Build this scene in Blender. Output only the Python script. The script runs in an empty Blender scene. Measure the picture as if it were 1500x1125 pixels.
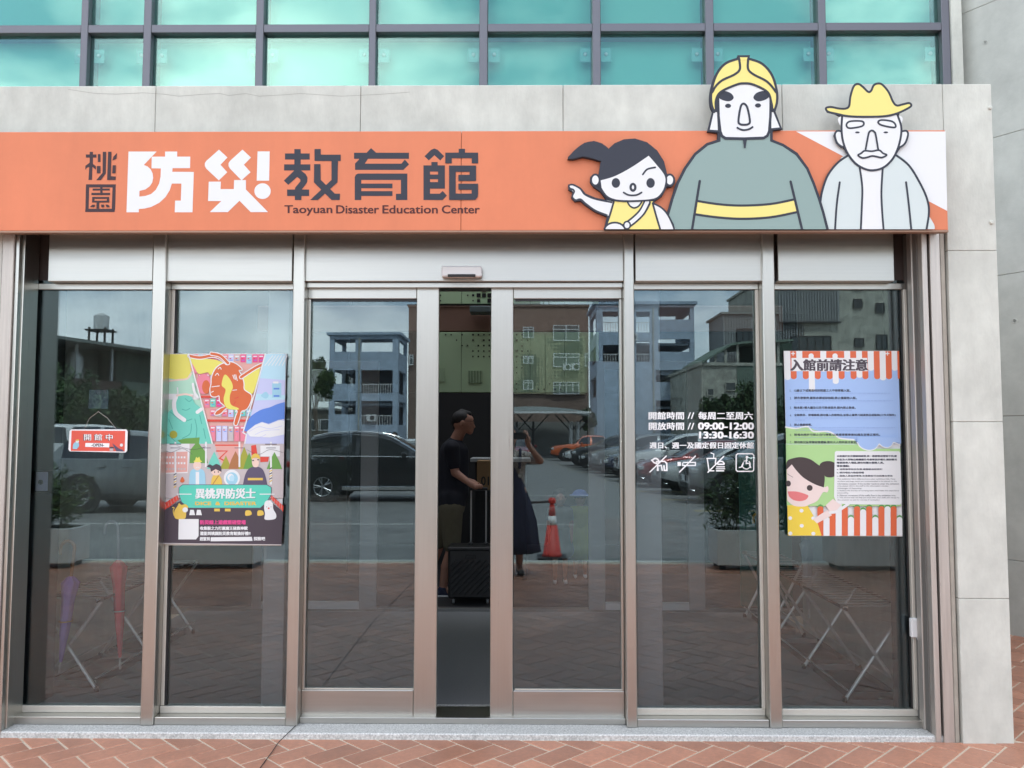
import bpy, bmesh, math, random
from mathutils import Vector, Matrix, noise as mnoise
R = math.radians
random.seed(7)
SC = bpy.context.scene
COL = SC.collection
PI = math.pi

# ---------------------------------------------------------------- camera
FPX = 1210.0
CAM = Vector((0.0, -4.38, 1.58))
PITCH, YAW, ROLL = R(3.55), math.atan(11/1210), R(.08)
ROT = Matrix.Rotation(YAW, 3, 'Z') @ Matrix.Rotation(PI/2+PITCH, 3, 'X') @ Matrix.Rotation(ROLL, 3, 'Z')
cd = bpy.data.cameras.new('camera'); cam = bpy.data.objects.new('camera', cd); COL.objects.link(cam)
cam.matrix_world = Matrix.Translation(CAM) @ ROT.to_4x4()
cd.sensor_width = 36; cd.lens = FPX/1500*36; cd.clip_start = .01; cd.clip_end = 2000
SC.camera = cam
# ---------------------------------------------------------------- world
SUN_EL, SUN_AZ = 58, 22
w = bpy.data.worlds.new('World'); SC.world = w; w.use_nodes = True
nt = w.node_tree; N = nt.nodes; L = nt.links
bg = N['Background']; bg.inputs[1].default_value = .15
sky = N.new('ShaderNodeTexSky'); sky.sky_type = 'NISHITA'; sky.sun_disc = False
sky.sun_elevation = R(SUN_EL); sky.sun_rotation = R(SUN_AZ); sky.air_density = 1.0; sky.dust_density = 1.5; sky.ozone_density = 1.5
tc = N.new('ShaderNodeTexCoord'); mp = N.new('ShaderNodeMapping'); mp.inputs['Scale'].default_value = (1, 1, 2.1)
mp.inputs['Location'].default_value = (3.1, .4, 0)
L.new(tc.outputs['Generated'], mp.inputs[0])
nz = N.new('ShaderNodeTexNoise'); nz.inputs['Scale'].default_value = 3.3; nz.inputs['Detail'].default_value = 9; nz.inputs['Roughness'].default_value = .52
nz.inputs['Distortion'].default_value = .25
L.new(mp.outputs[0], nz.inputs['Vector'])
cr = N.new('ShaderNodeValToRGB'); cr.color_ramp.elements[0].position = .43; cr.color_ramp.elements[1].position = .57
cr.color_ramp.elements[0].color = (.12, .12, .12, 1); cr.color_ramp.elements[1].color = (.97, .97, .97, 1)
L.new(nz.outputs[0], cr.inputs[0])
nz2 = N.new('ShaderNodeTexNoise'); nz2.inputs['Scale'].default_value = 3.4; nz2.inputs['Detail'].default_value = 7
L.new(mp.outputs[0], nz2.inputs['Vector'])
cr2 = N.new('ShaderNodeValToRGB'); cr2.color_ramp.elements[0].position = .34; cr2.color_ramp.elements[1].position = .68
cr2.color_ramp.elements[0].color = (5.0, 5.6, 6.6, 1); cr2.color_ramp.elements[1].color = (13.5, 13.4, 13.1, 1)
L.new(nz2.outputs[0], cr2.inputs[0])
mx = N.new('ShaderNodeMixRGB'); L.new(cr.outputs[0], mx.inputs[0]); L.new(sky.outputs[0], mx.inputs[1]); L.new(cr2.outputs[0], mx.inputs[2])
L.new(mx.outputs[0], bg.inputs[0])
# ---------------------------------------------------------------- sun
sl = bpy.data.lights.new('sun', 'SUN'); sl.energy = 2.6; sl.angle = R(8); sl.color = (1, .96, .9)
so = bpy.data.objects.new('sun', sl); COL.objects.link(so)
a = R(SUN_AZ); e = R(SUN_EL)
sd = Vector((math.sin(a)*math.cos(e), math.cos(a)*math.cos(e), math.sin(e)))   # towards the sun
so.rotation_euler = (-sd).to_track_quat('-Z', 'Y').to_euler()
vs = SC.view_settings; vs.view_transform = 'Standard'; vs.look = 'None'; vs.exposure = 1.25; vs.gamma = 1; vs.use_curve_mapping = False
SC.cycles.max_bounces = 8; SC.cycles.transparent_max_bounces = 12; SC.cycles.caustics_reflective = False; SC.cycles.caustics_refractive = False

YG = .22                                                 # plane of the entrance glass
def ray(px, py): return ROT @ Vector(((px-750)/FPX, -(py-562.5)/FPX, -1))
def P(px, py, Y):
    d = ray(px, py); return CAM + d*((Y-CAM.y)/d.y)
def G(px, py, z=0):
    d = ray(px, py); return CAM + d*((z-CAM.z)/d.z)
def M(px, py, D):                                        # a point in the street behind the photographer, seen mirrored in the glass
    p = P(px, py, CAM.y+D); return Vector((p.x, 2*YG-p.y, p.z))
def RG(px, py, z=0):
    p = G(px, py, z); return Vector((p.x, 2*YG-p.y, z))

# ---------------------------------------------------------------- materials
MT = {}
def s2l(c): return tuple((x/255/12.92 if x <= 10 else ((x/255+.055)/1.055)**2.4) for x in c)
def mat(name, col, rough=.6, metal=0, var=.0, scale=8, bump=0, bscale=60, spec=.5, coat=0, stretch=None, dark=None, island=0, emit=None, blot=0):
    if name in MT: return MT[name]
    m = bpy.data.materials.new(name); m.use_nodes = True; n = m.node_tree.nodes; l = m.node_tree.links
    b = n['Principled BSDF']; b.inputs['Roughness'].default_value = rough; b.inputs['Metallic'].default_value = metal
    b.inputs['Specular IOR Level'].default_value = spec; b.inputs['Coat Weight'].default_value = coat
    b.inputs['Base Color'].default_value = (*col, 1)
    g = n.new('ShaderNodeNewGeometry'); mpn = n.new('ShaderNodeMapping'); l.new(g.outputs['Position'], mpn.inputs[0])
    if stretch: mpn.inputs['Scale'].default_value = stretch
    last = None
    if var:
        t = n.new('ShaderNodeTexNoise'); t.inputs['Scale'].default_value = scale; t.inputs['Detail'].default_value = 8; t.inputs['Roughness'].default_value = .6
        l.new(mpn.outputs[0], t.inputs['Vector'])
        r = n.new('ShaderNodeMapRange'); r.inputs[1].default_value = .25; r.inputs[2].default_value = .75; r.inputs[3].default_value = 1-var; r.inputs[4].default_value = 1+var
        l.new(t.outputs[0], r.inputs[0])
        mm = n.new('ShaderNodeMixRGB'); mm.blend_type = 'MULTIPLY'; mm.inputs[0].default_value = 1; mm.inputs[1].default_value = (*col, 1)
        l.new(r.outputs[0], mm.inputs[2]); last = mm
        rr = n.new('ShaderNodeMapRange'); rr.inputs[3].default_value = max(.02, rough-.1); rr.inputs[4].default_value = min(1, rough+.1)
        l.new(t.outputs[0], rr.inputs[0]); l.new(rr.outputs[0], b.inputs['Roughness'])
    if blot:                                             # larger damp / grime blotches
        t3 = n.new('ShaderNodeTexNoise'); t3.inputs['Scale'].default_value = 1.7; t3.inputs['Detail'].default_value = 10; t3.inputs['Roughness'].default_value = .68
        l.new(g.outputs['Position'], t3.inputs['Vector'])
        r3 = n.new('ShaderNodeMapRange'); r3.inputs[1].default_value = .35; r3.inputs[2].default_value = .66; r3.inputs[3].default_value = 1-blot; r3.inputs[4].default_value = 1+blot*.5
        l.new(t3.outputs[0], r3.inputs[0])
        m3 = n.new('ShaderNodeMixRGB'); m3.blend_type = 'MULTIPLY'; m3.inputs[0].default_value = 1
        if last: l.new(last.outputs[0], m3.inputs[1])
        else: m3.inputs[1].default_value = (*col, 1)
        l.new(r3.outputs[0], m3.inputs[2]); last = m3
    if island:
        oi = n.new('ShaderNodeObjectInfo'); ad = n.new('ShaderNodeMath'); ad.operation = 'ADD'; fr = n.new('ShaderNodeMath'); fr.operation = 'FRACT'
        l.new(oi.outputs['Random'], ad.inputs[0]); l.new(g.outputs['Random Per Island'], ad.inputs[1]); l.new(ad.outputs[0], fr.inputs[0])
        r2 = n.new('ShaderNodeMapRange'); r2.inputs[3].default_value = 1-island; r2.inputs[4].default_value = 1+island; l.new(fr.outputs[0], r2.inputs[0])
        m2 = n.new('ShaderNodeMixRGB'); m2.blend_type = 'MULTIPLY'; m2.inputs[0].default_value = 1
        if last: l.new(last.outputs[0], m2.inputs[1])
        else: m2.inputs[1].default_value = (*col, 1)
        l.new(r2.outputs[0], m2.inputs[2]); last = m2
    if last: l.new(last.outputs[0], b.inputs['Base Color'])
    if bump:
        t2 = n.new('ShaderNodeTexNoise'); t2.inputs['Scale'].default_value = bscale; t2.inputs['Detail'].default_value = 6
        l.new(mpn.outputs[0], t2.inputs['Vector'])
        bp = n.new('ShaderNodeBump'); bp.inputs['Strength'].default_value = bump; bp.inputs['Distance'].default_value = .004
        l.new(t2.outputs[0], bp.inputs['Height']); l.new(bp.outputs[0], b.inputs['Normal'])
    MT[name] = m; return m
def glassmat(name, refl=.14, tint=(.86, .90, .91), gtint=(.93, .98, 1.0), fres=True, wav=0):
    m = bpy.data.materials.new(name); m.use_nodes = True; n = m.node_tree.nodes; l = m.node_tree.links
    n.remove(n['Principled BSDF']); out = n['Material Output']
    t = n.new('ShaderNodeBsdfTransparent'); t.inputs[0].default_value = (*tint, 1)
    g = n.new('ShaderNodeBsdfGlossy'); g.inputs['Roughness'].default_value = 0; g.inputs['Color'].default_value = (*gtint, 1)
    x = n.new('ShaderNodeMixShader'); l.new(t.outputs[0], x.inputs[1]); l.new(g.outputs[0], x.inputs[2]); l.new(x.outputs[0], out.inputs[0])
    if wav:
        tn = n.new('ShaderNodeTexNoise'); tn.inputs['Scale'].default_value = 1.3; gp = n.new('ShaderNodeNewGeometry'); l.new(gp.outputs['Position'], tn.inputs['Vector'])
        bp = n.new('ShaderNodeBump'); bp.inputs['Strength'].default_value = wav; bp.inputs['Distance'].default_value = .01
        l.new(tn.outputs[0], bp.inputs['Height']); l.new(bp.outputs[0], g.inputs['Normal'])
    lw = n.new('ShaderNodeFresnel'); lw.inputs['IOR'].default_value = 1.45
    ad = n.new('ShaderNodeMath'); ad.operation = 'ADD'; ad.inputs[1].default_value = refl-.034; ad.use_clamp = True
    l.new(lw.outputs[0], ad.inputs[0]); l.new(ad.outputs[0], x.inputs[0])
    MT[name] = m; return m

concrete = mat('fair_faced_concrete', (.565, .575, .52), .85, var=.10, scale=12, bump=.4, bscale=90, blot=.18, stretch=(1, 1, .4))
concrete2 = mat('grey_concrete_wall', (.45, .465, .43), .85, var=.07, scale=6, bump=.3, bscale=70, blot=.16)
joint = mat('joint_dark', (.13, .125, .115), .9)
steel = mat('brushed_stainless', (.50, .487, .448), .31, 1, var=.04, scale=5, stretch=(20, 20, .35), bump=.025, bscale=8)
steelh = mat('brushed_stainless_rail', (.48, .47, .436), .32, 1, var=.04, scale=5, stretch=(.35, 20, 20), bump=.025, bscale=8)
steeld = mat('aged_steel_channel', (.50, .46, .42), .5, .75, var=.16, scale=4, stretch=(14, 14, .6), bump=.2, bscale=20)
chrome = mat('chrome_tube', (.62, .62, .61), .3, .35)
bead = mat('pale_bead', (.62, .59, .52), .45, .4, var=.05, scale=9)
gasket = mat('black_gasket', (.012, .012, .013), .5)
granite = mat('speckled_granite', (.54, .54, .52), .5, var=.55, scale=115, bump=.1, bscale=200, blot=.12)
brickm = mat('red_paver', (.45, .21, .135), .45, var=.18, scale=38, bump=.6, bscale=160, island=.17, blot=.20)
mortar = mat('cream_mortar', (.60, .50, .39), .95, var=.2, scale=70, bump=.5, bscale=200)
asphalt = mat('worn_asphalt', (.20, .197, .19), .65, var=.22, scale=30, bump=.4, bscale=120, blot=.28)
orange = mat('orange_sign_face', (.66, .215, .112), .6, spec=.25, var=.05, scale=2.2, blot=.06, stretch=(3, 1, .5))
white = mat('white_sign_face', (.72, .73, .73), .5, spec=.3)
whitep = mat('white_vinyl', (.86, .86, .86), .5)
inkd = mat('slate_ink', (.045, .050, .066), .6, spec=.2)
inkm = mat('maroon_ink', (.085, .032, .034), .6, spec=.2)
yellow = mat('yellow_print', (.80, .69, .235), .6, spec=.2)
sage = mat('sage_print', (.26, .355, .335), .6, spec=.2)
pale = mat('pale_print', (.58, .645, .635), .6, spec=.2)
signedge = mat('sign_edge', (.32, .20, .14), .5, .3)
soffit = mat('dark_soffit', (.05, .035, .03), .6)
framegrey = mat('curtain_frame', (.135, .135, .155), .42, .5, var=.04, scale=8)
teal = mat('teal_spandrel', (.20, .62, .545), .5, var=.03, scale=2)
clear = glassmat('entrance_glass', .086, tint=(.865, .895, .90), gtint=(.76, .94, 1.0), wav=.02)
clear_in = glassmat('inner_glass', .035, tint=(.96, .975, .975))
upper = glassmat('curtain_glass', .11, tint=(.88, .99, .965), gtint=(.66, .95, .86), wav=.05)
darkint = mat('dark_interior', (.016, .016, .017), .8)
carpet = mat('grey_door_mat', (.245, .25, .255), .95, var=.3, scale=300, bump=.4, bscale=500)
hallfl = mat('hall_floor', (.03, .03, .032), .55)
green = mat('green_panel', (.48, .66, .41), .6)
brown = mat('brown_soffit', (.22, .125, .09), .7)
black = mat('matt_black', (.010, .010, .011), .55)
skin = mat('skin', (.42, .21, .145), .55, var=.06, scale=20)
hairm = mat('black_hair', (.012, .010, .010), .55, bump=.5, bscale=300)

# ---------------------------------------------------------------- object helpers
def tag(o, label=None, cat=None, group=None, kind=None):
    if label: o['label'] = label
    if cat: o['category'] = cat
    if group: o['group'] = group
    if kind: o['kind'] = kind
    return o
def empty(name, loc=(0, 0, 0), label=None, cat=None, group=None, rz=0):
    o = bpy.data.objects.new(name, None); COL.objects.link(o); o.location = loc; o.rotation_euler[2] = rz; o.empty_display_size = .1
    return tag(o, label, cat, group)
class MB:
    """collects shapes into one mesh; world coordinates, or local to the parent when local=True"""
    def __init__(s): s.v = []; s.f = []; s.m = []; s.mats = []
    def mi(s, m):
        if m not in s.mats: s.mats.append(m)
        return s.mats.index(m)
    def add(s, vs, fs, m):
        k = len(s.v); i = s.mi(m); s.v += [tuple(v) for v in vs]
        for f in fs: s.f.append(tuple(k+j for j in f)); s.m.append(i)
    def box(s, x0, x1, y0, y1, z0, z1, m, M4=None):
        vs = [Vector((x, y, z)) for z in (z0, z1) for y in (y0, y1) for x in (x0, x1)]
        if M4: vs = [M4 @ v for v in vs]
        s.add(vs, [(0, 2, 3, 1), (4, 5, 7, 6), (0, 1, 5, 4), (2, 6, 7, 3), (0, 4, 6, 2), (1, 3, 7, 5)], m)
    def bev(s, x0, x1, y0, y1, z0, z1, m, b=.004, M4=None):
        """box with chamfered edges"""
        X = (x0, x0+b, x1-b, x1); Y = (y0, y0+b, y1-b, y1); Z = (z0, z0+b, z1-b, z1)
        vs = []; idx = {}
        def vid(i, j, k):
            if (i, j, k) not in idx:
                idx[(i, j, k)] = len(vs); q = Vector((X[i], Y[j], Z[k])); vs.append(M4 @ q if M4 else q)
            return idx[(i, j, k)]
        fs = []
        for a_, (A, B) in enumerate((((1), (2)), ((1), (2)), ((1), (2)))):
            for e_ in (0, 3):
                c = []
                for (u, v) in ((1, 1), (2, 1), (2, 2), (1, 2)):
                    t = [0, 0, 0]; t[a_] = e_; t[(a_+1) % 3] = u; t[(a_+2) % 3] = v; c.append(vid(*t))
                fs.append(tuple(c) if e_ else tuple(reversed(c)))
        for a_ in range(3):                                     # edges
            for p in (0, 3):
                for q in (0, 3):
                    b_, c_ = (a_+1) % 3, (a_+2) % 3; r = []
                    for (t_, pb, qc) in ((1, p, 1 if q == 0 else 2), (2, p, 1 if q == 0 else 2), (2, 1 if p == 0 else 2, q), (1, 1 if p == 0 else 2, q)):
                        t = [0, 0, 0]; t[a_] = t_; t[b_] = pb; t[c_] = qc; r.append(vid(*t))
                    if (p == 0) == (q == 0): r.reverse()
                    fs.append(tuple(r))
        for p in (0, 3):
            for q in (0, 3):
                for r in (0, 3):
                    i1 = lambda t: 1 if t == 0 else 2
                    c = [vid(p, i1(q), i1(r)), vid(i1(p), q, i1(r)), vid(i1(p), i1(q), r)]
                    if (p == 3) ^ (q == 3) ^ (r == 3): pass
                    else: c.reverse()
                    fs.append(tuple(c))
        s.add(vs, fs, m)
    def tube(s, pts, r, m, n=8, r2=None, cap=True):
        pts = [Vector(p) for p in pts]; vs = []; fs = []
        up = Vector((0, 0, 1)); pr = None
        for i, p in enumerate(pts):
            d = (pts[min(i+1, len(pts)-1)]-pts[max(i-1, 0)]).normalized()
            if pr is None: pr = d.cross(up if abs(d.z) < .9 else Vector((1, 0, 0))).normalized()
            pr = (pr-d*pr.dot(d)).normalized(); q = d.cross(pr)
            rr = r if r2 is None else r+(r2-r)*i/(len(pts)-1)
            if isinstance(r, (list, tuple)): rr = r[i]
            for k in range(n):
                t = 2*PI*k/n; vs.append(p+(pr*math.cos(t)+q*math.sin(t))*rr)
        for i in range(len(pts)-1):
            for k in range(n):
                k2 = (k+1) % n; fs.append((i*n+k, i*n+k2, (i+1)*n+k2, (i+1)*n+k))
        if cap: fs.append(tuple(reversed(range(n)))); fs.append(tuple((len(pts)-1)*n+k for k in range(n)))
        s.add(vs, fs, m)
    def lathe(s, prof, m, n=20, M4=None):
        """prof: (r, z)"""
        vs = []; fs = []
        for r, z in prof:
            for k in range(n):
                t = 2*PI*k/n; q = Vector((r*math.cos(t), r*math.sin(t), z)); vs.append(M4 @ q if M4 else q)
        for i in range(len(prof)-1):
            for k in range(n):
                k2 = (k+1) % n; fs.append((i*n+k, i*n+k2, (i+1)*n+k2, (i+1)*n+k))
        fs.append(tuple(reversed(range(n)))); fs.append(tuple((len(prof)-1)*n+k for k in range(n)))
        s.add(vs, fs, m)
    def prism(s, poly, y0, y1, m):
        """poly in (x, z), extruded along y"""
        n = len(poly); vs = [(x, y0, z) for x, z in poly]+[(x, y1, z) for x, z in poly]
        ar = sum(poly[i][0]*poly[(i+1) % n][1]-poly[(i+1) % n][0]*poly[i][1] for i in range(n))
        f = list(range(n)); b = [n+i for i in range(n)]
        if ar > 0: fs = [tuple(f), tuple(reversed(b))]+[(i, n+i, n+(i+1) % n, (i+1) % n) for i in range(n)]
        else: fs = [tuple(reversed(f)), tuple(b)]+[((i+1) % n, n+(i+1) % n, n+i, i) for i in range(n)]
        s.add(vs, fs, m)
    def build(s, name, parent=None, smooth=False, local=False):
        me = bpy.data.meshes.new(name)
        vs = s.v
        if parent is not None and not local:
            bpy.context.view_layer.update() if False else None
            inv = (Matrix.Translation(parent_loc(parent)) @ Matrix.Rotation(parent_rz(parent), 4, 'Z')).inverted()
            vs = [tuple(inv @ Vector(v)) for v in s.v]
        me.from_pydata(vs, [], s.f); me.update()
        for m in s.mats: me.materials.append(m)
        me.polygons.foreach_set('material_index', s.m)
        if smooth: me.polygons.foreach_set('use_smooth', [True]*len(s.f))
        o = bpy.data.objects.new(name, me); COL.objects.link(o)
        if parent is not None: o.parent = parent
        return o
def parent_loc(p):
    v = Vector((0, 0, 0)); q = p
    while q is not None: v += q.location; q = q.parent
    return v
def parent_rz(p):
    while p.parent is not None: p = p.parent
    return p.rotation_euler[2]
def smooth_by_angle(o, ang=40):
    me = o.data; bm = bmesh.new(); bm.from_mesh(me)
    for f in bm.faces: f.smooth = True
    for e_ in bm.edges:
        if len(e_.link_faces) == 2 and e_.calc_face_angle(0) > R(ang): e_.smooth = False
    bm.to_mesh(me); bm.free(); return o
KIDS = {}
def copy_tree(o, parent=None):
    c = o.copy(); COL.objects.link(c); c.parent = parent
    for ch in list(o.children): copy_tree(ch, c)
    return c
# box from photo pixels on a plane: x from px0/px1 taken at mid height, z from py0/py1 at mid width
def span(px0, px1, py0, py1, Y):
    pm = (py0+py1)/2; xm = (px0+px1)/2
    return P(px0, pm, Y).x, P(px1, pm, Y).x, P(xm, py1, Y).z, P(xm, py0, Y).z

# ---------------------------------------------------------------- flat print helpers
def crom(pts, closed=False, n=6):
    out = []; L_ = len(pts)
    rng = range(L_) if closed else range(L_-1)
    for i in rng:
        g = (lambda k: pts[k % L_]) if closed else (lambda k: pts[max(0, min(L_-1, k))])
        p0, p1, p2, p3 = g(i-1), g(i), g(i+1), g(i+2)
        for k in range(n):
            t = k/n; t2 = t*t; t3 = t2*t
            out.append(tuple(.5*((2*p1[j])+(-p0[j]+p2[j])*t+(2*p0[j]-5*p1[j]+4*p2[j]-p3[j])*t2+(-p0[j]+3*p1[j]-3*p2[j]+p3[j])*t3) for j in (0, 1)))
    if not closed: out.append(tuple(pts[-1]))
    return out
def clipy(poly, ymax):
    out = []
    for i in range(len(poly)):
        a_, b_ = poly[i], poly[(i+1) % len(poly)]
        ia, ib = a_[1] <= ymax, b_[1] <= ymax
        if ia: out.append(a_)
        if ia != ib:
            t = (ymax-a_[1])/(b_[1]-a_[1]); out.append((a_[0]+(b_[0]-a_[0])*t, ymax))
    return out
class Print:
    """flat print laid in thin layers over a board; photo pixels mapped to the board's plane"""
    def __init__(s, Y, org=(0, 0), sc=1.0, step=.0002, ymax=None, warp=None):
        s.mb = MB(); s.Y = Y; s.o = org; s.sc = sc; s.k = 0; s.step = step; s.ymax = ymax; s.warp = warp
    def px(s, p):
        q = (s.o[0]+p[0]/s.sc, s.o[1]+p[1]/s.sc); return s.warp(q) if s.warp else q
    def W(s, q, y): v = P(q[0], q[1], s.Y); return (v.x, y, v.z)
    def raw(s, polys, m):
        s.k += 1; y = s.Y-s.step*s.k
        for poly in polys:
            if s.ymax: poly = clipy(poly, s.ymax)
            if len(poly) < 3: continue
            ar = sum(poly[i][0]*poly[(i+1) % len(poly)][1]-poly[(i+1) % len(poly)][0]*poly[i][1] for i in range(len(poly)))
            if abs(ar) < 1e-6: continue
            if ar > 0: poly = poly[::-1]
            s.mb.add([s.W(q, y) for q in poly], [tuple(range(len(poly)))], m)
    def poly(s, pts, m): s.raw([[s.px(p) for p in pts]], m)
    def blob(s, pts, m, n=6): s.raw([[s.px(p) for p in crom(pts, True, n)]], m)
    def rect(s, x0, y0, x1, y1, m): s.poly([(x0, y0), (x1, y0), (x1, y1), (x0, y1)], m)
    def ell(s, cx, cy, rx, ry, m, n=24, rot=0):
        s.poly([(cx+rx*math.cos(2*PI*k/n)*math.cos(rot)-ry*math.sin(2*PI*k/n)*math.sin(rot), cy+rx*math.cos(2*PI*k/n)*math.sin(rot)+ry*math.sin(2*PI*k/n)*math.cos(rot)) for k in range(n)], m)
    def stroke(s, pts, wd, m, smooth=True, closed=False):
        if smooth and len(pts) > 2: pts = crom(pts, closed, 6)
        if closed: pts = pts+[pts[0]]
        pts = [s.px(p) for p in pts]; h = wd/s.sc/2; polys = []; n = len(pts)
        # one ribbon with mitred joins, so nothing overlaps
        Lf = []; Rt = []
        for i in range(n):
            if closed: a_ = pts[i-1] if i else pts[-2]; b_ = pts[i+1] if i < n-1 else pts[1]
            else: a_ = pts[max(0, i-1)]; b_ = pts[min(n-1, i+1)]
            d1 = (pts[i][0]-a_[0], pts[i][1]-a_[1]); d2 = (b_[0]-pts[i][0], b_[1]-pts[i][1])
            l1 = math.hypot(*d1) or 1; l2 = math.hypot(*d2) or 1
            if not closed and i == 0: t = (d2[0]/l2, d2[1]/l2); k = 1
            elif not closed and i == n-1: t = (d1[0]/l1, d1[1]/l1); k = 1
            else:
                u1 = (d1[0]/l1, d1[1]/l1); u2 = (d2[0]/l2, d2[1]/l2); t = (u1[0]+u2[0], u1[1]+u2[1]); tl = math.hypot(*t) or 1; t = (t[0]/tl, t[1]/tl)
                k = min(1.6, 1/max(.4, t[0]*u1[0]+t[1]*u1[1]))
            nx, ny = -t[1]*h*k, t[0]*h*k
            Lf.append((pts[i][0]+nx, pts[i][1]+ny)); Rt.append((pts[i][0]-nx, pts[i][1]-ny))
        if not closed:
            for (c, o, Ls) in ((pts[0], pts[1], 0), (pts[-1], pts[-2], 1)):
                an = math.atan2(c[1]-o[1], c[0]-o[0]); cap = [(c[0]+h*math.cos(an+a_), c[1]+h*math.sin(an+a_)) for a_ in [(-PI/2+PI*j/6) for j in range(7)]]
                polys.append(cap)
        for i in range(n-1): polys.append([Lf[i], Lf[i+1], Rt[i+1], Rt[i]])
        s.raw(polys, m)
    def text(s, body, x0, y0, x1, y1, m, bold=0, raw=False):
        me = text_mesh(body)
        vx = [v.co.x for v in me.vertices]; vy = [v.co.y for v in me.vertices]
        if not vx: return
        ax, bx, ay, by = min(vx), max(vx), min(vy), max(vy)
        offs = [(0, 0)] if not bold else [(-bold, -bold*.5), (bold, bold*.5), (0, 0), (bold, -bold*.5), (-bold, bold*.5)]
        for ox, oy in offs:
            s.k += 1; y = s.Y-s.step*s.k; vs = []
            for v in me.vertices:
                q = (x0+(v.co.x-ax)/(bx-ax)*(x1-x0)+ox, y1-(v.co.y-ay)/(by-ay)*(y1-y0)+oy)
                vs.append(s.W(s.px(q), y))
            s.mb.add(vs, [tuple(p.vertices) for p in me.polygons], m)
        bpy.data.meshes.remove(me)
    def build(s, name, parent): return s.mb.build(name, parent)
def text_mesh(body):
    c = bpy.data.curves.new('t', 'FONT'); c.body = body; c.resolution_u = 3
    o = bpy.data.objects.new('t', c); COL.objects.link(o); dg = bpy.context.evaluated_depsgraph_get()
    me = bpy.data.meshes.new_from_object(o.evaluated_get(dg), depsgraph=dg); bpy.data.objects.remove(o); bpy.data.curves.remove(c); return me

#=====================================================================
# GROUND
#=====================================================================
EDGE_Y = -5.5                                            # brick paving ends here, car park begins
mb = MB(); mb.add([(-150, -220, -.012), (150, -220, -.012), (150, 30, -.012), (-150, 30, -.012)], [(0, 1, 2, 3)], asphalt)
tag(mb.build('car_park_ground'), kind='structure')
mb = MB(); mb.box(-14, 14, EDGE_Y-.12, 7.5, -.3, -.004, mortar)
pave = tag(mb.build('pavement'), kind='structure')
mb = MB(); mb.bev(-14, 14, EDGE_Y-.24, EDGE_Y-.122, -.2, .004, concrete, .006); tag(mb.build('kerb'), kind='structure')
W_ = .132; J = .006
ex = (math.cos(R(-45)), math.sin(R(-45))); ey = (math.cos(R(45)), math.sin(R(45)))
def toW(u, v): return (u*ex[0]+v*ey[0]-.035, u*ex[1]+v*ey[1]+.055)
def clipP(poly, f):
    out = []
    for i in range(len(poly)):
        a_, b_ = poly[i], poly[(i+1) % len(poly)]; da, db = f(a_), f(b_)
        if da <= 0: out.append(a_)
        if (da <= 0) != (db <= 0):
            t = da/(da-db); out.append((a_[0]+(b_[0]-a_[0])*t, a_[1]+(b_[1]-a_[1])*t))
    return out
def brick_geo(poly, z, mbx):
    n = len(poly); cx = sum(p[0] for p in poly)/n; cy = sum(p[1] for p in poly)/n
    ins = [(p[0]+(cx-p[0])*.03, p[1]+(cy-p[1])*.045) for p in poly]
    vs = [(p[0], p[1], -.02) for p in poly]+[(p[0], p[1], z-.0025) for p in poly]+[(p[0], p[1], z) for p in ins]
    ar = sum(poly[i][0]*poly[(i+1) % n][1]-poly[(i+1) % n][0]*poly[i][1] for i in range(n))
    fs = []
    for i in range(n):
        j = (i+1) % n; fs += [(i, j, n+j, n+i), (n+i, n+j, 2*n+j, 2*n+i)]
    fs.append(tuple(range(2*n, 3*n)))
    if ar < 0: fs = [tuple(reversed(f)) for f in fs]
    mbx.add(vs, fs, brickm)
near = []; far = MB(); WB = Vector((3.95, 2.30)); WD = Vector((.57, -.82)).normalized()
random.seed(3)
for X in range(-150, 150):
    for Y_ in range(-150, 150):
        mth = (X-Y_) % 4
        if mth == 0: q = (X, Y_, X+2, Y_+1)
        elif mth == 2: q = (X, Y_-1, X+1, Y_+1)
        else: continue
        u0, v0, u1, v1 = [t*W_ for t in q]
        c = toW((u0+u1)/2, (v0+v1)/2)
        if not (-13 < c[0] < 13 and EDGE_Y+.02 < c[1] < 7.2): continue
        inside = c[0] < 2.62
        if c[1] > .2 and inside: continue
        j = J*random.uniform(.8, 1.15)
        poly = [toW(u0+j, v0+j), toW(u1-j, v0+j), toW(u1-j, v1-j), toW(u0+j, v1-j)]
        full = True
        cl = poly
        if c[0] < 2.62 and max(p[1] for p in poly) > .012: cl = clipP(cl, lambda p: p[1]-.012); full = False
        elif c[0] < 2.95 and c[1] > .0 and min(p[0] for p in poly) < 2.57: cl = clipP(cl, lambda p: 2.57-p[0]); full = False
        if min(p[1] for p in poly) < EDGE_Y: cl = clipP(cl, lambda p: EDGE_Y-p[1]); full = False
        if len(cl) < 3: continue
        n = len(cl); ar = abs(sum(cl[i][0]*cl[(i+1) % n][1]-cl[(i+1) % n][0]*cl[i][1] for i in range(n)))/2
        if ar < .0008: continue
        z = random.uniform(-.0008, .0012)
        vis = (c[1] > -.62 and c[0] < 2.95 and c[0] > -3.05 and c[1] < .2) or (c[0] > 2.55 and c[0] < 4.1 and c[1] > -.6 and (c[0]-2.55) > (c[1])*.45 and c[1] < 2.4 and c[0] < 2.9+c[1]*.5)
        if vis and len(near) < 298: near.append((cl, full, c, mth, z))
        else: brick_geo(cl, z, far)
protos = {}
for cl, full, c, mth, z in near:
    if full:
        if mth not in protos:
            t = MB(); brick_geo([(p[0]-c[0], p[1]-c[1]) for p in cl], .0, t); o = t.build('brick', pave, local=True); protos[mth] = o.data
        else:
            o = bpy.data.objects.new('brick', protos[mth]); COL.objects.link(o); o.parent = pave
        o.location = (c[0], c[1], z)
    else:
        t = MB(); brick_geo(cl, z, t); o = t.build('brick', pave)
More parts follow.
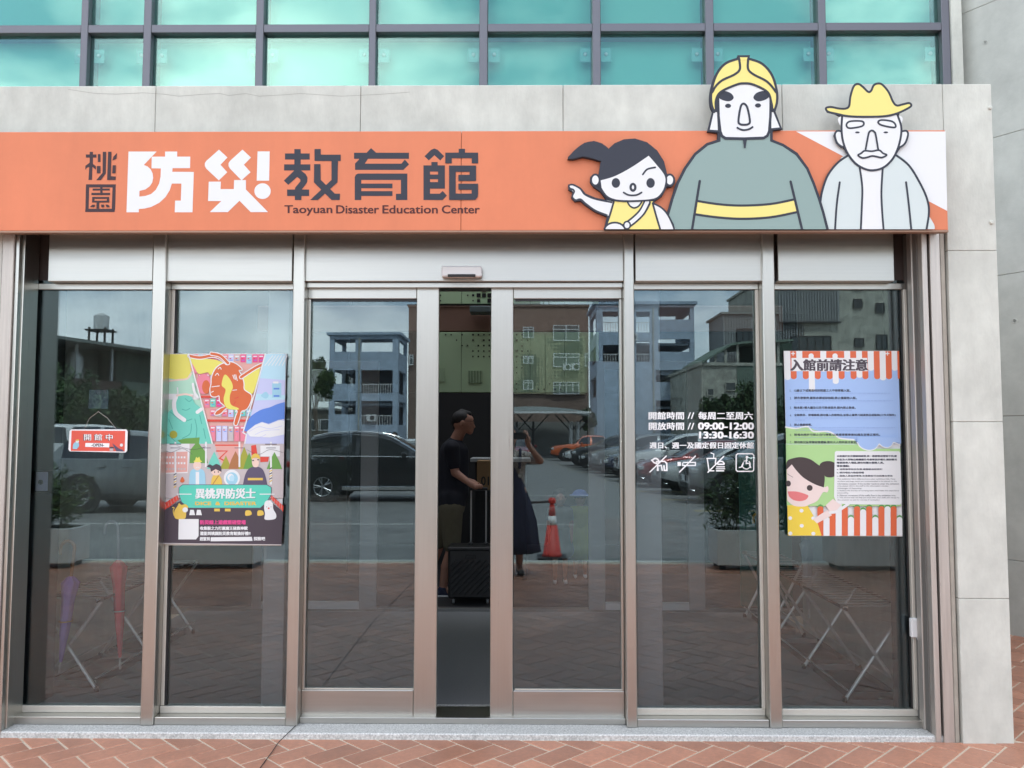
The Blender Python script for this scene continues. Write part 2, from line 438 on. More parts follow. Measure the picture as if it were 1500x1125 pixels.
o = far.build('bricks', pave); o['kind'] = 'stuff'
gc = MB(); pts_ = [G(434, 1062, .032), G(418, 1078, .032)+Vector((0, .012, 0)), G(409, 1086, .006)+Vector((0, -.01, 0)), G(398, 1102, .004), G(381, 1125, .004), RG(470, 1008, .004), RG(498, 972, .004), RG(548, 908, .004), RG(578, 880, .004), RG(607, 850, .004)]
gc.tube(pts_, .0022, mat('black_cable', (.012, .012, .012), .6), 6); tag(gc.build('ground_cable'), 'thin black cable running from the left door mullion across the paving', 'cable')
# worn yellow and white bay lines of the car park
ln = MB(); ypaint = mat('worn_yellow_paint', (.45, .36, .12), .8, var=.35, scale=20); wpaint = mat('worn_white_paint', (.5, .5, .48), .8, var=.35, scale=20)
for k in range(10):
    D = 17.6+3*k; y = 2*YG-(D-4.38); x0 = 3.6-.07*(D-19)
    ln.box(x0, x0+6, y-.06, y+.06, -.011, -.008, ypaint)
ln.box(-12, 2.0, -17.2, -17.08, -.011, -.008, wpaint); ln.box(-12, 1.0, -10.1, -10.0, -.011, -.008, wpaint)
tag(ln.build('painted_markings'), kind='structure')

#=====================================================================
# MAIN BUILDING: concrete portal, side wall, curtain wall
#=====================================================================
portal = empty('entrance_portal', (0, .2, 0), 'projecting grey concrete portal framing the glass entrance doors', 'portal')
ZT = 3.48
fx = [-4.2, -1.985, -.865, .235, 1.42, 2.545]
jz = [0.0] + [P(1430, y_, 0).z for y_ in (877, 618, 367)] + [ZT]
for i in range(5):                                       # fascia panels over the sign
    b = MB(); x1 = fx[i+1]-.0012 if i < 4 else 2.285
    b.bev(fx[i]+.0012, x1, 0, .12, 2.70, ZT, concrete, .003); b.build('fascia_panel', portal)
for i in range(4):                                       # right pier panels
    b = MB(); b.bev(2.287, 2.548, 0, .30, jz[i]+.001 if i else -.02, jz[i+1]-.001, concrete, .0025); b.build('pier_panel', portal)
for i in range(4):
    b = MB(); b.bev(-3.25, -2.93, 0.001, .30, jz[i]+.001 if i else -.02, jz[i+1]-.001 if i < 3 else 2.698, concrete, .007); b.build('pier_panel', portal)
b = MB()
b.box(-4.15, 2.53, .125, 2.44, 3.30, ZT-.006, concrete); b.box(2.30, 2.53, .30, 2.44, 0, 3.30, concrete); b.box(-3.23, -2.95, .3, 2.44, 0, 3.3, concrete)
b.box(-4.19, 2.50, .02, .118, 2.705, 3.47, joint); b.box(-4.19, 2.29, .12, .2, 2.705, 3.3, concrete)
b.build('roof_slab', portal)
cr_ = Print(0, org=(0, 0), step=.0006)
cr_.stroke([(100, 131), (140, 137), (170, 138), (210, 136), (240, 138), (262, 141), (300, 138), (322, 137), (335, 140), (360, 137), (380, 141), (415, 139), (440, 137), (500, 141), (560, 138), (600, 135)], .45, mat('crack_shade', (.27, .265, .24), .9), smooth=False)
cr_.k = 2
cr_.build('hairline_crack', portal)
for (x_, y_, Y0) in ((1452, 326, 0), (1450, 158, 0)):
    q = P(x_, y_, Y0); b = MB(); b.lathe([(.011, 0), (.011, .005), (.007, .009)], concrete, 14, Matrix.Translation(q) @ Matrix.Rotation(R(90), 4, 'X')); b.build('bolt_cap', portal, smooth=False)

# side wall at right, running obliquely
wl = empty('concrete_side_wall', (WB.x, WB.y, 0), 'oblique grey concrete wall beyond the right pier with cast joints', 'wall')
Mw = Matrix.Translation((WB.x, WB.y, 0)) @ Matrix.Rotation(math.atan2(WD.y, WD.x), 4, 'Z')     # local +x towards the street
lev = [-.1, .59, 1.74, 2.89, 4.04, 5.19, 6.34, 9.2]
for i in range(7):
    for (u0, u1) in ((-1.75, 1.06), (1.06, 3.9)):
        b = MB(); b.bev(u0+.002, u1-.002, 0, .28, lev[i]+.0015, lev[i+1]-.0015, concrete2, .003, Mw); b.build('wall_panel', wl)
b = MB(); b.box(-1.74, 3.89, .02, .26, -.1, 9.15, joint, Mw); b.build('wall_core', wl)
def wallpt(px, py):
    d = ray(px, py); nrm = Vector((-WD.y, WD.x, 0)); t = (Vector((WB.x, WB.y, 0))-CAM).dot(nrm)/d.dot(nrm); return CAM+d*t
for px_, py_ in ((1443, 62), (1486, 470)):
    q = wallpt(px_, py_); b = MB(); b.lathe([(.022, -.002), (.022, .003), (.014, .004), (.012, .0)], concrete2, 16, Matrix.Translation(q) @ Matrix.Rotation(math.atan2(WD.y, WD.x), 4, 'Z') @ Matrix.Rotation(R(90), 4, 'X')); b.build('tie_hole', wl)

# curtain wall
YC = 2.45
cw = empty('curtain_wall', (0, YC, ZT), 'teal glazed curtain wall with grey frames above the concrete portal', 'curtain wall')
vx = [(117, 127), (209, 220), (374, 385), (540, 550), (702, 714), (868, 880), (1034, 1046), (1200, 1211), (1381, 1393)]
VX = [(P(a_, 80, YC).x, P(b_, 80, YC).x) for a_, b_ in vx]
VX = [(-5.6, -5.53)] + VX
zb0, zb1 = P(760, 45.5, YC).z, P(760, 34, YC).z
rows = [(3.36, zb0), (zb1, zb1+1.0)]  # wall stops after two rows, shaped so more daylight reaches the lobby
zt = rows[-1][1]
for a_, b_ in VX:
    b = MB(); b.bev(a_, b_, YC, YC+.14, 3.36, zt+.06, framegrey, .004); b.build('mullion', cw)
for (z0, z1) in ((zb0, zb1), (zt, zt+.06)):
    for i in range(len(VX)-1):
        b = MB(); b.bev(VX[i][1]+.001, VX[i+1][0]-.001, YC+.006, YC+.13, z0, z1, framegrey, .003); b.build('transom', cw)
tealo = mat('teal_panel', (.235, .72, .59), .55, var=.04, scale=1.5)
for r_, (z0, z1) in enumerate(rows):
    for i in range(len(VX)-1):
        x0, x1 = VX[i][1], VX[i+1][0]
        b = MB(); b.box(x0, x1, YC+.06, YC+.068, z0, z1, upper); g_ = b.build('pane', cw)
        b = MB(); b.box(x0, x1, YC+.20, YC+.22, z0, z1, tealo); b.build('spandrel_panel', cw)
        if r_ == 0:
            for xx in (x0+.055, x1-.055):
                b = MB(); zc = P(760, 73, YC).z
                b.box(xx-.045, xx+.045, YC+.10, YC+.106, zc-.06, zc+.06, mat('clip_plate', (.20, .47, .42), .4, .2))
                b.lathe([(.016, 0), (.016, .01), (.008, .014)], chrome, 12, Matrix.Translation((xx, YC+.10, zc+.005)) @ Matrix.Rotation(R(90), 4, 'X')); b.build('fixing_clip', cw)
b = MB(); b.box(-5.59, VX[-1][1], YC+.145, YC+.30, zt+.005, zt+.055, framegrey); b.box(-5.59, VX[-1][1], YC+.225, YC+.24, 3.36, zt+.004, joint); b.build('back_closure', cw)  # unseen cap and backing sheet, added to stop daylight leaking behind the spandrels
# edge strip between curtain wall and side wall, building carcass behind
b = MB(); b.box(VX[-1][1]+.002, VX[-1][1]+.09, YC-.02, YC+.2, 3.3, zt+.06, concrete); b.build('edge_strip', cw)
bd = MB()
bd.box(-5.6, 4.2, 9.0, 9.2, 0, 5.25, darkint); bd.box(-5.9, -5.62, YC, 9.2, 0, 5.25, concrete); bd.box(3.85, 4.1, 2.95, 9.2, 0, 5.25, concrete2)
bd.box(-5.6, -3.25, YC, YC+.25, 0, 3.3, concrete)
bd.box(-5.6, 3.84, 5.5, 9.0, 5.26, 5.4, darkint); bd.box(-5.6, 3.84, YC+.24, 2.9, 5.26, 5.4, darkint); bd.box(-5.6, -4.6, 2.9, 5.5, 5.26, 5.4, darkint)  # roof left open over the lobby, a gap shaped to light the green panels
bd.box(2.54, 3.84, YC, YC+.25, 0, 3.3, concrete2); bd.box(-18, 18, 9.21, 16, 0, 25, concrete)  # tall rear block is unseen, added to keep sun off lobby and forecourt
hall = bd.build('main_building'); tag(hall, 'main museum building mass with roof gap and unseen rear block added for light', 'building')

#=====================================================================
# STOREFRONT
#=====================================================================
YF = .12
sf = empty('storefront', (-.3, .2, 0), 'stainless steel and glass storefront frame on the granite sill', 'storefront')
b = MB(); b.bev(-2.93, 2.28, .022, .50, -.05, .028, granite, .006); tag(b.build('granite_step'), 'low pale granite step under the glass entrance', 'step')
GZ = .029
# header
x0, x1, z0, z1 = span(32, 1330, 342, 411, YF)
HB = P(700, 411, YF).z
for (a_, b_) in ((68, 222), (239, 427), (446, 914), (931, 1123), (1141, 1312)):
    b = MB(); xa = P(a_, 375, YF).x; xb = P(b_, 375, YF).x; b.bev(xa, xb, YF+.02, YF+.17, HB, 2.703, steelh, .003); b.build('header_panel', sf)
b = MB(); b.box(-2.93, 2.28, YF+.10, YF+.30, HB+.02, 2.702, soffit); b.build('header_core', sf)
b = MB(); b.box(-2.93, 2.28, .001, YF+.1, 2.703, 2.74, soffit); b.build('header_soffit', sf)
# mullions (through from step to header), each a steel box section
mull = [(215, 234), (424, 441), (916, 931), (1122, 1140)]
MX = []
for a_, b_ in mull:
    xa = P(a_, 700, YF).x; xb = P(b_, 700, YF).x; MX.append((xa, xb))
    b = MB(); b.bev(xa, xb, YF, YF+.20, GZ, 2.70, steel, .004); b.build('mullion', sf)
# panes
glz = [(40, 214.5), (243, 424), (931.5, 1117), (1143, 1318)]
bx0 = P(29, 700, YG-.02).x; bx1 = P(1342, 700, YG-.02).x
bays = [(bx0, MX[0][0]), (MX[0][1], MX[1][0]), (MX[2][1], MX[3][0]), (MX[3][1], bx1)]
zgb = P(700, 1040, YG).z; zrb = P(700, 1051, YF+.03).z
for i, (xa, xb) in enumerate(bays):
    b = MB(); b.box(xa+.004, xb-.004, YG, YG+.008, zgb-.02, HB+.02, clear); b.build('pane', sf)
    # bottom rail (stainless upstand) and glazing bead
    b = MB(); b.bev(xa+.001, xb-.001, YF+.01, YF+.2, GZ, zrb, steelh, .003); b.build('bottom_rail', sf)
    b = MB()
    b.bev(xa+.001, xb-.001, YG-.022, YG-.002, zrb, zrb+.035, bead, .002); b.bev(xa+.001, xb-.001, YG-.02, YG-.002, HB-.035, HB-.001, steelh, .002)
    if i != 0: b.bev(xa+.0, xa+.018, YG-.012, YG-.002, zrb+.036, HB-.036, bead, .002) if i in (1,) else None
    if i == 0: b.bev(xa+.002, xa+.022, YG-.03, YG-.002, zrb+.036, HB-.036, bead, .002)
    if i == 1: b.box(xa+.019, xa+.030, YG-.006, YG-.001, zrb+.036, HB-.036, gasket)
    if i == 2: b.bev(xb-.018, xb, YG-.024, YG-.002, zrb+.036, HB-.036, bead, .002)
    if i == 3: b.bev(xb-.045, xb-.022, YG-.03, YG-.002, zrb+.036, HB-.036, bead, .002); b.box(xb-.055, xb-.046, YG-.006, YG-.001, zrb+.036, HB-.036, gasket); b.box(xb-.021, xb, YG-.02, YG-.002, zrb+.036, HB-.036, steeld)
    b.build('glazing_bead', sf)
    b = MB(); b.box(xa+.02, xb-.02, YG+.012, YG+.016, zgb-.02, zgb+.012, mat('blue_grey_seal', (.10, .13, .14), .4)); b.build('seal', sf)
# jambs: shutter guide rails left and right
def jamb(cols, y):
    for (a_, b_, yy0, yy1, m_) in cols:
        xa, xb = P(a_, y, yy0).x, P(b_, y, yy0).x
        b = MB(); b.bev(xa, xb, yy0, yy1, GZ if yy0 > .02 else -.005, 2.70, m_, .003); b.build('guide_rail', sf)
jamb([(1343, 1355, .105, .16, steeld), (1351, 1359, .06, .22, joint), (1359, 1367, .012, .2, steeld), (1367, 1371, .06, .2, joint), (1371, 1386, .006, .2, steeld), (1386, 1393, .016, .2, mat('rust_stained_edge', (.36, .33, .28), .8, var=.15, scale=12))], 660)
jamb([(-45, -10, .008, .2, concrete), (-10, 7, .006, .2, steeld), (7, 10, .05, .2, joint), (10, 15, .02, .2, steel), (15, 21, .07, .2, joint), (21, 23.5, .06, .2, steel), (23.5, 31, .12, .2, steeld)], 700)
# inner posts just behind the outer glass
for (a_, b_) in ((387.5, 419), (932, 969)):
    x0, x1, z0, z1 = span(a_, b_, 421, 1040, .30)
    b = MB(); b.bev(x0, x1, .30, .36, .03, P(677, 421, .30).z, mat('pale_inner_post', (.27, .27, .28), .5, .2), .003); b.build('inner_post', sf)
# track and threshold of the sliding doors
b = MB(); b.bev(MX[1][1]+.001, MX[2][0]-.001, .165, .36, GZ, P(700, 1052, .165).z, steelh, .002); b.build('floor_track', sf)
b = MB(); b.bev(MX[1][1]+.001, MX[2][0]-.001, .168, .3, HB-.03, HB-.002, steelh, .002); b.build('door_head', sf)
# return walls inside, with the lock box recess on the left
b = MB(); b.box(-2.86, -2.775, YG+.03, .62, .03, 3.3, mat('charcoal_reveal', (.05, .055, .06), .5)); b.build('inner_return', sf)
b = MB(); b.box(2.12, 2.27, YG+.03, .42, .03, 3.3, MT['charcoal_reveal']); b.build('inner_return', sf)

# sliding doors
def leaf(a0, a1, g0, g1, st0, st1, label):
    """a: leaf limits, g: glass limits, st: meeting stile limits (photo columns at mid height)"""
    Yl = .20
    xs = sorted((P(a0, 730, Yl).x, P(a1, 730, Yl).x)); zt_ = P(700, 418, Yl).z; zb = P(700, 1050, Yl).z
    o = empty('sliding_door', ((xs[0]+xs[1])/2, Yl, zb), label, 'sliding door', 'glass sliding doors of the entrance')
    s0, s1 = P(st0, 730, Yl).x, P(st1, 730, Yl).x
    b = MB(); b.bev(s0, s1, Yl, Yl+.045, zb, zt_, steel, .003); b.build('meeting_stile', o)
    r0, r1 = (xs[0], s0-.001) if s0 > (xs[0]+xs[1])/2 else (s1+.001, xs[1])
    zt1 = P(700, 437.5, Yl).z; zb1 = P(700, 1012, Yl).z
    b = MB(); b.bev(r0, r1, Yl+.002, Yl+.043, zt1, zt_, steelh, .003); b.build('top_rail', o)
    b = MB(); b.bev(r0, r1, Yl+.002, Yl+.043, zb, zb1, steelh, .003); b.build('bottom_rail', o)
    q0, q1 = (r0, P(g0, 730, Yl).x) if s0 > (xs[0]+xs[1])/2 else (P(g1, 730, Yl).x, r1)
    b = MB(); b.bev(q0, q1, Yl+.003, Yl+.042, zb1+.001, zt1-.001, steel, .003); b.build('outer_stile', o)
    b = MB(); b.box(r0+.003, r1-.001, Yl+.02, Yl+.028, zb1-.01, zt1+.01, clear); b.build('pane', o)
    b = MB(); b.box(r0+.01, r1, Yl+.012, Yl+.019, zt1-.012, zt1-.001, gasket); b.box(r0+.01, r1, Yl+.012, Yl+.019, zb1+.001, zb1+.008, bead); b.build('glazing_seal', o)
    return o
leaf(446, 641, 450, 608, 608, 641, 'left stainless framed glass sliding door beside the narrow opening')
leaf(718.5, 913, 752, 909, 718.5, 751.5, 'right stainless framed glass sliding door mirroring the photographer')

# door sensor
sn = empty('door_sensor', tuple(P(677, 399, YF)), 'small white automatic door sensor over the door opening', 'sensor')
x0, x1, z0, z1 = span(647, 706, 390, 406, YF-.02)
b = MB(); b.bev(x0, x1, YF-.035, YF+.019, z0, z1, white, .006); b.build('housing', sn)
b = MB(); b.bev(x0+.035, x1-.035, YF-.040, YF-.034, z0-.002, z0+.013, black, .001); b.build('lens', sn)
# magnetic contact with cable at right jamb
ct = empty('magnetic_contact', tuple(P(1340, 920, .16)), 'small white alarm contact with a thin cable on the right jamb', 'sensor')
x0, x1, z0, z1 = span(1335, 1345, 906, 934, .17)
b = MB(); b.bev(x0, x1, .165, .196, z0, z1, white, .004); b.build('housing', ct)
b = MB(); b.tube([P(1343, 934, .17), P(1348, 945, .16), P(1357, 965, .1), P(1360, 971, .09)], .0018, white, 6); b.build('cable', ct)
b = MB(); b.tube([P(1355, 961, .105), P(1358, 967, .095)], .0045, black, 8); b.build('ferrule', ct)

#=====================================================================
# SIGNBOARD
#=====================================================================
YS = -.10
sb = empty('signboard', (0, YS, 2.65), 'long orange museum signboard with white and slate lettering and cartoon cutouts', 'sign')
sx0 = -4.1; sx1 = P(1386.5, 260, YS).x; sz0 = P(700, 337.5, YS).z; sz1 = P(700, 192, YS).z
xs_ = P(675.5, 260, YS).x
for (a_, b_) in ((sx0, xs_-.0012), (xs_+.0012, sx1)):
    b = MB(); b.bev(a_, b_, YS, YS+.02, sz0, sz1, orange, .002); b.build('face_panel', sb)
b = MB(); b.box(sx0, sx1-.004, YS+.02, -.001, sz0+.004, sz1-.004, signedge); b.build('casing', sb)
b = MB(); b.bev(sx0, sx1+.001, YS-.004, YS+.03, sz0-.012, sz0-.001, signedge, .002); b.build('lower_trim', sb)
pr = Print(YS, step=.0002)
pr.poly([(1166, 192.6), (1385, 192.6), (1387.5, 309)], white); pr.build('white_corner', sb)
def char(fn, org=(100, 190), sc=4.6875):
    p = Print(YS-.0002, org, sc); fn(p); p.build('character', sb)
A = inkd
mar = mat('brown_slate_ink', (.060, .040, .047), .6, spec=.2)
def c_tao(p):
    p.rect(147, 152, 170, 240, mar); p.poly([(146, 225), (168, 225), (163, 345), (139, 345)], mar); p.rect(121, 170, 194, 192, mar)
    p.poly([(148, 226), (160, 250), (128, 262), (118, 276), (118, 248)], mar); p.poly([(160, 228), (190, 250), (190, 275), (160, 250)], mar)
    p.poly([(238, 152), (261, 152), (258, 300), (225, 347), (193, 347), (236, 296)], mar); p.rect(204, 168, 222, 222, mar); p.rect(197, 250, 222, 300, mar)
    p.poly([(275, 152), (298, 152), (293, 320), (327, 322), (326, 346), (268, 346)], mar); p.poly([(311, 186), (336, 160), (332, 200), (305, 212)], mar); p.poly([(306, 245), (328, 245), (326, 300), (303, 300)], mar)
def c_yuan(p):
    p.poly([(122, 375), (327, 375), (326, 397), (121, 397)], mar); p.poly([(121, 397), (144, 397), (140, 543), (118, 543)], mar); p.poly([(304, 397), (326, 397), (322, 543), (299, 543)], mar)
    p.poly([(118, 543), (322, 543), (318, 565), (116, 565)], mar)
    p.rect(168, 404, 285, 418, mar); p.rect(220, 396, 236, 450, mar); p.rect(160, 434, 288, 449, mar)
    p.rect(165, 462, 282, 475, mar); p.rect(165, 475, 180, 492, mar); p.rect(266, 475, 282, 492, mar); p.rect(165, 488, 282, 500, mar)
    p.poly([(196, 500), (214, 500), (212, 542), (194, 542)], mar); p.poly([(150, 532), (166, 516), (186, 516), (180, 532)], mar); p.rect(228, 515, 248, 533, mar); p.poly([(258, 515), (276, 515), (288, 533), (264, 533)], mar)
def c_fang(p):
    p.poly([(414, 150), (607, 150), (519, 242), (545, 253), (566, 272), (579, 300), (583, 330), (577, 362), (560, 388), (530, 410), (489, 420), (488, 459), (530, 455), (570, 441), (602, 412), (624, 370), (634, 320), (636, 266), (572, 265), (573, 188), (578, 185), (665, 185), (665, 150), (748, 150), (748, 185), (838, 185), (836, 264), (716, 264), (714, 289), (862, 290), (853, 567), (731, 567), (734, 487), (773, 487), (777, 370), (711, 370), (697, 415), (668, 462), (625, 502), (570, 530), (525, 541), (485, 545), (484, 567), (400, 567)], white)
def c_zai(p):
    p.poly([(1035, 137), (1093, 191), (1045, 241), (1092, 292), (1034, 348), (948, 268), (938, 250), (938, 230), (947, 215)], white)
    p.poly([(1196, 137), (1255, 191), (1206, 241), (1252, 292), (1190, 348), (1111, 268), (1101, 250), (1101, 230), (1111, 214)], white)
    p.poly([(965, 357), (1048, 357), (1046, 408), (1137, 408), (1139, 346), (1220, 346), (1220, 411), (1372, 566), (1253, 566), (1176, 488), (1096, 566), (972, 566), (1051, 490), (960, 490)], white)
def c_ex(p):
    p.poly([(1300, 149), (1383, 149), (1379, 350), (1294, 350)], white); p.ell(1334, 422, 56, 54, white, 32)
def c_jiao(p):
    p.rect(146, 133, 190, 290, A); p.rect(82, 163, 252, 205, A); p.rect(76, 238, 256, 280, A)
    p.poly([(146, 280), (192, 280), (225, 306), (237, 330), (235, 358), (222, 380), (196, 412), (150, 412), (152, 398), (188, 355), (188, 342), (166, 324), (105, 379), (74, 350)], A)
    p.rect(97, 411, 248, 455, A); p.rect(150, 411, 195, 483, A)
    p.rect(285, 133, 328, 215, A); p.rect(328, 172, 465, 215, A)
    p.poly([(402, 214), (446, 214), (443, 362), (308, 483), (256, 483), (402, 345)], A)
    p.poly([(283, 237), (326, 237), (328, 345), (425, 440), (460, 440), (458, 483), (402, 483), (281, 362)], A)
def c_yu(p):
    p.poly([(556, 158), (642, 158), (673, 126), (708, 158), (933, 158), (933, 200), (652, 200), (630, 233), (881, 233), (905, 205), (934, 238), (895, 276), (563, 276), (563, 232), (590, 205), (590, 200), (556, 200)], A)
    p.poly([(561, 483), (561, 325), (568, 309), (584, 301), (922, 301), (922, 483), (844, 483), (844, 440), (878, 440), (878, 345), (606, 345), (606, 483)], A)
    p.rect(600, 370, 820, 402, A); p.rect(600, 422, 820, 455, A)
def c_guan(p):
    p.poly([(1040, 182), (1085, 138), (1108, 129), (1130, 138), (1175, 182), (1148, 211), (1108, 175), (1070, 211)], A); p.rect(1087, 222, 1130, 247, A)
    p.rect(1033, 245, 1078, 483, A); p.rect(1077, 245, 1180, 288, A); p.rect(1077, 308, 1140, 340, A); p.rect(1077, 360, 1180, 405, A); p.rect(1133, 287, 1180, 362, A)
    p.poly([(1077, 440), (1145, 440), (1165, 421), (1193, 452), (1165, 483), (1077, 483)], A)
    p.rect(1275, 132, 1318, 160, A); p.rect(1183, 158, 1408, 196, A); p.rect(1183, 195, 1227, 232, A); p.rect(1365, 195, 1408, 232, A)
    p.rect(1209, 247, 1254, 483, A); p.rect(1253, 247, 1394, 290, A); p.rect(1350, 289, 1394, 312, A); p.rect(1273, 311, 1394, 353, A)
    p.rect(1273, 372, 1408, 413, A); p.rect(1364, 412, 1408, 441, A); p.poly([(1253, 440), (1408, 440), (1406, 462), (1388, 483), (1253, 483)], A)
for fn in (c_tao, c_yuan, c_fang, c_zai, c_ex): char(fn)
for fn in (c_jiao, c_yu, c_guan): char(fn, (400, 190))
for tx, a_, b_, c_ in (('Taoyuan', 417, 486.5, 315.8), ('Disaster', 492.8, 554.8, 312.6), ('Education', 560.6, 641, 312.6), ('Center', 647.5, 702.5, 312.6)):
    p = Print(YS-.0004); p.text(tx, a_, 300.8, b_, c_, inkm, bold=.38); p.build('title_word', sb)

# cut-out figures (each a thin board proud of the sign, printed)
def cutout(sil, Yb, draw, org, sc, name='figure_cutout', lab=None, ymax=335.8):
    pts = [(org[0]+x/sc, org[1]+y/sc) for x, y in sil]; pts = clipy(pts, ymax)
    poly = [(P(x, y, Yb).x, P(x, y, Yb).z) for x, y in pts]
    b = MB(); b.prism(poly, Yb, YS-.001 if Yb < YS else Yb+.02, inkd); o = b.build(name, sb)
    if lab: o['label'] = lab
    p = Print(Yb, org, sc, ymax=ymax); draw(p); p.build('print', o)
    return o
# man with hat
hat = [(133, 265), (165, 258), (220, 268), (262, 268), (285, 250), (293, 190), (315, 122), (345, 106), (375, 125), (410, 158), (430, 150), (447, 115), (475, 103), (505, 112), (545, 160), (575, 225), (600, 248), (640, 240), (680, 232), (694, 248), (670, 268), (600, 300), (520, 318), (400, 322), (280, 318), (200, 302), (145, 288)]
def grow(pts, d):
    cx = sum(p[0] for p in pts)/len(pts); cy = sum(p[1] for p in pts)/len(pts); n = len(pts); out = []
    ar = sum(pts[i][0]*pts[(i+1) % n][1]-pts[(i+1) % n][0]*pts[i][1] for i in range(n)); sg = 1 if ar > 0 else -1
    for i in range(n):
        a_, b_ = pts[i-1], pts[(i+1) % n]; dx, dy = b_[0]-a_[0], b_[1]-a_[1]; l_ = math.hypot(dx, dy) or 1
        out.append((pts[i][0]+sg*dy/l_*d, pts[i][1]-sg*dx/l_*d))
    return out
head_l = [(240, 315), (236, 400), (245, 480), (275, 560)]; head_b = [(330, 630), (400, 668), (460, 672), (520, 650)]; head_r = [(575, 595), (610, 520), (628, 440), (628, 380), (605, 310)]
body_m = [(285, 572), (215, 620), (150, 700), (115, 790), (98, 880), (92, 1090), (795, 1090), (812, 960), (800, 860), (750, 750), (680, 640), (595, 572)]
silm = crom([(133, 265), (165, 258), (220, 268), (262, 268), (285, 250), (293, 190), (315, 122), (345, 106), (375, 125), (410, 158), (430, 150), (447, 115), (475, 103), (505, 112), (545, 160), (575, 225), (600, 248), (640, 240), (680, 232), (694, 248), (670, 268), (620, 296), (628, 370)], False, 5)
silm += [(632, 410), (665, 412), (677, 440), (657, 495), (627, 522), (597, 572)]
silm += crom([(680, 640), (750, 750), (800, 860), (814, 950), (795, 1090)], False, 5)+[(92, 1090), (98, 880)]+crom([(115, 790), (150, 700), (215, 620), (285, 572)], False, 5)
silm += [(250, 520), (235, 518), (205, 490), (188, 440), (205, 412), (236, 412), (240, 325), (200, 302), (145, 288)]
def d_man(p):
    p.blob(body_m[:1]+body_m[1:], pale)
    p.poly([(355, 640), (375, 780), (366, 1090), (515, 1090), (500, 800), (510, 640)], white)
    p.stroke([(288, 570), (215, 620), (150, 700), (115, 790), (98, 880), (96, 1000)], 14, inkd); p.stroke([(592, 570), (680, 640), (750, 750), (800, 860), (813, 950), (795, 1075)], 14, inkd)
    p.stroke([(355, 645), (373, 780), (371, 900), (363, 1080)], 13, inkd); p.stroke([(509, 645), (500, 800), (503, 920), (515, 1080)], 13, inkd)
    p.stroke([(225, 752), (205, 900), (193, 1080)], 13, inkd); p.stroke([(662, 752), (680, 900), (698, 1080)], 13, inkd)
    for sg, pts in ((0, [(240, 418), (208, 414), (192, 440), (206, 490), (235, 516), (262, 520)]), (1, [(628, 418), (664, 414), (674, 440), (655, 495), (622, 520), (605, 512)])):
        p.blob(pts, white); p.stroke(pts, 13, inkd)
    hp = head_l+head_b+head_r; p.blob(hp, white); p.stroke(hp, 14, inkd)
    for br in ([(268, 376), (290, 352), (366, 350), (383, 368), (362, 386), (288, 396)], [(477, 356), (500, 343), (568, 352), (592, 378), (578, 392), (498, 376)]):
        p.blob(br, white); p.stroke(br, 12, inkd, closed=True)
    p.ell(340, 424, 15, 6, inkd); p.ell(527, 424, 15, 6, inkd)
    mu = [(345, 575), (365, 562), (388, 546), (435, 549), (482, 542), (508, 562), (532, 574), (500, 590), (465, 584), (435, 580), (400, 590), (370, 592)]
    p.blob(mu, white); p.stroke(mu, 12, inkd, closed=True)
    p.stroke([(394, 534), (412, 440), (420, 420), (435, 412), (450, 420), (460, 440), (476, 534)], 12, inkd)
    p.blob(hat, yellow); p.stroke(hat, 14, inkd, closed=True)
cutout(silm, -.112, d_man, (1180, 100), 4.5, lab='cartoon old man in a yellow brimmed hat on the sign')
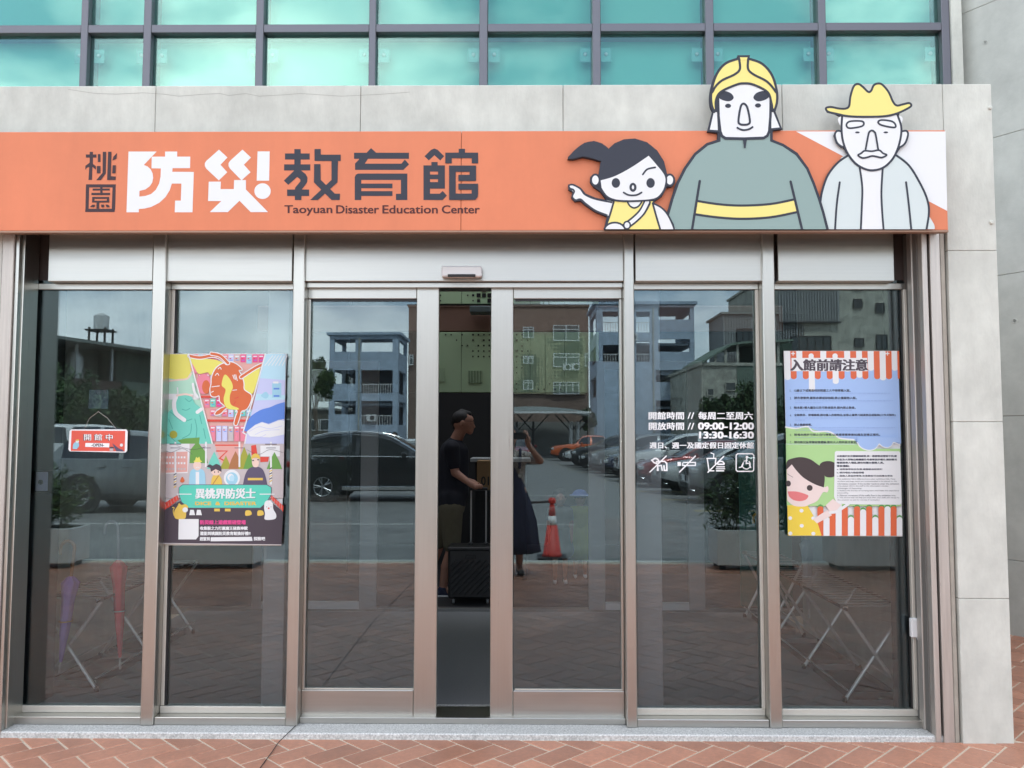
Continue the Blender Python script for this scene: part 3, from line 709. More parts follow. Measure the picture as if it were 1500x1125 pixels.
# fire fighter
def d_fire(p):
    bodyf = [(205, 562), (140, 585), (70, 640), (10, 730), (-30, 810), (-60, 900), (-85, 990), (-98, 1100), (826, 1100), (800, 980), (776, 900), (745, 810), (710, 725), (650, 640), (570, 590), (505, 562)]
    p.poly([(205, 520), (505, 520), (505, 570), (205, 570)], sage)
    p.poly(crom(bodyf[:8])+crom(bodyf[8:]), sage)
    p.stroke([(206, 500), (208, 566), (140, 588), (70, 645), (14, 725), (-28, 808), (-60, 900), (-85, 990), (-100, 1075)], 15, inkd, smooth=False)
    p.stroke([(504, 500), (504, 566), (570, 592), (648, 645), (708, 725), (745, 812), (776, 900), (800, 980), (824, 1075)], 15, inkd, smooth=False)
    p.poly([(80, 910)]+crom([(80, 910), (210, 930), (340, 936), (500, 928), (638, 898)])+[(655, 972)]+crom([(655, 972), (500, 1002), (340, 1012), (200, 1004), (70, 985)]), yellow)
    p.stroke([(82, 910), (210, 929), (340, 936), (500, 927), (638, 900)], 13, inkd); p.stroke([(74, 986), (200, 1003), (340, 1011), (500, 1002), (654, 972)], 13, inkd)
    p.stroke([(97, 797), (52, 1080)], 14, inkd); p.stroke([(613, 800), (680, 1080)], 14, inkd)
    for g_ in ([(172, 400), (147, 510), (205, 514), (200, 400)], [(518, 400), (558, 497), (498, 503), (498, 400)]):
        p.poly(g_, white); p.stroke(g_, 11, inkd, smooth=False, closed=True)
    face = [(200, 320), (203, 430), (215, 520), (240, 553), (350, 556), (460, 552), (490, 525), (498, 430), (500, 320)]
    p.poly([(215, 265), (345, 225), (480, 265)]+[(500, 320), (498, 430), (492, 520), (480, 542), (460, 553), (240, 555), (222, 542), (213, 520), (203, 430), (200, 320)], white)
    p.stroke([(200, 320), (203, 430), (213, 515), (222, 540), (242, 554), (350, 556), (460, 552), (480, 540), (491, 515), (498, 430), (500, 320)], 15, inkd, smooth=False)
    for s_ in (0, 1):
        f = (lambda x: x) if not s_ else (lambda x: 690-x)
        p.blob([(f(203), 292), (f(240), 286), (f(275), 300), (f(289), 325), (f(265), 344), (f(225), 337), (f(200), 318)], inkd)
    p.ell(257, 370, 17, 12, inkd); p.ell(427, 368, 17, 12, inkd)
    p.stroke([(345, 358), (328, 378), (316, 455), (325, 474), (348, 478), (372, 474), (381, 455), (366, 380)], 12, inkd, closed=True)
    p.stroke([(310, 495), (330, 505), (352, 508), (378, 502), (396, 491)], 11, inkd)
    p.poly([(340, 556), (364, 556), (357, 610), (348, 610)], inkd)
    hel_o = [(178, 405), (163, 360), (162, 290), (190, 195), (240, 132), (312, 104), (345, 98), (376, 104), (450, 132), (505, 195), (532, 280), (535, 345), (520, 400)]
    hel_i = [(508, 385), (502, 350), (480, 292), (400, 250), (345, 243), (300, 252), (215, 292), (188, 340), (188, 392)]
    p.poly(crom(hel_o)+crom(hel_i), yellow)
    p.stroke(hel_o, 14, inkd); p.stroke(hel_i, 13, inkd); p.stroke([(178, 400), (188, 392)], 13, inkd); p.stroke([(520, 400), (508, 388)], 13, inkd)
    p.stroke([(318, 100), (324, 160), (295, 192), (225, 225), (188, 258), (166, 295)], 13, inkd); p.stroke([(372, 100), (370, 160), (400, 192), (465, 225), (500, 255), (530, 295)], 13, inkd)
    p.poly([(318, 92), (373, 92), (368, 112), (323, 112)], yellow); p.stroke([(322, 112), (316, 90), (374, 90), (369, 112)], 12, inkd, smooth=False)
silf = crom([(178, 412), (156, 370), (155, 290), (184, 190), (236, 125), (308, 97)], False, 5)+[(312, 83), (378, 83), (382, 97)]+crom([(452, 124), (511, 190), (538, 275), (542, 345), (528, 402)], False, 5)
silf += [(566, 502), (512, 510), (512, 562), (572, 584), (652, 635), (714, 720), (752, 808), (783, 898), (808, 980), (832, 1100), (-106, 1100), (-92, 990), (-67, 900), (-36, 806), (7, 720), (65, 638), (136, 580), (199, 560), (199, 522), (140, 516), (168, 405)]
cutout(silf, -.118, d_fire, (1000, 60), 3.88, lab='cartoon fire fighter in a yellow helmet on the sign')
# girl
def d_girl(p):
    K = inkd
    p.blob([(70, 457), (100, 455), (150, 482), (185, 525), (260, 557), (400, 585), (360, 680), (260, 640), (190, 592), (152, 562), (112, 566), (91, 540), (97, 502), (70, 480)], white)
    p.stroke([(345, 676), (260, 642), (190, 592), (152, 560), (115, 566), (91, 540), (105, 505), (98, 490), (72, 478), (68, 458), (98, 454), (150, 482), (185, 525), (260, 557), (380, 582)], 13, K)
    p.blob([(680, 588), (745, 622), (790, 670), (830, 745), (845, 800), (745, 800), (705, 660)], white); p.stroke([(690, 592), (745, 622), (790, 672), (826, 745), (845, 800)], 13, K)
    p.poly([(402, 575), (680, 575), (740, 800), (325, 800)], yellow); p.stroke([(395, 580), (365, 680), (325, 790)], 14, K); p.stroke([(680, 588), (705, 680), (738, 790)], 14, K)
    p.blob([(500, 575), (515, 605), (545, 616), (575, 604), (590, 575)], white); p.stroke([(496, 582), (515, 610), (545, 624), (577, 610), (598, 582)], 12, K)
    p.stroke([(640, 585), (600, 655), (545, 710), (495, 748)], 54, K); p.stroke([(640, 580), (600, 655), (545, 710), (500, 745)], 28, white)
    p.ell(492, 750, 30, 33, K); p.ell(492, 750, 18, 21, white)
    p.ell(402, 790, 84, 66, K); p.ell(402, 790, 70, 52, white)
    for cx in (260, 805): p.ell(cx, 420, 38, 48, K); p.ell(cx, 420, 24, 33, white)
    hd = [(356, 196), (400, 156), (470, 126), (550, 120), (640, 148), (710, 208), (758, 285), (783, 370), (782, 460), (748, 530), (690, 568), (560, 580), (420, 577), (340, 545), (296, 480), (284, 400), (292, 330), (306, 277)]
    p.blob(hd, K); p.blob([(62, 258), (110, 200), (180, 150), (250, 137), (310, 155), (360, 196), (380, 260), (306, 280), (240, 262), (170, 248), (95, 264)], K)
    p.poly([(299, 423)]+crom([(299, 423), (400, 393), (520, 330), (650, 243)])+crom([(650, 243), (700, 300), (765, 385), (769, 455), (738, 520), (685, 556), (560, 567), (425, 564), (350, 537), (306, 478)]), white)
    p.ell(410, 442, 31, 36, K); p.ell(664, 442, 31, 36, K); p.stroke([(607, 380), (640, 342), (698, 328)], 13, K)
    p.ell(535, 474, 26, 33, K); p.ell(535, 474, 8, 15, white); p.stroke([(467, 512), (498, 529), (533, 533), (568, 528), (598, 512)], 13, K)
silg = [(62, 450), (100, 447), (155, 475), (190, 518), (262, 548), (345, 565), (296, 500), (250, 470), (222, 430), (224, 395), (250, 372), (284, 378), (292, 330), (300, 280), (240, 264), (170, 250), (95, 268), (58, 264), (60, 250), (110, 198), (180, 146), (250, 132), (310, 150), (356, 190), (400, 150), (470, 120), (550, 114), (640, 142), (714, 203), (764, 282), (786, 374), (820, 374), (844, 400), (844, 440), (820, 468), (785, 470), (752, 535), (700, 570), (690, 585), (748, 615), (797, 668), (835, 742), (850, 800), (320, 800), (345, 684), (260, 650), (186, 600), (152, 570), (110, 575), (84, 545), (94, 505), (64, 488)]
cutout(silg, -.124, d_girl, (820, 180), 5.0, lab='cartoon girl with a ponytail pointing left on the sign')

#=====================================================================
# POSTERS, NOTICES
#=====================================================================
def flat(name, c, rough=.45): return mat(name, tuple(.82*x for x in s2l(c)), rough)
YP = YG-.0135
def sheet(corners, Y, label, name='poster', base=white, cat='poster', t=.0012):
    ps = [P(x, y, Y) for x, y in corners]
    c = (ps[0]+ps[2])/2; o = empty(name, (c.x, Y, min(p.z for p in ps)), label, cat)
    b = MB(); b.prism([(p.x, p.z) for p in ps], Y, Y+t, base); b.build('sheet', o)
    return o
# --- left poster
pc = [(246, 518), (420, 518), (412, 797), (236, 795)]
po = sheet(pc, YP, 'colourful fantasy game poster with an orange dragon, taped to the left pane')
T_teal = flat('print_teal', (120, 215, 195)); T_mint = flat('print_mint', (185, 230, 205)); T_yel = flat('print_lemon', (240, 232, 110)); T_or = flat('print_orange', (222, 110, 60))
T_pink = flat('print_pink', (240, 140, 160)); T_rose = flat('print_rose', (232, 175, 165)); T_lav = flat('print_lavender', (205, 210, 245)); T_blue = flat('print_blue', (95, 140, 225)); T_sky = flat('print_ice', (190, 230, 245))
T_grn = flat('print_green', (110, 165, 75)); T_olv = flat('print_olive', (170, 170, 60)); T_brn = flat('print_brown', (180, 120, 75)); T_red = flat('print_red', (225, 75, 60)); T_gry = flat('print_warm_grey', (205, 195, 195))
T_dk = flat('print_charcoal', (75, 65, 75)); T_pur = flat('print_plum', (95, 85, 110)); T_hot = flat('print_magenta', (235, 80, 150)); T_skin = flat('print_skin', (245, 215, 200)); T_gold = flat('print_gold', (235, 200, 90))
T_turq = flat('print_turquoise', (95, 215, 190)); T_lblue = flat('print_pale_blue', (165, 215, 235)); T_dteal = flat('print_deep_teal', (70, 165, 150))
p = Print(YP, (225, 500), 7.033, step=.00003)
p.poly([(150, 132), (370, 132), (622, 1125), (110, 1125)], T_mint); p.poly([(150, 132), (365, 132), (395, 300), (345, 380), (250, 395), (140, 380)], T_yel)
p.stroke([(135, 410), (250, 398), (345, 385), (390, 330)], 18, T_skin); p.poly([(132, 540), (450, 540), (470, 600), (130, 600)], white)
p.poly([(370, 132), (1150, 132), (925, 1125), (622, 1125)], T_rose)
random.seed(11)
for y0 in (135, 330, 590, 700, 870):
    for x0 in range(400, 1140, 62):
        lo = 372+(y0-132)*.26; hi = 1145-(y0-132)*.23
        if x0 < lo+10 or x0+54 > hi: continue
        h_ = random.uniform(60, 95) if y0 < 870 else 160; c_ = random.choice([T_pink, T_lav, T_teal, T_lblue, T_hot, T_gry])
        p.rect(x0, y0, x0+54, y0+h_, c_); p.rect(x0+8, y0+14, x0+46, y0+26, white); p.rect(x0+10, y0+38, x0+30, y0+48, T_red); p.rect(x0+14, y0+56, x0+44, y0+62, T_blue)
for y0 in (560, 805, 1060): p.poly([(372+(y0-132)*.26+6, y0), (1145-(y0-132)*.23-6, y0), (1145-(y0-132)*.23-8, y0+22), (372+(y0-132)*.26+8, y0+22)], T_red)
p.ell(430, 260, 42, 75, T_pink); p.ell(520, 440, 78, 105, T_pink); p.ell(545, 470, 42, 70, T_or)
p.blob([(380, 175), (500, 180), (640, 190), (720, 230), (640, 300), (590, 350), (560, 320), (470, 335), (420, 260)], T_yel)
p.blob([(920, 390), (1000, 330), (1100, 265), (1050, 480), (1010, 545), (950, 520), (900, 450)], T_yel)
# dragon-like beast: body, neck, head, wing arms, legs
dr = [(790, 215), (860, 240), (912, 290), (880, 300), (905, 350), (930, 430), (935, 500), (1010, 560), (990, 650), (955, 700), (905, 720), (890, 780), (860, 860), (835, 850), (850, 780), (868, 715), (810, 690), (750, 690), (690, 745), (640, 755), (650, 725), (700, 690), (740, 670), (690, 620), (680, 560), (640, 570), (600, 560), (588, 500), (600, 440), (605, 370), (640, 290), (700, 240)]
p.stroke(dr, 20, white, closed=True); p.blob(dr, T_or, 4)
for st in ([(372, 150), (480, 168), (600, 150), (680, 165), (760, 225)], [(600, 128), (690, 150), (770, 225)], [(905, 370), (980, 320), (1060, 270), (1125, 240)]):
    p.stroke(st, 44, white); p.stroke(st, 26, T_or)
p.blob([(735, 345), (790, 390), (820, 470), (790, 560), (800, 650), (880, 690), (860, 705), (760, 690), (725, 600), (745, 500), (705, 450)], T_yel)
for st in ([(605, 470), (640, 465), (680, 460)], [(668, 285), (690, 270), (700, 288)], [(640, 352), (660, 330), (675, 350)], [(820, 350), (835, 390)], [(835, 345), (850, 395)], [(850, 345), (866, 405)], [(600, 525), (620, 515)], [(820, 505), (860, 500)]): p.stroke(st, 8, white)
for st in ([(840, 590), (880, 575)], [(850, 620), (830, 650)]): p.stroke(st, 8, T_red)
# left creature: round teal beast with pale horns
p.blob([(130, 760), (200, 690), (215, 600), (270, 560), (380, 555), (430, 640), (500, 700), (560, 860), (610, 1060), (500, 1125), (110, 1125), (112, 900)], T_teal)
for st in ([(330, 590), (370, 620), (400, 600)], [(300, 700), (340, 710), (380, 690)], [(395, 850), (380, 950), (300, 1000)], [(430, 800), (450, 900), (440, 1000)], [(160, 800), (200, 900)], [(480, 760), (500, 850)], [(180, 730), (300, 820), (400, 800)], [(150, 960), (240, 1040)], [(520, 900), (540, 1000)]): p.stroke(st, 6, T_dteal)
p.stroke([(235, 575), (215, 640), (235, 740), (320, 810)], 42, white); p.stroke([(250, 560), (255, 520), (250, 480)], 14, white); p.stroke([(410, 440), (425, 520), (460, 580)], 26, white); p.stroke([(455, 730), (495, 700)], 36, white)
p.stroke([(245, 560), (330, 545), (400, 560)], 20, T_skin); p.ell(210, 960, 40, 40, T_olv); p.poly([(250, 1020), (330, 1000), (480, 990), (470, 1080), (300, 1060)], T_grn)
# right world
p.poly([(1155, 132), (1362, 132), (1345, 1125), (930, 1125), (925, 1100)], T_lav); p.poly([(1155, 132), (1362, 132), (1360, 400), (1100, 380)], T_sky)
for k in range(6): p.stroke([(1150+k*36, 250), (1230+k*30, 150)], 8, white)
p.poly([(1060, 540), (1358, 555), (1357, 600), (1050, 610)], T_sky); p.rect(1225, 430, 1320, 580, T_lblue); p.rect(1240, 480, 1300, 497, T_blue); p.rect(1240, 555, 1300, 572, T_blue); p.rect(1235, 415, 1290, 435, white); p.blob([(1110, 560), (1160, 520), (1190, 560), (1160, 590)], T_lblue)
p.poly(crom([(940, 880), (1000, 780), (1100, 710), (1200, 680), (1270, 650), (1355, 625)])+[(1352, 800), (1290, 810), (1190, 850), (1120, 830), (1050, 860), (960, 930), (938, 920)], T_blue)
p.poly([(960, 935), (1050, 865), (1120, 835), (1190, 858), (1300, 812), (1352, 820), (1350, 960), (1200, 990), (1000, 980)], white)
for st in ([(990, 930), (1090, 880), (1200, 900), (1330, 870)], [(1050, 960), (1150, 920), (1300, 910)], [(980, 990), (1100, 985), (1160, 960)]): p.stroke(st, 5, T_lav)
for st in ([(365, 132), (480, 560), (630, 1125)], [(1155, 132), (1050, 520), (925, 940), (960, 960), (930, 1125)]): p.stroke(st, 13, white, smooth=False)
p.build('artwork', po)
kk = p.k
p = Print(YP-.00003*kk-.0003, (225, 650), 7.033, step=.00003)
p.poly([(110, 0), (1345, 0), (1335, 560), (100, 560)], T_gry)
p.poly([(112, 0), (370, 0), (370, 60), (350, 300), (110, 310)], white); p.poly([(120, 90), (350, 80), (348, 290), (115, 300)], T_rose); p.rect(1100, 20, 1300, 130, white)
for k in range(7): p.rect(130+k*30, 250, 148+k*30, 270, T_gry); p.rect(130+k*30, 190, 148+k*30, 210, white); p.rect(130+k*30, 130, 148+k*30, 150, white)
p.poly([(380, 60), (430, 0), (470, 0), (540, 90), (560, 200), (370, 200)], T_grn); p.poly([(625, 0), (930, 0), (900, 90), (790, 200), (700, 200)], T_rose); p.stroke([(640, 15), (880, 15)], 14, T_red); p.stroke([(650, 75), (760, 75), (680, 150), (720, 170)], 14, T_red, smooth=False)
for cx, w_, t, c_ in ((625, 75, 80, T_teal), (745, 65, 120, T_olv), (845, 75, 75, T_brn), (935, 60, 30, T_olv), (985, 60, 90, T_grn), (1245, 80, 85, T_grn)):
    p.poly([(cx, t), (cx+w_*.6, t+90), (cx+w_, 260), (cx-w_, 260), (cx-w_*.6, t+90)], c_)
p.poly([(1005, 20), (1055, 10), (1070, 110), (1010, 120)], T_red); p.poly([(1100, 135), (1190, 135), (1180, 185), (1100, 190)], T_red)
for px_ in (225, 540, 885, 1210):
    p.rect(px_-9, -20, px_+9, 420 if px_ in (225, 1210) else 240, white); p.rect(px_-60, 0, px_+60, 8, T_dk) if px_ in (225, 1210) else None; p.rect(px_-50, 40, px_+50, 46, T_pur)
for px_ in (222, 1208):
    for k in range(6): p.poly([(px_-14, 315+k*26 if px_ < 500 else 255+k*26), (px_+14, 300+k*26 if px_ < 500 else 240+k*26), (px_+14, 312+k*26 if px_ < 500 else 252+k*26), (px_-14, 327+k*26 if px_ < 500 else 267+k*26)], T_gold if k % 2 else T_dk)
for st in ([(110, 60), (180, 90), (300, 50), (400, 110)], [(960, 60), (1080, 110), (1200, 60), (1330, 90)], [(240, 20), (400, 60), (540, 30)]): p.stroke(st, 3, T_dk)
p.blob([(298, 340), (320, 380), (300, 400), (275, 390), (280, 365)], T_or)
# three small people and a glass ball above the ribbon
p.poly(crom([(365, 430), (375, 300), (410, 262), (455, 255), (505, 265), (530, 310), (538, 430)]), T_lblue); p.rect(435, 290, 470, 430, white); p.ell(452, 225, 42, 50, T_skin); p.poly([(412, 180), (428, 172), (440, 135), (455, 148), (472, 132), (485, 172), (502, 180), (490, 190), (424, 190)], T_yel); p.stroke([(437, 248), (455, 240), (473, 248)], 6, white)
p.poly(crom([(590, 430), (600, 360), (625, 320), (670, 320), (700, 360), (710, 430)]), T_gold); p.ell(645, 275, 55, 52, T_skin); p.poly(crom([(545, 235), (580, 212), (610, 225), (650, 208), (695, 235), (700, 290)])+[(640, 262), (592, 290), (585, 250)], T_dk); p.ell(630, 292, 6, 8, T_dk); p.ell(668, 290, 6, 8, T_dk); p.stroke([(610, 420), (670, 330)], 8, T_brn)
p.ell(808, 355, 84, 88, white); p.ell(808, 360, 62, 66, T_lblue); p.ell(795, 345, 34, 36, white); p.poly([(808, 320), (835, 345), (825, 385), (790, 385), (780, 345)], T_sky)
p.poly(crom([(920, 430), (945, 320), (985, 255), (1050, 235), (1115, 255), (1150, 320), (1175, 430)]), T_pur); p.rect(972, 352, 1127, 376, T_gold); p.poly(crom([(1015, 150), (1015, 200), (1030, 235), (1050, 242), (1075, 235), (1088, 200), (1088, 150)]), T_skin); p.poly(crom([(1005, 160), (1015, 120), (1052, 100), (1090, 120), (1100, 160)])+[(1052, 140)], T_gold); p.ell(1027, 172, 10, 7, T_dk); p.ell(1078, 165, 10, 7, T_dk)
p.poly([(100, 620), (245, 530), (262, 575), (100, 700)], T_red); p.poly([(1340, 640), (1215, 530), (1210, 570), (1335, 700)], T_red)
for k in range(5): p.stroke([(120+k*28, 612-k*18), (132+k*28, 662-k*20)], 4, T_rose); p.stroke([(1225+k*24, 552+k*19), (1222+k*24, 590+k*22)], 4, T_rose)
p.poly([(100, 690), (270, 590), (1200, 590), (1335, 700), (1318, 1040), (80, 1020)], T_dk)
for dx, m_, hgt in ((0, T_turq, 0),):
    p.poly([(300, 422), (1170, 422), (1215, 450), (1215, 520), (1170, 600), (1100, 662), (365, 662), (290, 600), (262, 520), (265, 450)], T_turq)
p.stroke([(300, 422), (1170, 422), (1215, 450), (1215, 520), (1170, 600), (1100, 662), (365, 662), (290, 600), (262, 520), (265, 450)], 6, T_pur, smooth=False, closed=True)
p.stroke([(245, 519), (390, 519)], 9, white); p.stroke([(1098, 519), (1245, 519)], 9, white)
p.text('異桃界防災士', 440, 468, 1052, 570, T_dteal, bold=5); p.text('異桃界防災士', 436, 462, 1048, 564, white, bold=5)
p.text('DICE  &  DISASTER', 432, 597, 1058, 632, T_gold, bold=3)
for cx in (655, 765): p.rect(cx-28, 668, cx+30, 696, T_gold)
for cx in (400, 470): p.poly([(cx-20, 680), (cx+16, 680), (cx+30, 735), (cx-30, 735)], white)
for cx in (980, 1105): p.blob([(cx-28, 690), (cx+20, 690), (cx+30, 730), (cx-30, 740)], T_gold)
p.blob([(215, 700), (250, 640), (265, 612), (290, 630), (330, 622), (358, 650), (340, 700), (325, 770), (230, 770)], T_gold); p.ell(328, 680, 28, 26, white); p.stroke([(215, 740), (205, 690), (215, 660), (198, 655)], 9, T_gold)
p.blob([(1140, 660), (1150, 600), (1190, 582), (1230, 610), (1235, 670), (1265, 730), (1250, 775), (1150, 780), (1150, 720)], white); p.ell(1188, 665, 9, 9, T_red); p.ell(1165, 650, 4, 4, T_dk); p.ell(1212, 650, 4, 4, T_dk)
p.poly([(262, 775), (468, 775), (466, 950), (440, 985), (258, 985)], white)         # blank white square
p.text('防災線上遊戲重磅登場', 484, 786, 950, 830, T_hot, bold=2.5)
p.text('收集骰之力打贏魔王拯救神獸', 482, 852, 970, 888, white, bold=2); p.text('還能到桃園防災教育館換好禮!!', 482, 904, 998, 942, white, bold=2)
p.text('趕緊到', 480, 960, 580, 998, white, bold=2); p.poly([(592, 962), (1015, 958), (1022, 1000), (590, 1004)], white); p.text('探險吧', 1035, 958, 1150, 996, white, bold=2)
p.poly([(78, 1020), (1320, 1036), (1318, 1044), (78, 1030)], T_gry)
p.build('artwork', po)
b = MB(); b.bev(P(238, 797, YP).x, P(412, 797, YP).x, YP-.002, YP+.003, P(325, 799, YP).z, P(325, 797, YP).z, bead, .0005); b.build('lower_edge_strip', po)

# --- right poster
pc = [(1148, 514), (1315, 514), (1322, 786), (1155, 785)]
pn = sheet(pc, YP, 'striped visitor rules poster in blue, green and orange taped to the right pane')
U_blue = flat('print_cornflower', (170, 200, 245)); U_grn = flat('print_leaf', (180, 222, 150)); U_or = flat('print_vermilion', (228, 108, 66)); U_dg = flat('print_deep_green', (95, 160, 85)); U_hair = flat('print_umber', (70, 58, 58)); U_face = flat('print_blush', (245, 225, 218)); U_lip = flat('print_coral', (235, 130, 130)); U_yel = flat('print_sun', (245, 215, 75)); U_txt = flat('print_text', (62, 62, 80)); U_mute = flat('print_small_text', (150, 172, 222))
S2 = 7.757
p = Print(YP, (1140, 505), S2, step=.00003)
p.poly([(66, 72), (1358, 72), (1395, 1125), (90, 1125)], U_blue)
for k, (x0, m_, yb, yt) in enumerate([(66, white, 395, 72), (136, U_or, 385, 72), (205, white, 290, 72), (273, U_or, 385, 72), (341, white, 520, 72), (409, U_or, 385, 72), (477, white, 300, 72), (545, U_or, 385, 72), (612, white, 440, 72), (680, U_or, 385, 72), (748, white, 300, 72), (816, U_or, 385, 72), (884, white, 370, 72), (950, U_or, 385, 72), (1015, white, 290, 72), (1083, U_or, 385, 72), (1150, white, 400, 72), (1218, U_or, 385, 72), (1286, white, 290, 72), (1350, U_or, 385, 72)]):
    x1 = min(x0+68, 1362+ (yb-72)*.035); sh = lambda y: (y-72)*.02
    n_ = 8; pts = [(x0+sh(yt), yt), (x1+sh(yt), yt), (x1+sh(yb), yb-20)]+[(x0+sh(yb)+(x1-x0)*(.5+.5*math.cos(PI*j/n_)), yb-20+26*math.sin(PI*j/n_)) for j in range(1, n_)]+[(x0+sh(yb), yb-20)]
    p.poly(pts, m_)
for cx in (168, 1240): p.stroke([(cx, 82), (cx, 118)], 11, white); p.stroke([(cx-18, 100), (cx+18, 100)], 11, white)
for x0, x1, yy in ((136, 1010, 190), ): p.poly([(150, 150), (1010, 150), (1015, 300), (150, 300)], white)
for x0 in (273, 545): p.poly([(x0, 72), (x0+195, 72), (x0+195, 145), (x0, 145)], U_or); p.ell(x0+100, 128, 30, 30, white)
p.text('入館前請注意', 142, 166, 1010, 294, T_dk, bold=7)
p.poly([(84, 940), (200, 950), (330, 930), (420, 970), (560, 1000), (640, 1010), (700, 1060), (880, 1090), (890, 1125), (90, 1125)], U_grn)
p.stroke([(84, 935), (200, 950), (330, 930), (400, 985), (560, 985), (640, 1020), (700, 1062), (860, 1080)], 16, white)
rules = [('1.', '12歲以下或需要特別照護之人不得單獨入館。', 505, 535, 820), ('2.', '請衣著整齊,嚴禁赤膊或穿拖鞋,禁止攜寵物入館。', 590, 620, 890), ('3.', '除本館1樓大廳及公告可飲食區外,館內禁止飲食。', 700, 730, 878), ('4.', '全館禁菸、禁嚼檳榔,請勿攜入危險物品,並禁止攜帶刀械違禁品或動物(工作犬除外)', 785, 815, 1330), ('5.', '禁止嬉戲喧嘩。', 895, 922, 380), ('6.', '館場未經許可禁止自行導覽,以維護導覽專業知識及宣導正確性。', 1008, 1036, 1155), ('7.', '請勿將兒童單獨留置體驗,需有大人陪同並注意安全。', 1093, 1121, 930)]
for nb, tx, y0, y1, x1 in rules:
    p.text(nb, 132, y0+4, 148, y1, U_txt); p.text(tx, 180, y0, x1, y1, U_txt, bold=.7)
kk = p.k
p.build('artwork', pn)
p = Print(YP-.00003*kk-.0002, (1140, 505), S2, step=.00003)
for (y0, xe) in ((548, 1270), (634, 1305), (657, 500), (745, 840), (830, 1325), (853, 300), (940, 1325), (968, 960), (1050, 1320)):
    random.seed(y0); x = 190
    while x < xe:                                         # minute translated lines, too small to read in the photo
        w_ = random.uniform(14, 46); p.rect(x, y0, min(x+w_, xe), y0+3.5, U_mute); x += w_+9
p.build('small_print', pn)['kind'] = 'stuff'
kk += p.k
p = Print(YP-.00003*kk-.0005, (1140, 640), 7.5, step=.00003)
p.poly([(84, 82), (880, 82), (940, 130), (1342, 130), (1350, 760), (95, 760)], U_grn)
p.poly([(868, 60), (900, 105), (950, 135), (1010, 145), (1070, 125), (1110, 75), (1150, 108), (1205, 118), (1250, 90), (1270, 60), (1330, 60), (1338, 60), (1338, 0), (868, 0)], U_blue)
p.stroke([(868, 62), (900, 108), (950, 137), (1010, 147), (1070, 127), (1110, 77)], 11, white); p.stroke([(1110, 77), (1150, 110), (1205, 120), (1250, 92), (1270, 62), (1340, 90)], 11, white)
for k in range(14):
    x0 = 430+k*67; top = [745, 860, 745, 640, 745, 860, 745, 778, 745, 860, 745, 745, 745, 862][k]; m_ = (U_or, white)[k % 2]; x1 = min(x0+66, 1362)
    if x0 >= 1362: continue
    p.poly([(x0, top+24), (x0+8, top+6), (x0+33, top-6), (x1-8, top+6), (x1, top+24), (x1, 50+top), (x0, 50+top)], U_dg)
    p.poly([(x0, 1086), (x0, top+44)]+[(x0+(x1-x0)*(.5-.5*math.cos(PI*j/8)), top+44-28*math.sin(PI*j/8)) for j in range(1, 8)]+[(x1, top+44), (x1, 1086)], m_)
p.poly([(100, 750), (320, 750), (360, 820), (430, 940), (475, 1084), (105, 1084)], U_yel)
for c in ((255, 810), (130, 892), (385, 893), (257, 976), (132, 1060), (385, 1062)): p.ell(c[0], c[1], 22, 20, white)
p.poly([(380, 905), (540, 800), (590, 860), (425, 950)], U_face); p.poly(crom([(92, 340), (150, 300), (260, 330), (430, 480), (505, 550), (540, 540), (552, 575), (535, 610), (490, 610), (430, 700), (350, 740), (280, 765), (170, 755), (98, 700)]), U_face)
p.poly(crom([(88, 355), (95, 270), (150, 238), (250, 222), (350, 245), (430, 300), (480, 340), (510, 440), (500, 555)])+crom([(500, 555), (400, 520), (280, 450), (200, 370), (148, 302)])+[(95, 355)], U_hair)
p.blob([(455, 320), (480, 280), (540, 265), (600, 275), (640, 310), (640, 400), (600, 440), (530, 440), (500, 410)], U_hair)
p.ell(345, 560, 32, 32, U_hair); p.ell(110, 512, 28, 32, U_hair); p.stroke([(96, 405), (160, 443)], 4, U_hair); p.poly(crom([(102, 598), (200, 600), (290, 625), (330, 648), (300, 690), (230, 706), (160, 690), (115, 650)]), U_lip)
p.poly([(620, 170), (635, 155), (1325, 158), (1340, 175), (1355, 730), (1335, 745), (760, 740), (650, 730), (625, 690), (612, 660)], white)
p.poly([(520, 750), (600, 680), (660, 730), (690, 745), (640, 810), (560, 820)], U_face); p.stroke([(570, 830), (640, 820), (720, 770), (770, 735)], 32, white)
lines = [('本館屬於防災體驗訓練館,與一般靜態展覽館不同,嬰', 200, 222, 1300, 1.4), ('幼童及大型物品建議優先考慮寄放於櫃台,個別嬰兒', 238, 260, 1302, 1.4), ('需要推車入場區,請告知櫃台服務人員。', 273, 295, 1160, 1.4), ('寄放優點:', 308, 330, 780, 1.4), ('a. 減輕攜帶物品負擔,讓體驗過程順利', 345, 365, 1140, .5), ('b. 維持場區內動線順暢', 382, 402, 940, .5), ('c. 服務人員協助看管,有意願皆可洽詢櫃台寄放', 418, 438, 1255, .5)]
for tx, y0, y1, x1, bd_ in lines: p.text(tx, 643, y0, x1, y1, U_txt, bold=bd_)
for k, (tx, x1) in enumerate([('This exhibition hall is different from other exhibition halls. Many', 1285), ('strollers and large items are recommended to be placed on the', 1300), ('information counter. If the stroller needs to enter the exhibition', 1325), ('area, please inform the staff at the information counter.', 1215), ('Advantages of depositing:', 915), ('a. Reduce the burden of carrying items and make the experience', 1325), ('   smoothly', 770), ('b. Maintain movement of the traffic flow in the exhibition area', 1285), ('c. The service staff can help you look after your stuff, you can go to', 1325), ('   the counter to ask for service if necessary', 1110)]):
    p.text(tx, 648, 455+k*25.5, x1, 472+k*25.5, U_txt)
p.build('artwork', pn)

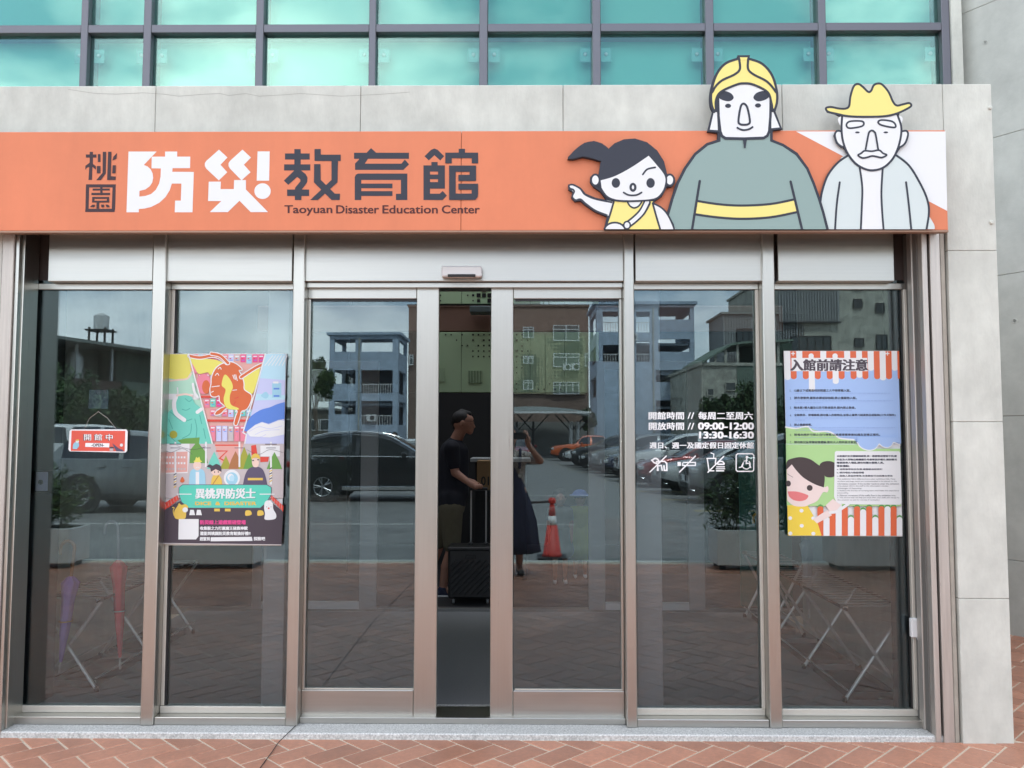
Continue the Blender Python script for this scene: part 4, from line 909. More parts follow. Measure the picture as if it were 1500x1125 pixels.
# --- opening hours on the glass
hn = empty('hours_lettering', tuple(P(1028, 692, YP)), 'white opening hours lettering and four pictograms stuck on the right glass', 'lettering')
def tline(parts):
    p = Print(YG-.0006, (940, 590), 8.333, step=.0001)
    for tx, x0, y0, x1, y1, bd_ in parts: p.text(tx, x0, y0, x1, y1, whitep, bold=bd_)
    p.build('text_line', hn)
tline([('開館時間', 86, 112, 514, 203, 3.2), ('//', 560, 118, 640, 195, 2), ('每周二至周六', 692, 112, 1355, 205, 3.5)])
tline([('開放時間', 88, 240, 514, 331, 3.2), ('//', 560, 246, 640, 325, 2), ('09:00-12:00', 692, 243, 1364, 326, 6)])
tline([('13:30-16:30', 705, 354, 1364, 434, 6)])
tline([('週日、週一及國定假日固定休館', 97, 482, 1366, 558, 2.6)])
def icon(fn):
    p = Print(YG-.0006, (940, 590), 8.333, step=.0001); fn(p); p.build('pictogram', hn)
def i_dog(p):
    p.stroke([(125, 705), (160, 680), (195, 690), (205, 720), (180, 720)], 20, whitep); p.stroke([(120, 700), (150, 730), (190, 745), (200, 825)], 18, whitep, smooth=False); p.stroke([(190, 825), (196, 770), (240, 765), (250, 825)], 16, whitep, smooth=False)
    p.stroke([(215, 715), (280, 715), (305, 740), (306, 825), (275, 825), (272, 770)], 18, whitep, smooth=False); p.stroke([(100, 845), (300, 650)], 15, whitep)
def i_cig(p):
    p.rect(437, 722, 478, 770, whitep); p.stroke([(500, 728), (655, 728), (655, 765), (500, 765), (500, 728)], 14, whitep, smooth=False); p.stroke([(462, 845), (655, 650)], 15, whitep)
def i_cup(p):
    p.stroke([(845, 612), (880, 625), (878, 672)], 11, whitep, smooth=False); p.stroke([(795, 680), (905, 678)], 14, whitep); p.stroke([(800, 685), (822, 830), (880, 830)], 14, whitep, smooth=False); p.stroke([(905, 690), (898, 740)], 14, whitep)
    p.stroke([(925, 745), (945, 718), (985, 718), (1008, 745)], 16, whitep); p.rect(925, 742, 1010, 760, whitep)
    p.stroke([(915, 782), (1010, 782)], 13, whitep); p.stroke([(910, 806), (1014, 806)], 11, whitep); p.stroke([(912, 830), (1000, 830)], 15, whitep); p.stroke([(808, 848), (1000, 655)], 15, whitep)
def i_whl(p):
    p.stroke([(1170, 622), (1350, 622), (1367, 640), (1367, 820), (1350, 837), (1170, 837), (1153, 820), (1153, 640)], 14, whitep, smooth=False, closed=True)
    p.ell(1285, 662, 16, 16, whitep); p.stroke([(1282, 680), (1275, 740), (1310, 740), (1330, 790)], 15, whitep, smooth=False); p.stroke([(1248, 712), (1290, 706)], 10, whitep); p.stroke([(1190, 790), (1215, 785), (1240, 730)], 12, whitep, smooth=False)
    p.stroke([(1240, 745), (1230, 775), (1250, 800), (1285, 808), (1318, 785), (1325, 745), (1310, 715)], 12, whitep)
for fn in (i_dog, i_cig, i_cup, i_whl): icon(fn)

# --- OPEN plate hanging from a suction hook inside the left pane
YO = YG-.012
op = empty('open_sign', tuple(P(144, 662, YO)), 'red OPEN plate hanging on a cord at the far left pane', 'sign')
R_red = mat('plate_red', (.72, .10, .065), .4)
q = [(102, 629), (187, 629), (186, 663), (100, 661)]
def rrect(pts, r):
    out = []
    n = len(pts)
    for i in range(n):
        a_, c, b_ = pts[i-1], pts[i], pts[(i+1) % n]
        for t, f in ((a_, 1), (b_, 0)):
            l_ = math.hypot(t[0]-c[0], t[1]-c[1]); out.append((c[0]+(t[0]-c[0])*r/l_, c[1]+(t[1]-c[1])*r/l_))
    return out
ps = rrect(q, 2.5); b = MB(); b.prism([(P(x, y, YO).x, P(x, y, YO).z) for x, y in ps], YO, YO+.004, whitep); b.build('plate', op)
p = Print(YO, (80, 600), 11.25, step=.0001)
p.poly([(280, 345), (1165, 350), (1155, 690), (265, 680)], R_red); p.text('開 館 中', 480, 405, 950, 510, T_dk, bold=6); p.text('開 館 中', 488, 402, 958, 507, whitep, bold=1)
p.poly([(510, 550), (905, 555), (900, 622), (505, 615)], whitep); p.text('-OPEN-', 610, 560, 815, 608, T_dk, bold=2)
p.poly(crom([(300, 650), (310, 570), (350, 535), (400, 555), (405, 600), (370, 650)]), T_lblue); p.ell(378, 525, 28, 24, white); p.poly([(350, 500), (400, 488), (405, 510), (365, 520)], T_gold)
p.poly([(955, 555), (1010, 600), (1060, 640), (1120, 660), (1140, 690), (1020, 685), (985, 620)], T_pur); p.ell(1105, 585, 26, 26, white); p.rect(910, 635, 970, 680, T_gry); p.poly([(905, 615), (980, 615), (975, 640), (905, 640)], T_dk)
p.build('print', op)
b = MB(); b.tube([P(144, 603, YO), P(131, 613, YO), P(124, 628, YO)], .001, steeld, 6); b.tube([P(144, 603, YO), P(157, 612, YO), P(170, 628, YO)], .001, steeld, 6); b.build('cord', op)
x0, x1, z0, z1 = span(130, 159, 571, 599, YG+.012)
b = MB(); b.bev(x0, x1, YG+.010, YG+.016, z0, z1, mat('hazy_plastic', (.16, .20, .24), .25), .002); hk = P(144, 593, YG+.02); b.tube([hk+Vector((0, -.004, 0)), hk+Vector((0, .012, 0)), hk+Vector((0, .016, -.01)), hk+Vector((0, .012, -.02))], .003, chrome, 8); b.build('suction_hook', op)
# door lock box on left return
x0, x1, z0, z1 = span(47, 72, 690, 722, YG+.08)
lk = empty('lock_box', ((x0+x1)/2, YG+.08, z0), 'small steel key lock box behind the far left pane', 'lock')
b = MB(); b.bev(x0, x1, YG+.07, YG+.16, z0, z1, gasket, .002); b.build('recess', lk)
b = MB(); b.bev(x0+.03, x1, YG+.062, YG+.07, z0+.012, z1-.004, mat('lilac_steel', (.36, .38, .52), .45, .2), .002); b.lathe([(.014, 0), (.014, .004), (.006, .01)], gasket, 14, Matrix.Translation(((x0+x1)/2+.012, YG+.062, (z0+z1)/2)) @ Matrix.Rotation(R(90), 4, 'X')); b.build('lock_face', lk)

#=====================================================================
# INTERIOR
#=====================================================================
b = MB(); b.box(-2.94, 2.29, .30, 3.02, -.1, .026, carpet); tag(b.build('vestibule_floor'), kind='structure')
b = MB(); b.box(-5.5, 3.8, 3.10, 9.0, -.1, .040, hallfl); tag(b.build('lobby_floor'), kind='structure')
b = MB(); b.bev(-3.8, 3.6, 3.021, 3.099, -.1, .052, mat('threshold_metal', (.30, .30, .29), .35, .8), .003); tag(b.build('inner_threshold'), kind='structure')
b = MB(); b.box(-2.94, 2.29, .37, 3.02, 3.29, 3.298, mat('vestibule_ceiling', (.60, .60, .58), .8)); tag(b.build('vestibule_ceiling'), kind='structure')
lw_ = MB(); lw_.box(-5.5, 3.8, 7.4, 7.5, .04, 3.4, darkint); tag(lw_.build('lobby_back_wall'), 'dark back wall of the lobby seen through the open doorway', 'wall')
# brown bulkhead and green perforated panels
YB2 = 5.0
def zat(py, Y): return P(681, py, Y).z
sfm = MB(); sfm.bev(-3.0, 3.0, YB2-.02, YB2+.5, zat(486, YB2), zat(448, YB2), brown, .01); tag(sfm.build('lobby_bulkhead'), 'brown bulkhead beam between the green perforated panels in the lobby', 'beam')
def perf(x0, x1, z0, z1, label, seed, grilles=()):
    o = empty('perforated_panel', ((x0+x1)/2, YB2, z0), label, 'wall panel', 'green perforated panels in the lobby')
    nsh = 5; wsh = (x1-x0)/nsh
    for k in range(nsh):
        b = MB(); b.bev(x0+wsh*k+.002, x0+wsh*(k+1)-.002, YB2-.05, YB2-.03, z0, z1, green, .003); b.build('sheet', o)
    h = MB(); random.seed(seed)
    nx = int((x1-x0)/.062); nz_ = int((z1-z0)/.062)
    for i in range(nx):
        for j in range(nz_):
            x = x0+.025+i*.062; z = z0+.035+j*.062
            nv = mnoise.noise(Vector((x*1.9+seed, z*1.6, seed)))
            if nv < -.04 or random.random() < .25: continue
            if any(gx0-.02 < x < gx1+.02 and gz0-.02 < z < gz1+.02 for gx0, gx1, gz0, gz1 in grilles): continue
            r = .007+.016*min(1, max(0, nv-.10)*4)
            h.box(x-r, x+r, YB2-.056, YB2-.0505, z-r, z+r, black)
    ho = h.build('punched_holes', o); ho['kind'] = 'stuff'
    for gx0, gx1, gz0, gz1 in grilles:
        g_ = MB(); n_ = 9
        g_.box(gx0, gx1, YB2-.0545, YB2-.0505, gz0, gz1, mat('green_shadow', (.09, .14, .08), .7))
        for k in range(n_): xx = gx0+(gx1-gx0)*(k+.5)/n_; g_.box(xx-.004, xx+.004, YB2-.062, YB2-.055, gz0, gz1, green)
        g_.build('grille', o)
gx = lambda px, py: P(px, py, YB2-.05)
perf(-1.05, .90, zat(575, YB2), zat(487.5, YB2), 'green perforated metal panel with vent grilles above the lobby doorway', 3.3, [(gx(686, 550).x, gx(706, 550).x, gx(700, 561).z, gx(700, 543).z), (gx(640, 550).x, gx(651, 550).x, gx(700, 559).z, gx(700, 539).z)])
perf(-1.05, .90, zat(446, YB2), zat(405, YB2), 'upper green perforated panel close under the lobby ceiling', 8.1)
b = MB(); b.bev(gx(690, 460).x, gx(722, 460).x, YB2-.3, YB2-.06, gx(690, 462).z, gx(690, 453).z, mat('lamp_grey', (.12, .16, .16), .5), .006); tag(b.build('ceiling_lamp'), 'grey box lamp hung under the brown lobby bulkhead, switched off', 'lamp')
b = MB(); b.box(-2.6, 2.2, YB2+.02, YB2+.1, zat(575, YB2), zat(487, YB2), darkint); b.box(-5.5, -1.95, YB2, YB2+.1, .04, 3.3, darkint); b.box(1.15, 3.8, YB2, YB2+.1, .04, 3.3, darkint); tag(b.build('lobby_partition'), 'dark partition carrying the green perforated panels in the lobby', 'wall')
# inner sliding doors
al = mat('grey_anodised', (.34, .34, .35), .45, .3)
def inner(px0, px1, stl, label):
    Y = 2.96; x0, x1 = P(px0, 700, Y).x, P(px1, 700, Y).x; zt_ = P(700, 529, Y).z; zr0, zr1 = P(700, 905, Y).z, P(700, 882, Y).z
    zr0 = max(zr0, .054)
    o = empty('inner_door', ((x0+x1)/2, Y, zr0), label, 'sliding door', 'inner glass doors of the vestibule')
    for s0, s1 in stl:
        b = MB(); b.bev(P(s0, 700, Y).x, P(s1, 700, Y).x, Y, Y+.04, zr0, zt_, al, .002); b.build('stile', o)
    e0 = max([P(s1, 700, Y).x for s0, s1 in stl if s1 < px1-1], default=x0); e1 = min([P(s0, 700, Y).x for s0, s1 in stl if s0 > px0+1], default=x1)
    b = MB(); b.bev(e0+.001, e1-.001, Y+.002, Y+.038, zr0, zr1+.0, mat('pale_rail', (.62, .64, .66), .45, .2), .002); b.build('bottom_rail', o)
    b = MB(); b.bev(e0+.001, e1-.001, Y+.002, Y+.038, zt_-.07, zt_, al, .002); b.build('top_rail', o)
    b = MB(); b.box(e0-.002, e1+.002, Y+.016, Y+.022, zr1-.01, zt_-.06, clear_in); b.build('pane', o)
inner(372, 553, [(372, 386), (528, 553)], 'left open inner glass door behind the left sliding door')
inner(862, 1031, [(862, 886), (1008, 1031)], 'right open inner glass door behind the opening hours glass')
b = MB(); b.bev(-2.9, 2.25, 3.03, 3.09, P(700, 413, 3.03).z+.16, 3.28, al, .004); tag(b.build('inner_door_track'), 'grey steel track above the inner doors under the vestibule ceiling', 'door track')
# teal display panel seen at the right
x0, x1, z0, z1 = span(1085, 1160, 715, 872, 3.2)
b = MB(); b.bev(x0, x1, 3.2, 3.24, .041, P(1100, 650, 3.2).z, mat('teal_board', (.04, .17, .15), .5), .004); tag(b.build('teal_board'), 'dim teal display board standing behind the right inner door', 'board')
# counter, carton
cx0 = P(690, 676, 4.6).x
ctr = empty('reception_counter', (0, 4.75, .04), 'dark reception counter with a pale top behind the man', 'counter')
b = MB(); b.bev(cx0, .12, 4.45, 4.92, P(700, 676, 4.6).z, P(700, 672, 4.6).z+.01, mat('pale_worktop', (.45, .47, .46), .4), .004); b.build('worktop', ctr)
b = MB(); b.bev(cx0+.05, .08, 4.52, 4.88, .041, P(700, 676, 4.6).z-.001, darkint, .004); b.build('base', ctr)
qx0, qx1, qz0, qz1 = span(700, 735, 674, 716, 4.3)
b = MB(); b.bev(qx0, qx1, 4.1, 4.4, qz0, qz1, mat('kraft_board', (.30, .19, .09), .8, var=.08), .004); cb = empty('cardboard_box', ((qx0+qx1)/2, 4.25, qz0), 'brown cardboard box with black digits in front of the counter', 'box'); b.build('carton', cb)
b = MB(); b.bev(qx0-.02, qx1+.02, 4.08, 4.42, .041, qz0-.001, darkint, .004); tag(b.build('low_cabinet'), 'low dark cabinet under the brown cardboard box', 'cabinet')
p = Print(4.099, step=.0003); p.text('01', 705, 698, 716, 711, black, bold=.3); p.build('digits', cb)

# umbrella racks: chrome scissor legs, top rails with wires, black drip tray
def rack(x0, x1, y0, y1, zt_, label, nX=3):
    o = empty('umbrella_rack', ((x0+x1)/2, (y0+y1)/2, .03), label, 'umbrella rack', 'chrome umbrella racks in the vestibule'); z0 = .028
    for k in range(nX):
        y = y0+(y1-y0)*k/(nX-1)
        for a_, b_ in ((x0, x1), (x1, x0)):
            dy = .014 if a_ == x0 else -.014
            b = MB(); b.tube([(a_, y+dy, z0+.01), (b_, y+dy, zt_)], .011, chrome, 8); b.tube([(a_, y+dy, z0), (a_, y+dy, z0+.03)], .014, black, 8); b.build('leg', o)
    for x in (x0, x1):
        b = MB(); b.tube([(x, y0-.05, zt_+.012), (x, y1+.05, zt_+.012)], .009, mat('dark_rail', (.06, .06, .06), .3, .8), 8); b.build('rail', o)
        b = MB(); b.tube([(x, y0-.03, .11), (x, y1+.03, .11)], .006, chrome, 6); b.build('lower_rail', o)
    n_ = int((y1-y0)/.075)
    for k in range(n_+1):
        y = y0+(y1-y0)*k/n_; b = MB(); b.tube([(x0, y, zt_+.024), (x1, y, zt_+.024)], .0035, chrome, 5, cap=False); b.build('wire', o)
    for k in range(nX):
        y = y0+(y1-y0)*k/(nX-1); b = MB(); b.bev(x0-.012, x0+.02, y-.02, y+.02, zt_+.005, zt_+.03, steel, .003); b.build('joint_cap', o); b = MB(); b.bev(x1-.02, x1+.012, y-.02, y+.02, zt_+.005, zt_+.03, steel, .003); b.build('joint_cap', o)
    m_ = .04
    for k in range(nX-1):
        ya = y0+(y1-y0)*k/(nX-1)+.05; yb = y0+(y1-y0)*(k+1)/(nX-1)-.05
        b = MB(); b.box(x0+m_, x1-m_, ya, yb, .032, .038, black); b.box(x0+m_, x1-m_, ya, ya+.006, .038, .075, black); b.box(x0+m_, x1-m_, yb-.006, yb, .038, .075, mat('tray_edge', (.22, .22, .22), .3)); b.box(x0+m_, x0+m_+.006, ya+.007, yb-.007, .038, .075, black); b.box(x1-m_-.006, x1-m_, ya+.007, yb-.007, .038, .075, black); b.build('drip_tray', o)
    return o
rack(1.90, 2.26, .55, 1.95, .56, 'chrome folding umbrella rack at the right, below the striped rules poster')
rack(1.93, 2.2, 2.15, 2.8, .56, 'small chrome rack deeper inside between the right panes', 2)
rack(-2.93, -2.56, .72, 2.2, .56, 'chrome folding umbrella rack at the left holding two umbrellas')
def umbrella(px, py0, pyt, Y, cloth, handle, label, hook=1, lean=0, ybody=None):
    top = P(px, py0, Y); tip = P(px+lean, pyt, Y+.02); H = top.z-tip.z
    o = empty('umbrella', tuple(tip), label, 'umbrella'); ax = (top-tip).normalized()
    pt = lambda t: tip+(top-tip)*t
    b = MB(); r_ = .042; c = pt(.97)+Vector((-r_*hook, 0, 0)); hk = [pt(.72), pt(.97)]+[c+Vector((r_*math.cos(a_)*hook, 0, r_*math.sin(a_))) for a_ in [PI*k/8 for k in range(1, 9)]]+[c+Vector((-r_*hook, 0, -.04))]
    b.tube(hk, .010, handle, 10); b.build('handle', o, smooth=True)
    b = MB(); b.tube([tip, pt(.76)], .005, chrome, 8); b.tube([tip-Vector((0, 0, 0)), pt(.06)], .007, chrome, 8); b.build('shaft', o)
    # folded cloth: pleated tapering bundle
    n = 24; prof = [(.08, .008), (.16, .015), (.3, .022), (.45, .026), (.56, .028), (.66, .038), (.70, .044), (.735, .024), (.75, .010)]; vs = []; fs = []
    for t, r in prof:
        c = pt(t)
        for k in range(n):
            a_ = 2*PI*k/n+t*2.4; rr = r*(1+.28*math.sin(a_*6)*(1 if t > .2 else .4)); vs.append(c+Vector((rr*math.cos(a_), rr*math.sin(a_), 0)))
    for i in range(len(prof)-1):
        for k in range(n): k2 = (k+1) % n; fs.append((i*n+k, i*n+k2, (i+1)*n+k2, (i+1)*n+k))
    b = MB(); b.add(vs, fs, cloth); b.build('cloth', o, smooth=True)
    b = MB(); c = pt(.40); b.tube([c+Vector((.037*math.cos(a_), .037*math.sin(a_), 0)) for a_ in [2*PI*k/14 for k in range(15)]], .004, handle, 6, cap=False); b.build('strap', o)
umbrella(110, 797, 985, .62, mat('violet_cloth', (.34, .22, .75), .7), mat('bamboo_handle', (.50, .27, .12), .4), 'violet folded umbrella with a bent wooden handle, left rack', 1, -23)
umbrella(173, 767, 980, .90, mat('crimson_cloth', (.85, .06, .11), .7), mat('clear_handle', (.55, .55, .55), .2), 'crimson folded umbrella with a pale hooked handle, left rack', 1, 3)
umbrella(1180, 752, 905, 1.55, mat('milky_vinyl', (.45, .46, .47), .3), whitep, 'milky white folded umbrella in the right rack', 1, 5)
umbrella(1119, 757, 838, 2.3, mat('dark_green_cloth', (.03, .07, .05), .7), mat('yellow_handle', (.65, .42, .05), .4), 'dark umbrella with a yellow handle in the small deeper rack', 1, 1)

#=====================================================================
# PEOPLE
#=====================================================================
def capsules(mb, caps, m):
    for c in caps:
        if len(c) == 4:
            p0, r0, p1, r1 = c; p0 = Vector(p0); p1 = Vector(p1); d = (p1-p0); ln_ = d.length or 1e-6; z = d/ln_
            pts = []; n = 4
            for k in range(n): a_ = -PI/2+PI/2*(k+.3)/n; pts.append((p0+z*r0*math.sin(a_), r0*math.cos(a_)))
            pts.append((p0, r0)); pts.append((p1, r1))
            for k in range(n): a_ = PI/2*(k+.7)/n; pts.append((p1+z*r1*math.sin(a_), r1*math.cos(a_)))
            mb.tube([q[0] for q in pts], [q[1] for q in pts], m, 14)
        else:                                                  # ellipsoid (centre, radii, tilt)
            c0, rr = c[0], c[1]; Rm = Matrix.Rotation(c[2] if len(c) > 2 else 0, 4, 'Y'); n = 16; vs = []; fs = []
            M_ = Matrix.Translation(Vector(c0)) @ Rm @ Matrix.Diagonal((*rr, 1)); k = 10
            vs.append(M_ @ Vector((0, 0, -1)))
            for i in range(1, k):
                f = -PI/2+PI*i/k
                for j in range(n): vs.append(M_ @ Vector((math.cos(f)*math.cos(2*PI*j/n), math.cos(f)*math.sin(2*PI*j/n), math.sin(f))))
            vs.append(M_ @ Vector((0, 0, 1))); t = len(vs)-1
            for j in range(n):
                j2 = (j+1) % n; fs.append((0, 1+j2, 1+j)); fs.append((t, 1+(k-2)*n+j, 1+(k-2)*n+j2))
                for i in range(k-2): fs.append((1+i*n+j, 1+i*n+j2, 1+(i+1)*n+j2, 1+(i+1)*n+j))
            mb.add(vs, fs, m)
def flesh(name, caps, m, parent, vox=.011, sm=3):
    b = MB(); capsules(b, caps, m); me = bpy.data.meshes.new(name); me.from_pydata([tuple(v) for v in b.v], [], b.f); me.update()
    t = bpy.data.objects.new('tmp', me); COL.objects.link(t)
    r = t.modifiers.new('r', 'REMESH'); r.mode = 'VOXEL'; r.voxel_size = vox; r.use_smooth_shade = True
    s = t.modifiers.new('s', 'SMOOTH'); s.iterations = sm; s.factor = .5
    dg = bpy.context.evaluated_depsgraph_get(); nm = bpy.data.meshes.new_from_object(t.evaluated_get(dg), depsgraph=dg); bpy.data.objects.remove(t)
    nm.name = name; nm.materials.clear(); nm.materials.append(m)
    inv = (Matrix.Translation(parent_loc(parent))).inverted(); nm.transform(inv)
    o = bpy.data.objects.new(name, nm); COL.objects.link(o); o.parent = parent
    return o
V = Vector
def finger(base, d1, d2, d3, L1, r):
    base = V(base); a_ = base+V(d1).normalized()*L1*.45; b_ = a_+V(d2).normalized()*L1*.32; c_ = b_+V(d3).normalized()*L1*.23
    return [(base, r, a_, r*.95), (a_, r*.95, b_, r*.88), (b_, r*.88, c_, r*.75)]
# ---- man with the trolley (side view, facing right)
MY = 3.72
def MP(px, py, dy=0): return P(px, py, MY+dy)
man = empty('person', (MP(660, 700).x, MY, .045), 'man in black polo shirt and khaki shorts gripping a trolley handle', 'person')
hd = MP(679, 621); sh = MP(664, 652); hip = MP(662, 737)
hand = P(698, 714, 3.42)
body = [((hd.x-.012, MY, hd.z+.018), (.098, .078, .112)), (hd+V((.045, 0, -.035)), .055, hd+V((.062, 0, -.07)), .035), (hd+V((.085, 0, -.002)), .013, hd+V((.105, 0, -.028)), .014),
        (hd+V((.05, 0, .04)), .05, hd+V((.06, 0, .0)), .045), (hd+V((-.01, .078, -.01)), .018, hd+V((-.008, .08, .015)), .014), (hd+V((-.01, -.078, -.012)), .017, hd+V((-.006, -.082, .018)), .014),
        (hd+V((.088, 0, -.052)), .014, hd+V((.09, 0, -.06)), .012),
        (hd+V((-.03, 0, -.07)), .058, sh+V((.0, 0, .0)), .062), (sh+V((0, -.15, -.02)), .06, sh+V((0, .15, -.02)), .06), (sh+V((.005, 0, -.08)), .125, hip+V((.01, 0, .12)), .13), (hip+V((0, -.07, 0)), .115, hip+V((0, .07, 0)), .115)]
el = V((MP(669, 693).x, MY-.20, MP(669, 691).z)); wr = hand+V((-.05, -.0, .028))
body += [(sh+V((0, -.19, -.03)), .055, el, .042), (el, .041, wr, .028), (wr, .030, hand+V((-.012, 0, .012)), .034), (hand+V((-.012, .018, .01)), .028, hand+V((0, -.025, .008)), .026)]
for k, (yy, l_) in enumerate(((.030, .072), (.010, .082), (-.010, .078), (-.030, .062))):
    body += finger(hand+V((.012, yy-.005, .018)), (1, 0, .1), (.3, 0, -1), (-1, 0, -.5), l_, .0105)
body += finger(hand+V((-.02, .03, .01)), (.4, .5, -.6), (.8, .2, -.5), (1, 0, -.2), .06, .011)
el2 = V((MP(664, 692).x, MY+.22, MP(664, 692).z)); wr2 = V((MP(683, 706).x, MY+.24, MP(684, 706).z))
body += [(sh+V((0, .19, -.03)), .053, el2, .041), (el2, .040, wr2, .028), (wr2, .03, wr2+V((.06, 0, -.02)), .030)]
for yy in (-.024, -.008, .008, .024): body += finger(wr2+V((.08, yy, -.02)), (1, 0, -.2), (.6, 0, -.8), (0, 0, -1), .065, .009)
body += finger(wr2+V((.05, -.03, -.015)), (1, -.5, -.3), (1, 0, -.3), (1, 0, -.5), .05, .01)
kn = [V((MP(664, 800).x, MY-.10, MP(660, 803).z)), V((MP(640, 800).x, MY+.10, MP(640, 803).z))]
an = [V((MP(650, 857).x, MY-.10, .11)), V((MP(625, 857).x, MY+.10, .11))]
for i, s_ in enumerate((-1, 1)):
    body += [(hip+V((0, s_*.09, -.03)), .092, kn[i], .058), (kn[i], .057, kn[i]*.55+an[i]*.45+V((-.02, 0, 0)), .052), (kn[i]*.55+an[i]*.45+V((-.02, 0, 0)), .05, an[i], .036), (an[i], .036, an[i]+V((.10, 0, -.05)), .035)]
flesh('body', body, skin, man, .0085, 2)
polo = mat('black_polo_cloth', (.012, .013, .022), .85); shorts = mat('khaki_cotton', (.13, .115, .075), .9, var=.1, scale=15)
sh1 = [(sh+V((.005, 0, .012)), .075, sh+V((.005, 0, -.02)), .085), (sh+V((0, -.16, -.03)), .068, sh+V((0, .16, -.03)), .068), (sh+V((.008, 0, -.08)), .148, hip+V((.012, 0, .10)), .155), (hip+V((0, -.05, .05)), .135, hip+V((0, .05, .05)), .135), (hip+V((0, -.06, -.0)), .133, hip+V((0, .06, .0)), .133),
       (sh+V((0, -.19, -.03)), .082, (sh+V((0, -.19, -.035)))*.35+el*.65, .064), (sh+V((0, .19, -.03)), .082, (sh+V((0, .19, -.035)))*.35+el2*.65, .064)]
flesh('polo_shirt', sh1, polo, man, .014, 3)
flesh('shorts', [(hip+V((0, -.07, -.03)), .128, hip+V((0, .07, -.03)), .128)]+[(hip+V((0, s_*.09, -.05)), .118, kn[i]+V((-.005, 0, .05)), .088) for i, s_ in enumerate((-1, 1))], shorts, man, .014, 2)
navy = mat('navy_shoe', (.02, .025, .06), .6)
for i in (0, 1):
    c = an[i]; flesh('shoe', [(c+V((-.05, 0, -.035)), .036, c+V((.06, 0, -.042)), .034), (c+V((.06, 0, -.042)), .034, c+V((.15, 0, -.05)), .028), (c+V((0, 0, 0)), .044, c+V((.03, 0, -.04)), .04)], navy, man, .009, 2)
    b = MB(); b.bev(c.x-.09, c.x+.18, c.y-.042, c.y+.042, .042, .058, whitep, .006); b.build('sole', man)
flesh('hair', [((hd.x-.026, MY, hd.z+.048), (.092, .084, .088)), (hd+V((-.08, 0, .02)), .045, hd+V((-.075, 0, -.03)), .035), (hd+V((-.02, 0, .115)), .035, hd+V((.055, 0, .098)), .028)], hairm, man, .009, 2)
b = MB(); gp = hd+V((.082, 0, .022))
for s_ in (-1, 1):
    b.tube([gp+V((.018*0+.016, s_*.03+.022*math.cos(a_), .017*math.sin(a_))) for a_ in [2*PI*k/10 for k in range(11)]], .002, black, 6, cap=False); b.tube([gp+V((.014, s_*.055, .004)), gp+V((-.07, s_*.085, .006))], .002, black, 6)
b.build('glasses', man)
# ---- trolley case
tx0, tx1, tz0, tz1 = span(656, 722, 812, 890, 3.25)
tr = empty('trolley_case', ((tx0+tx1)/2, 3.35, .045), 'black ribbed trolley case with raised silver handle', 'trolley case')
bk2 = mat('black_shell', (.018, .018, .019), .45)
tz0 = .09
b = MB(); b.bev(tx0, tx1, 3.25, 3.55, tz0, tz1+.05, bk2, .02); b.build('shell', tr)
b = MB(); b.bev(tx0-.004, tx1+.004, 3.246, 3.554, tz1+.035, tz1+.065, bk2, .008); b.build('lid_rim', tr)
xm = (tx0+tx1)/2; zc = (tz0+tz1)/2
def clipseg(p, q, x0, x1, z0, z1):
    d = (q[0]-p[0], q[1]-p[1]); t0, t1 = 0, 1
    for (pp, dd, lo, hi) in ((p[0], d[0], x0, x1), (p[1], d[1], z0, z1)):
        a_, b_ = (lo-pp)/dd, (hi-pp)/dd
        if a_ > b_: a_, b_ = b_, a_
        t0 = max(t0, a_); t1 = min(t1, b_)
    return None if t0 >= t1 else ((p[0]+d[0]*t0, p[1]+d[1]*t0), (p[0]+d[0]*t1, p[1]+d[1]*t1))
for k in range(-9, 10):
    s_ = clipseg((xm-.6+k*.055, zc-.6), (xm+.6+k*.055, zc+.6), tx0+.03, tx1-.03, tz0+.04, tz1-.06)
    if s_ and math.hypot(s_[1][0]-s_[0][0], s_[1][1]-s_[0][1]) > .05:
        b = MB(); b.tube([(s_[0][0], 3.246, s_[0][1]), (s_[1][0], 3.246, s_[1][1])], .009, mat('gloss_black_rib', (.03, .03, .032), .3), 6); b.build('rib', tr)
b = MB(); b.bev(xm-.045, xm+.045, 3.240, 3.249, tz1-.04, tz1-.005, black, .003); b.build('latch', tr)
for px_ in (690, 712):
    x = P(px_, 760, 3.42).x; b = MB(); b.tube([(x, 3.42, tz1+.06), (x, 3.42, hand.z-.03)], .008, mat('bright_alloy', (.72, .73, .74), .3, .8), 8); b.bev(x-.02, x+.02, 3.40, 3.44, tz1+.065, tz1+.09, bk2, .004); b.build('handle_pole', tr)
xa, xb = P(690, 760, 3.42).x, P(712, 760, 3.42).x
b = MB(); b.tube([(xa-.012, 3.42, hand.z-.012), (xb+.012, 3.42, hand.z-.012)], .013, black, 10); b.build('grip', tr)
for x in (tx0+.05, tx1-.05):
    for y in (3.29, 3.51): b = MB(); b.lathe([(.022, -.01), (.024, 0), (.022, .01)], mat('castor_grey', (.25, .25, .25), .5), 14, Matrix.Translation((x, y, .066)) @ Matrix.Rotation(R(90), 4, 'Y')); b.box(x-.014, x+.014, y-.01, y+.01, .07, .092, black); b.build('castor', tr)

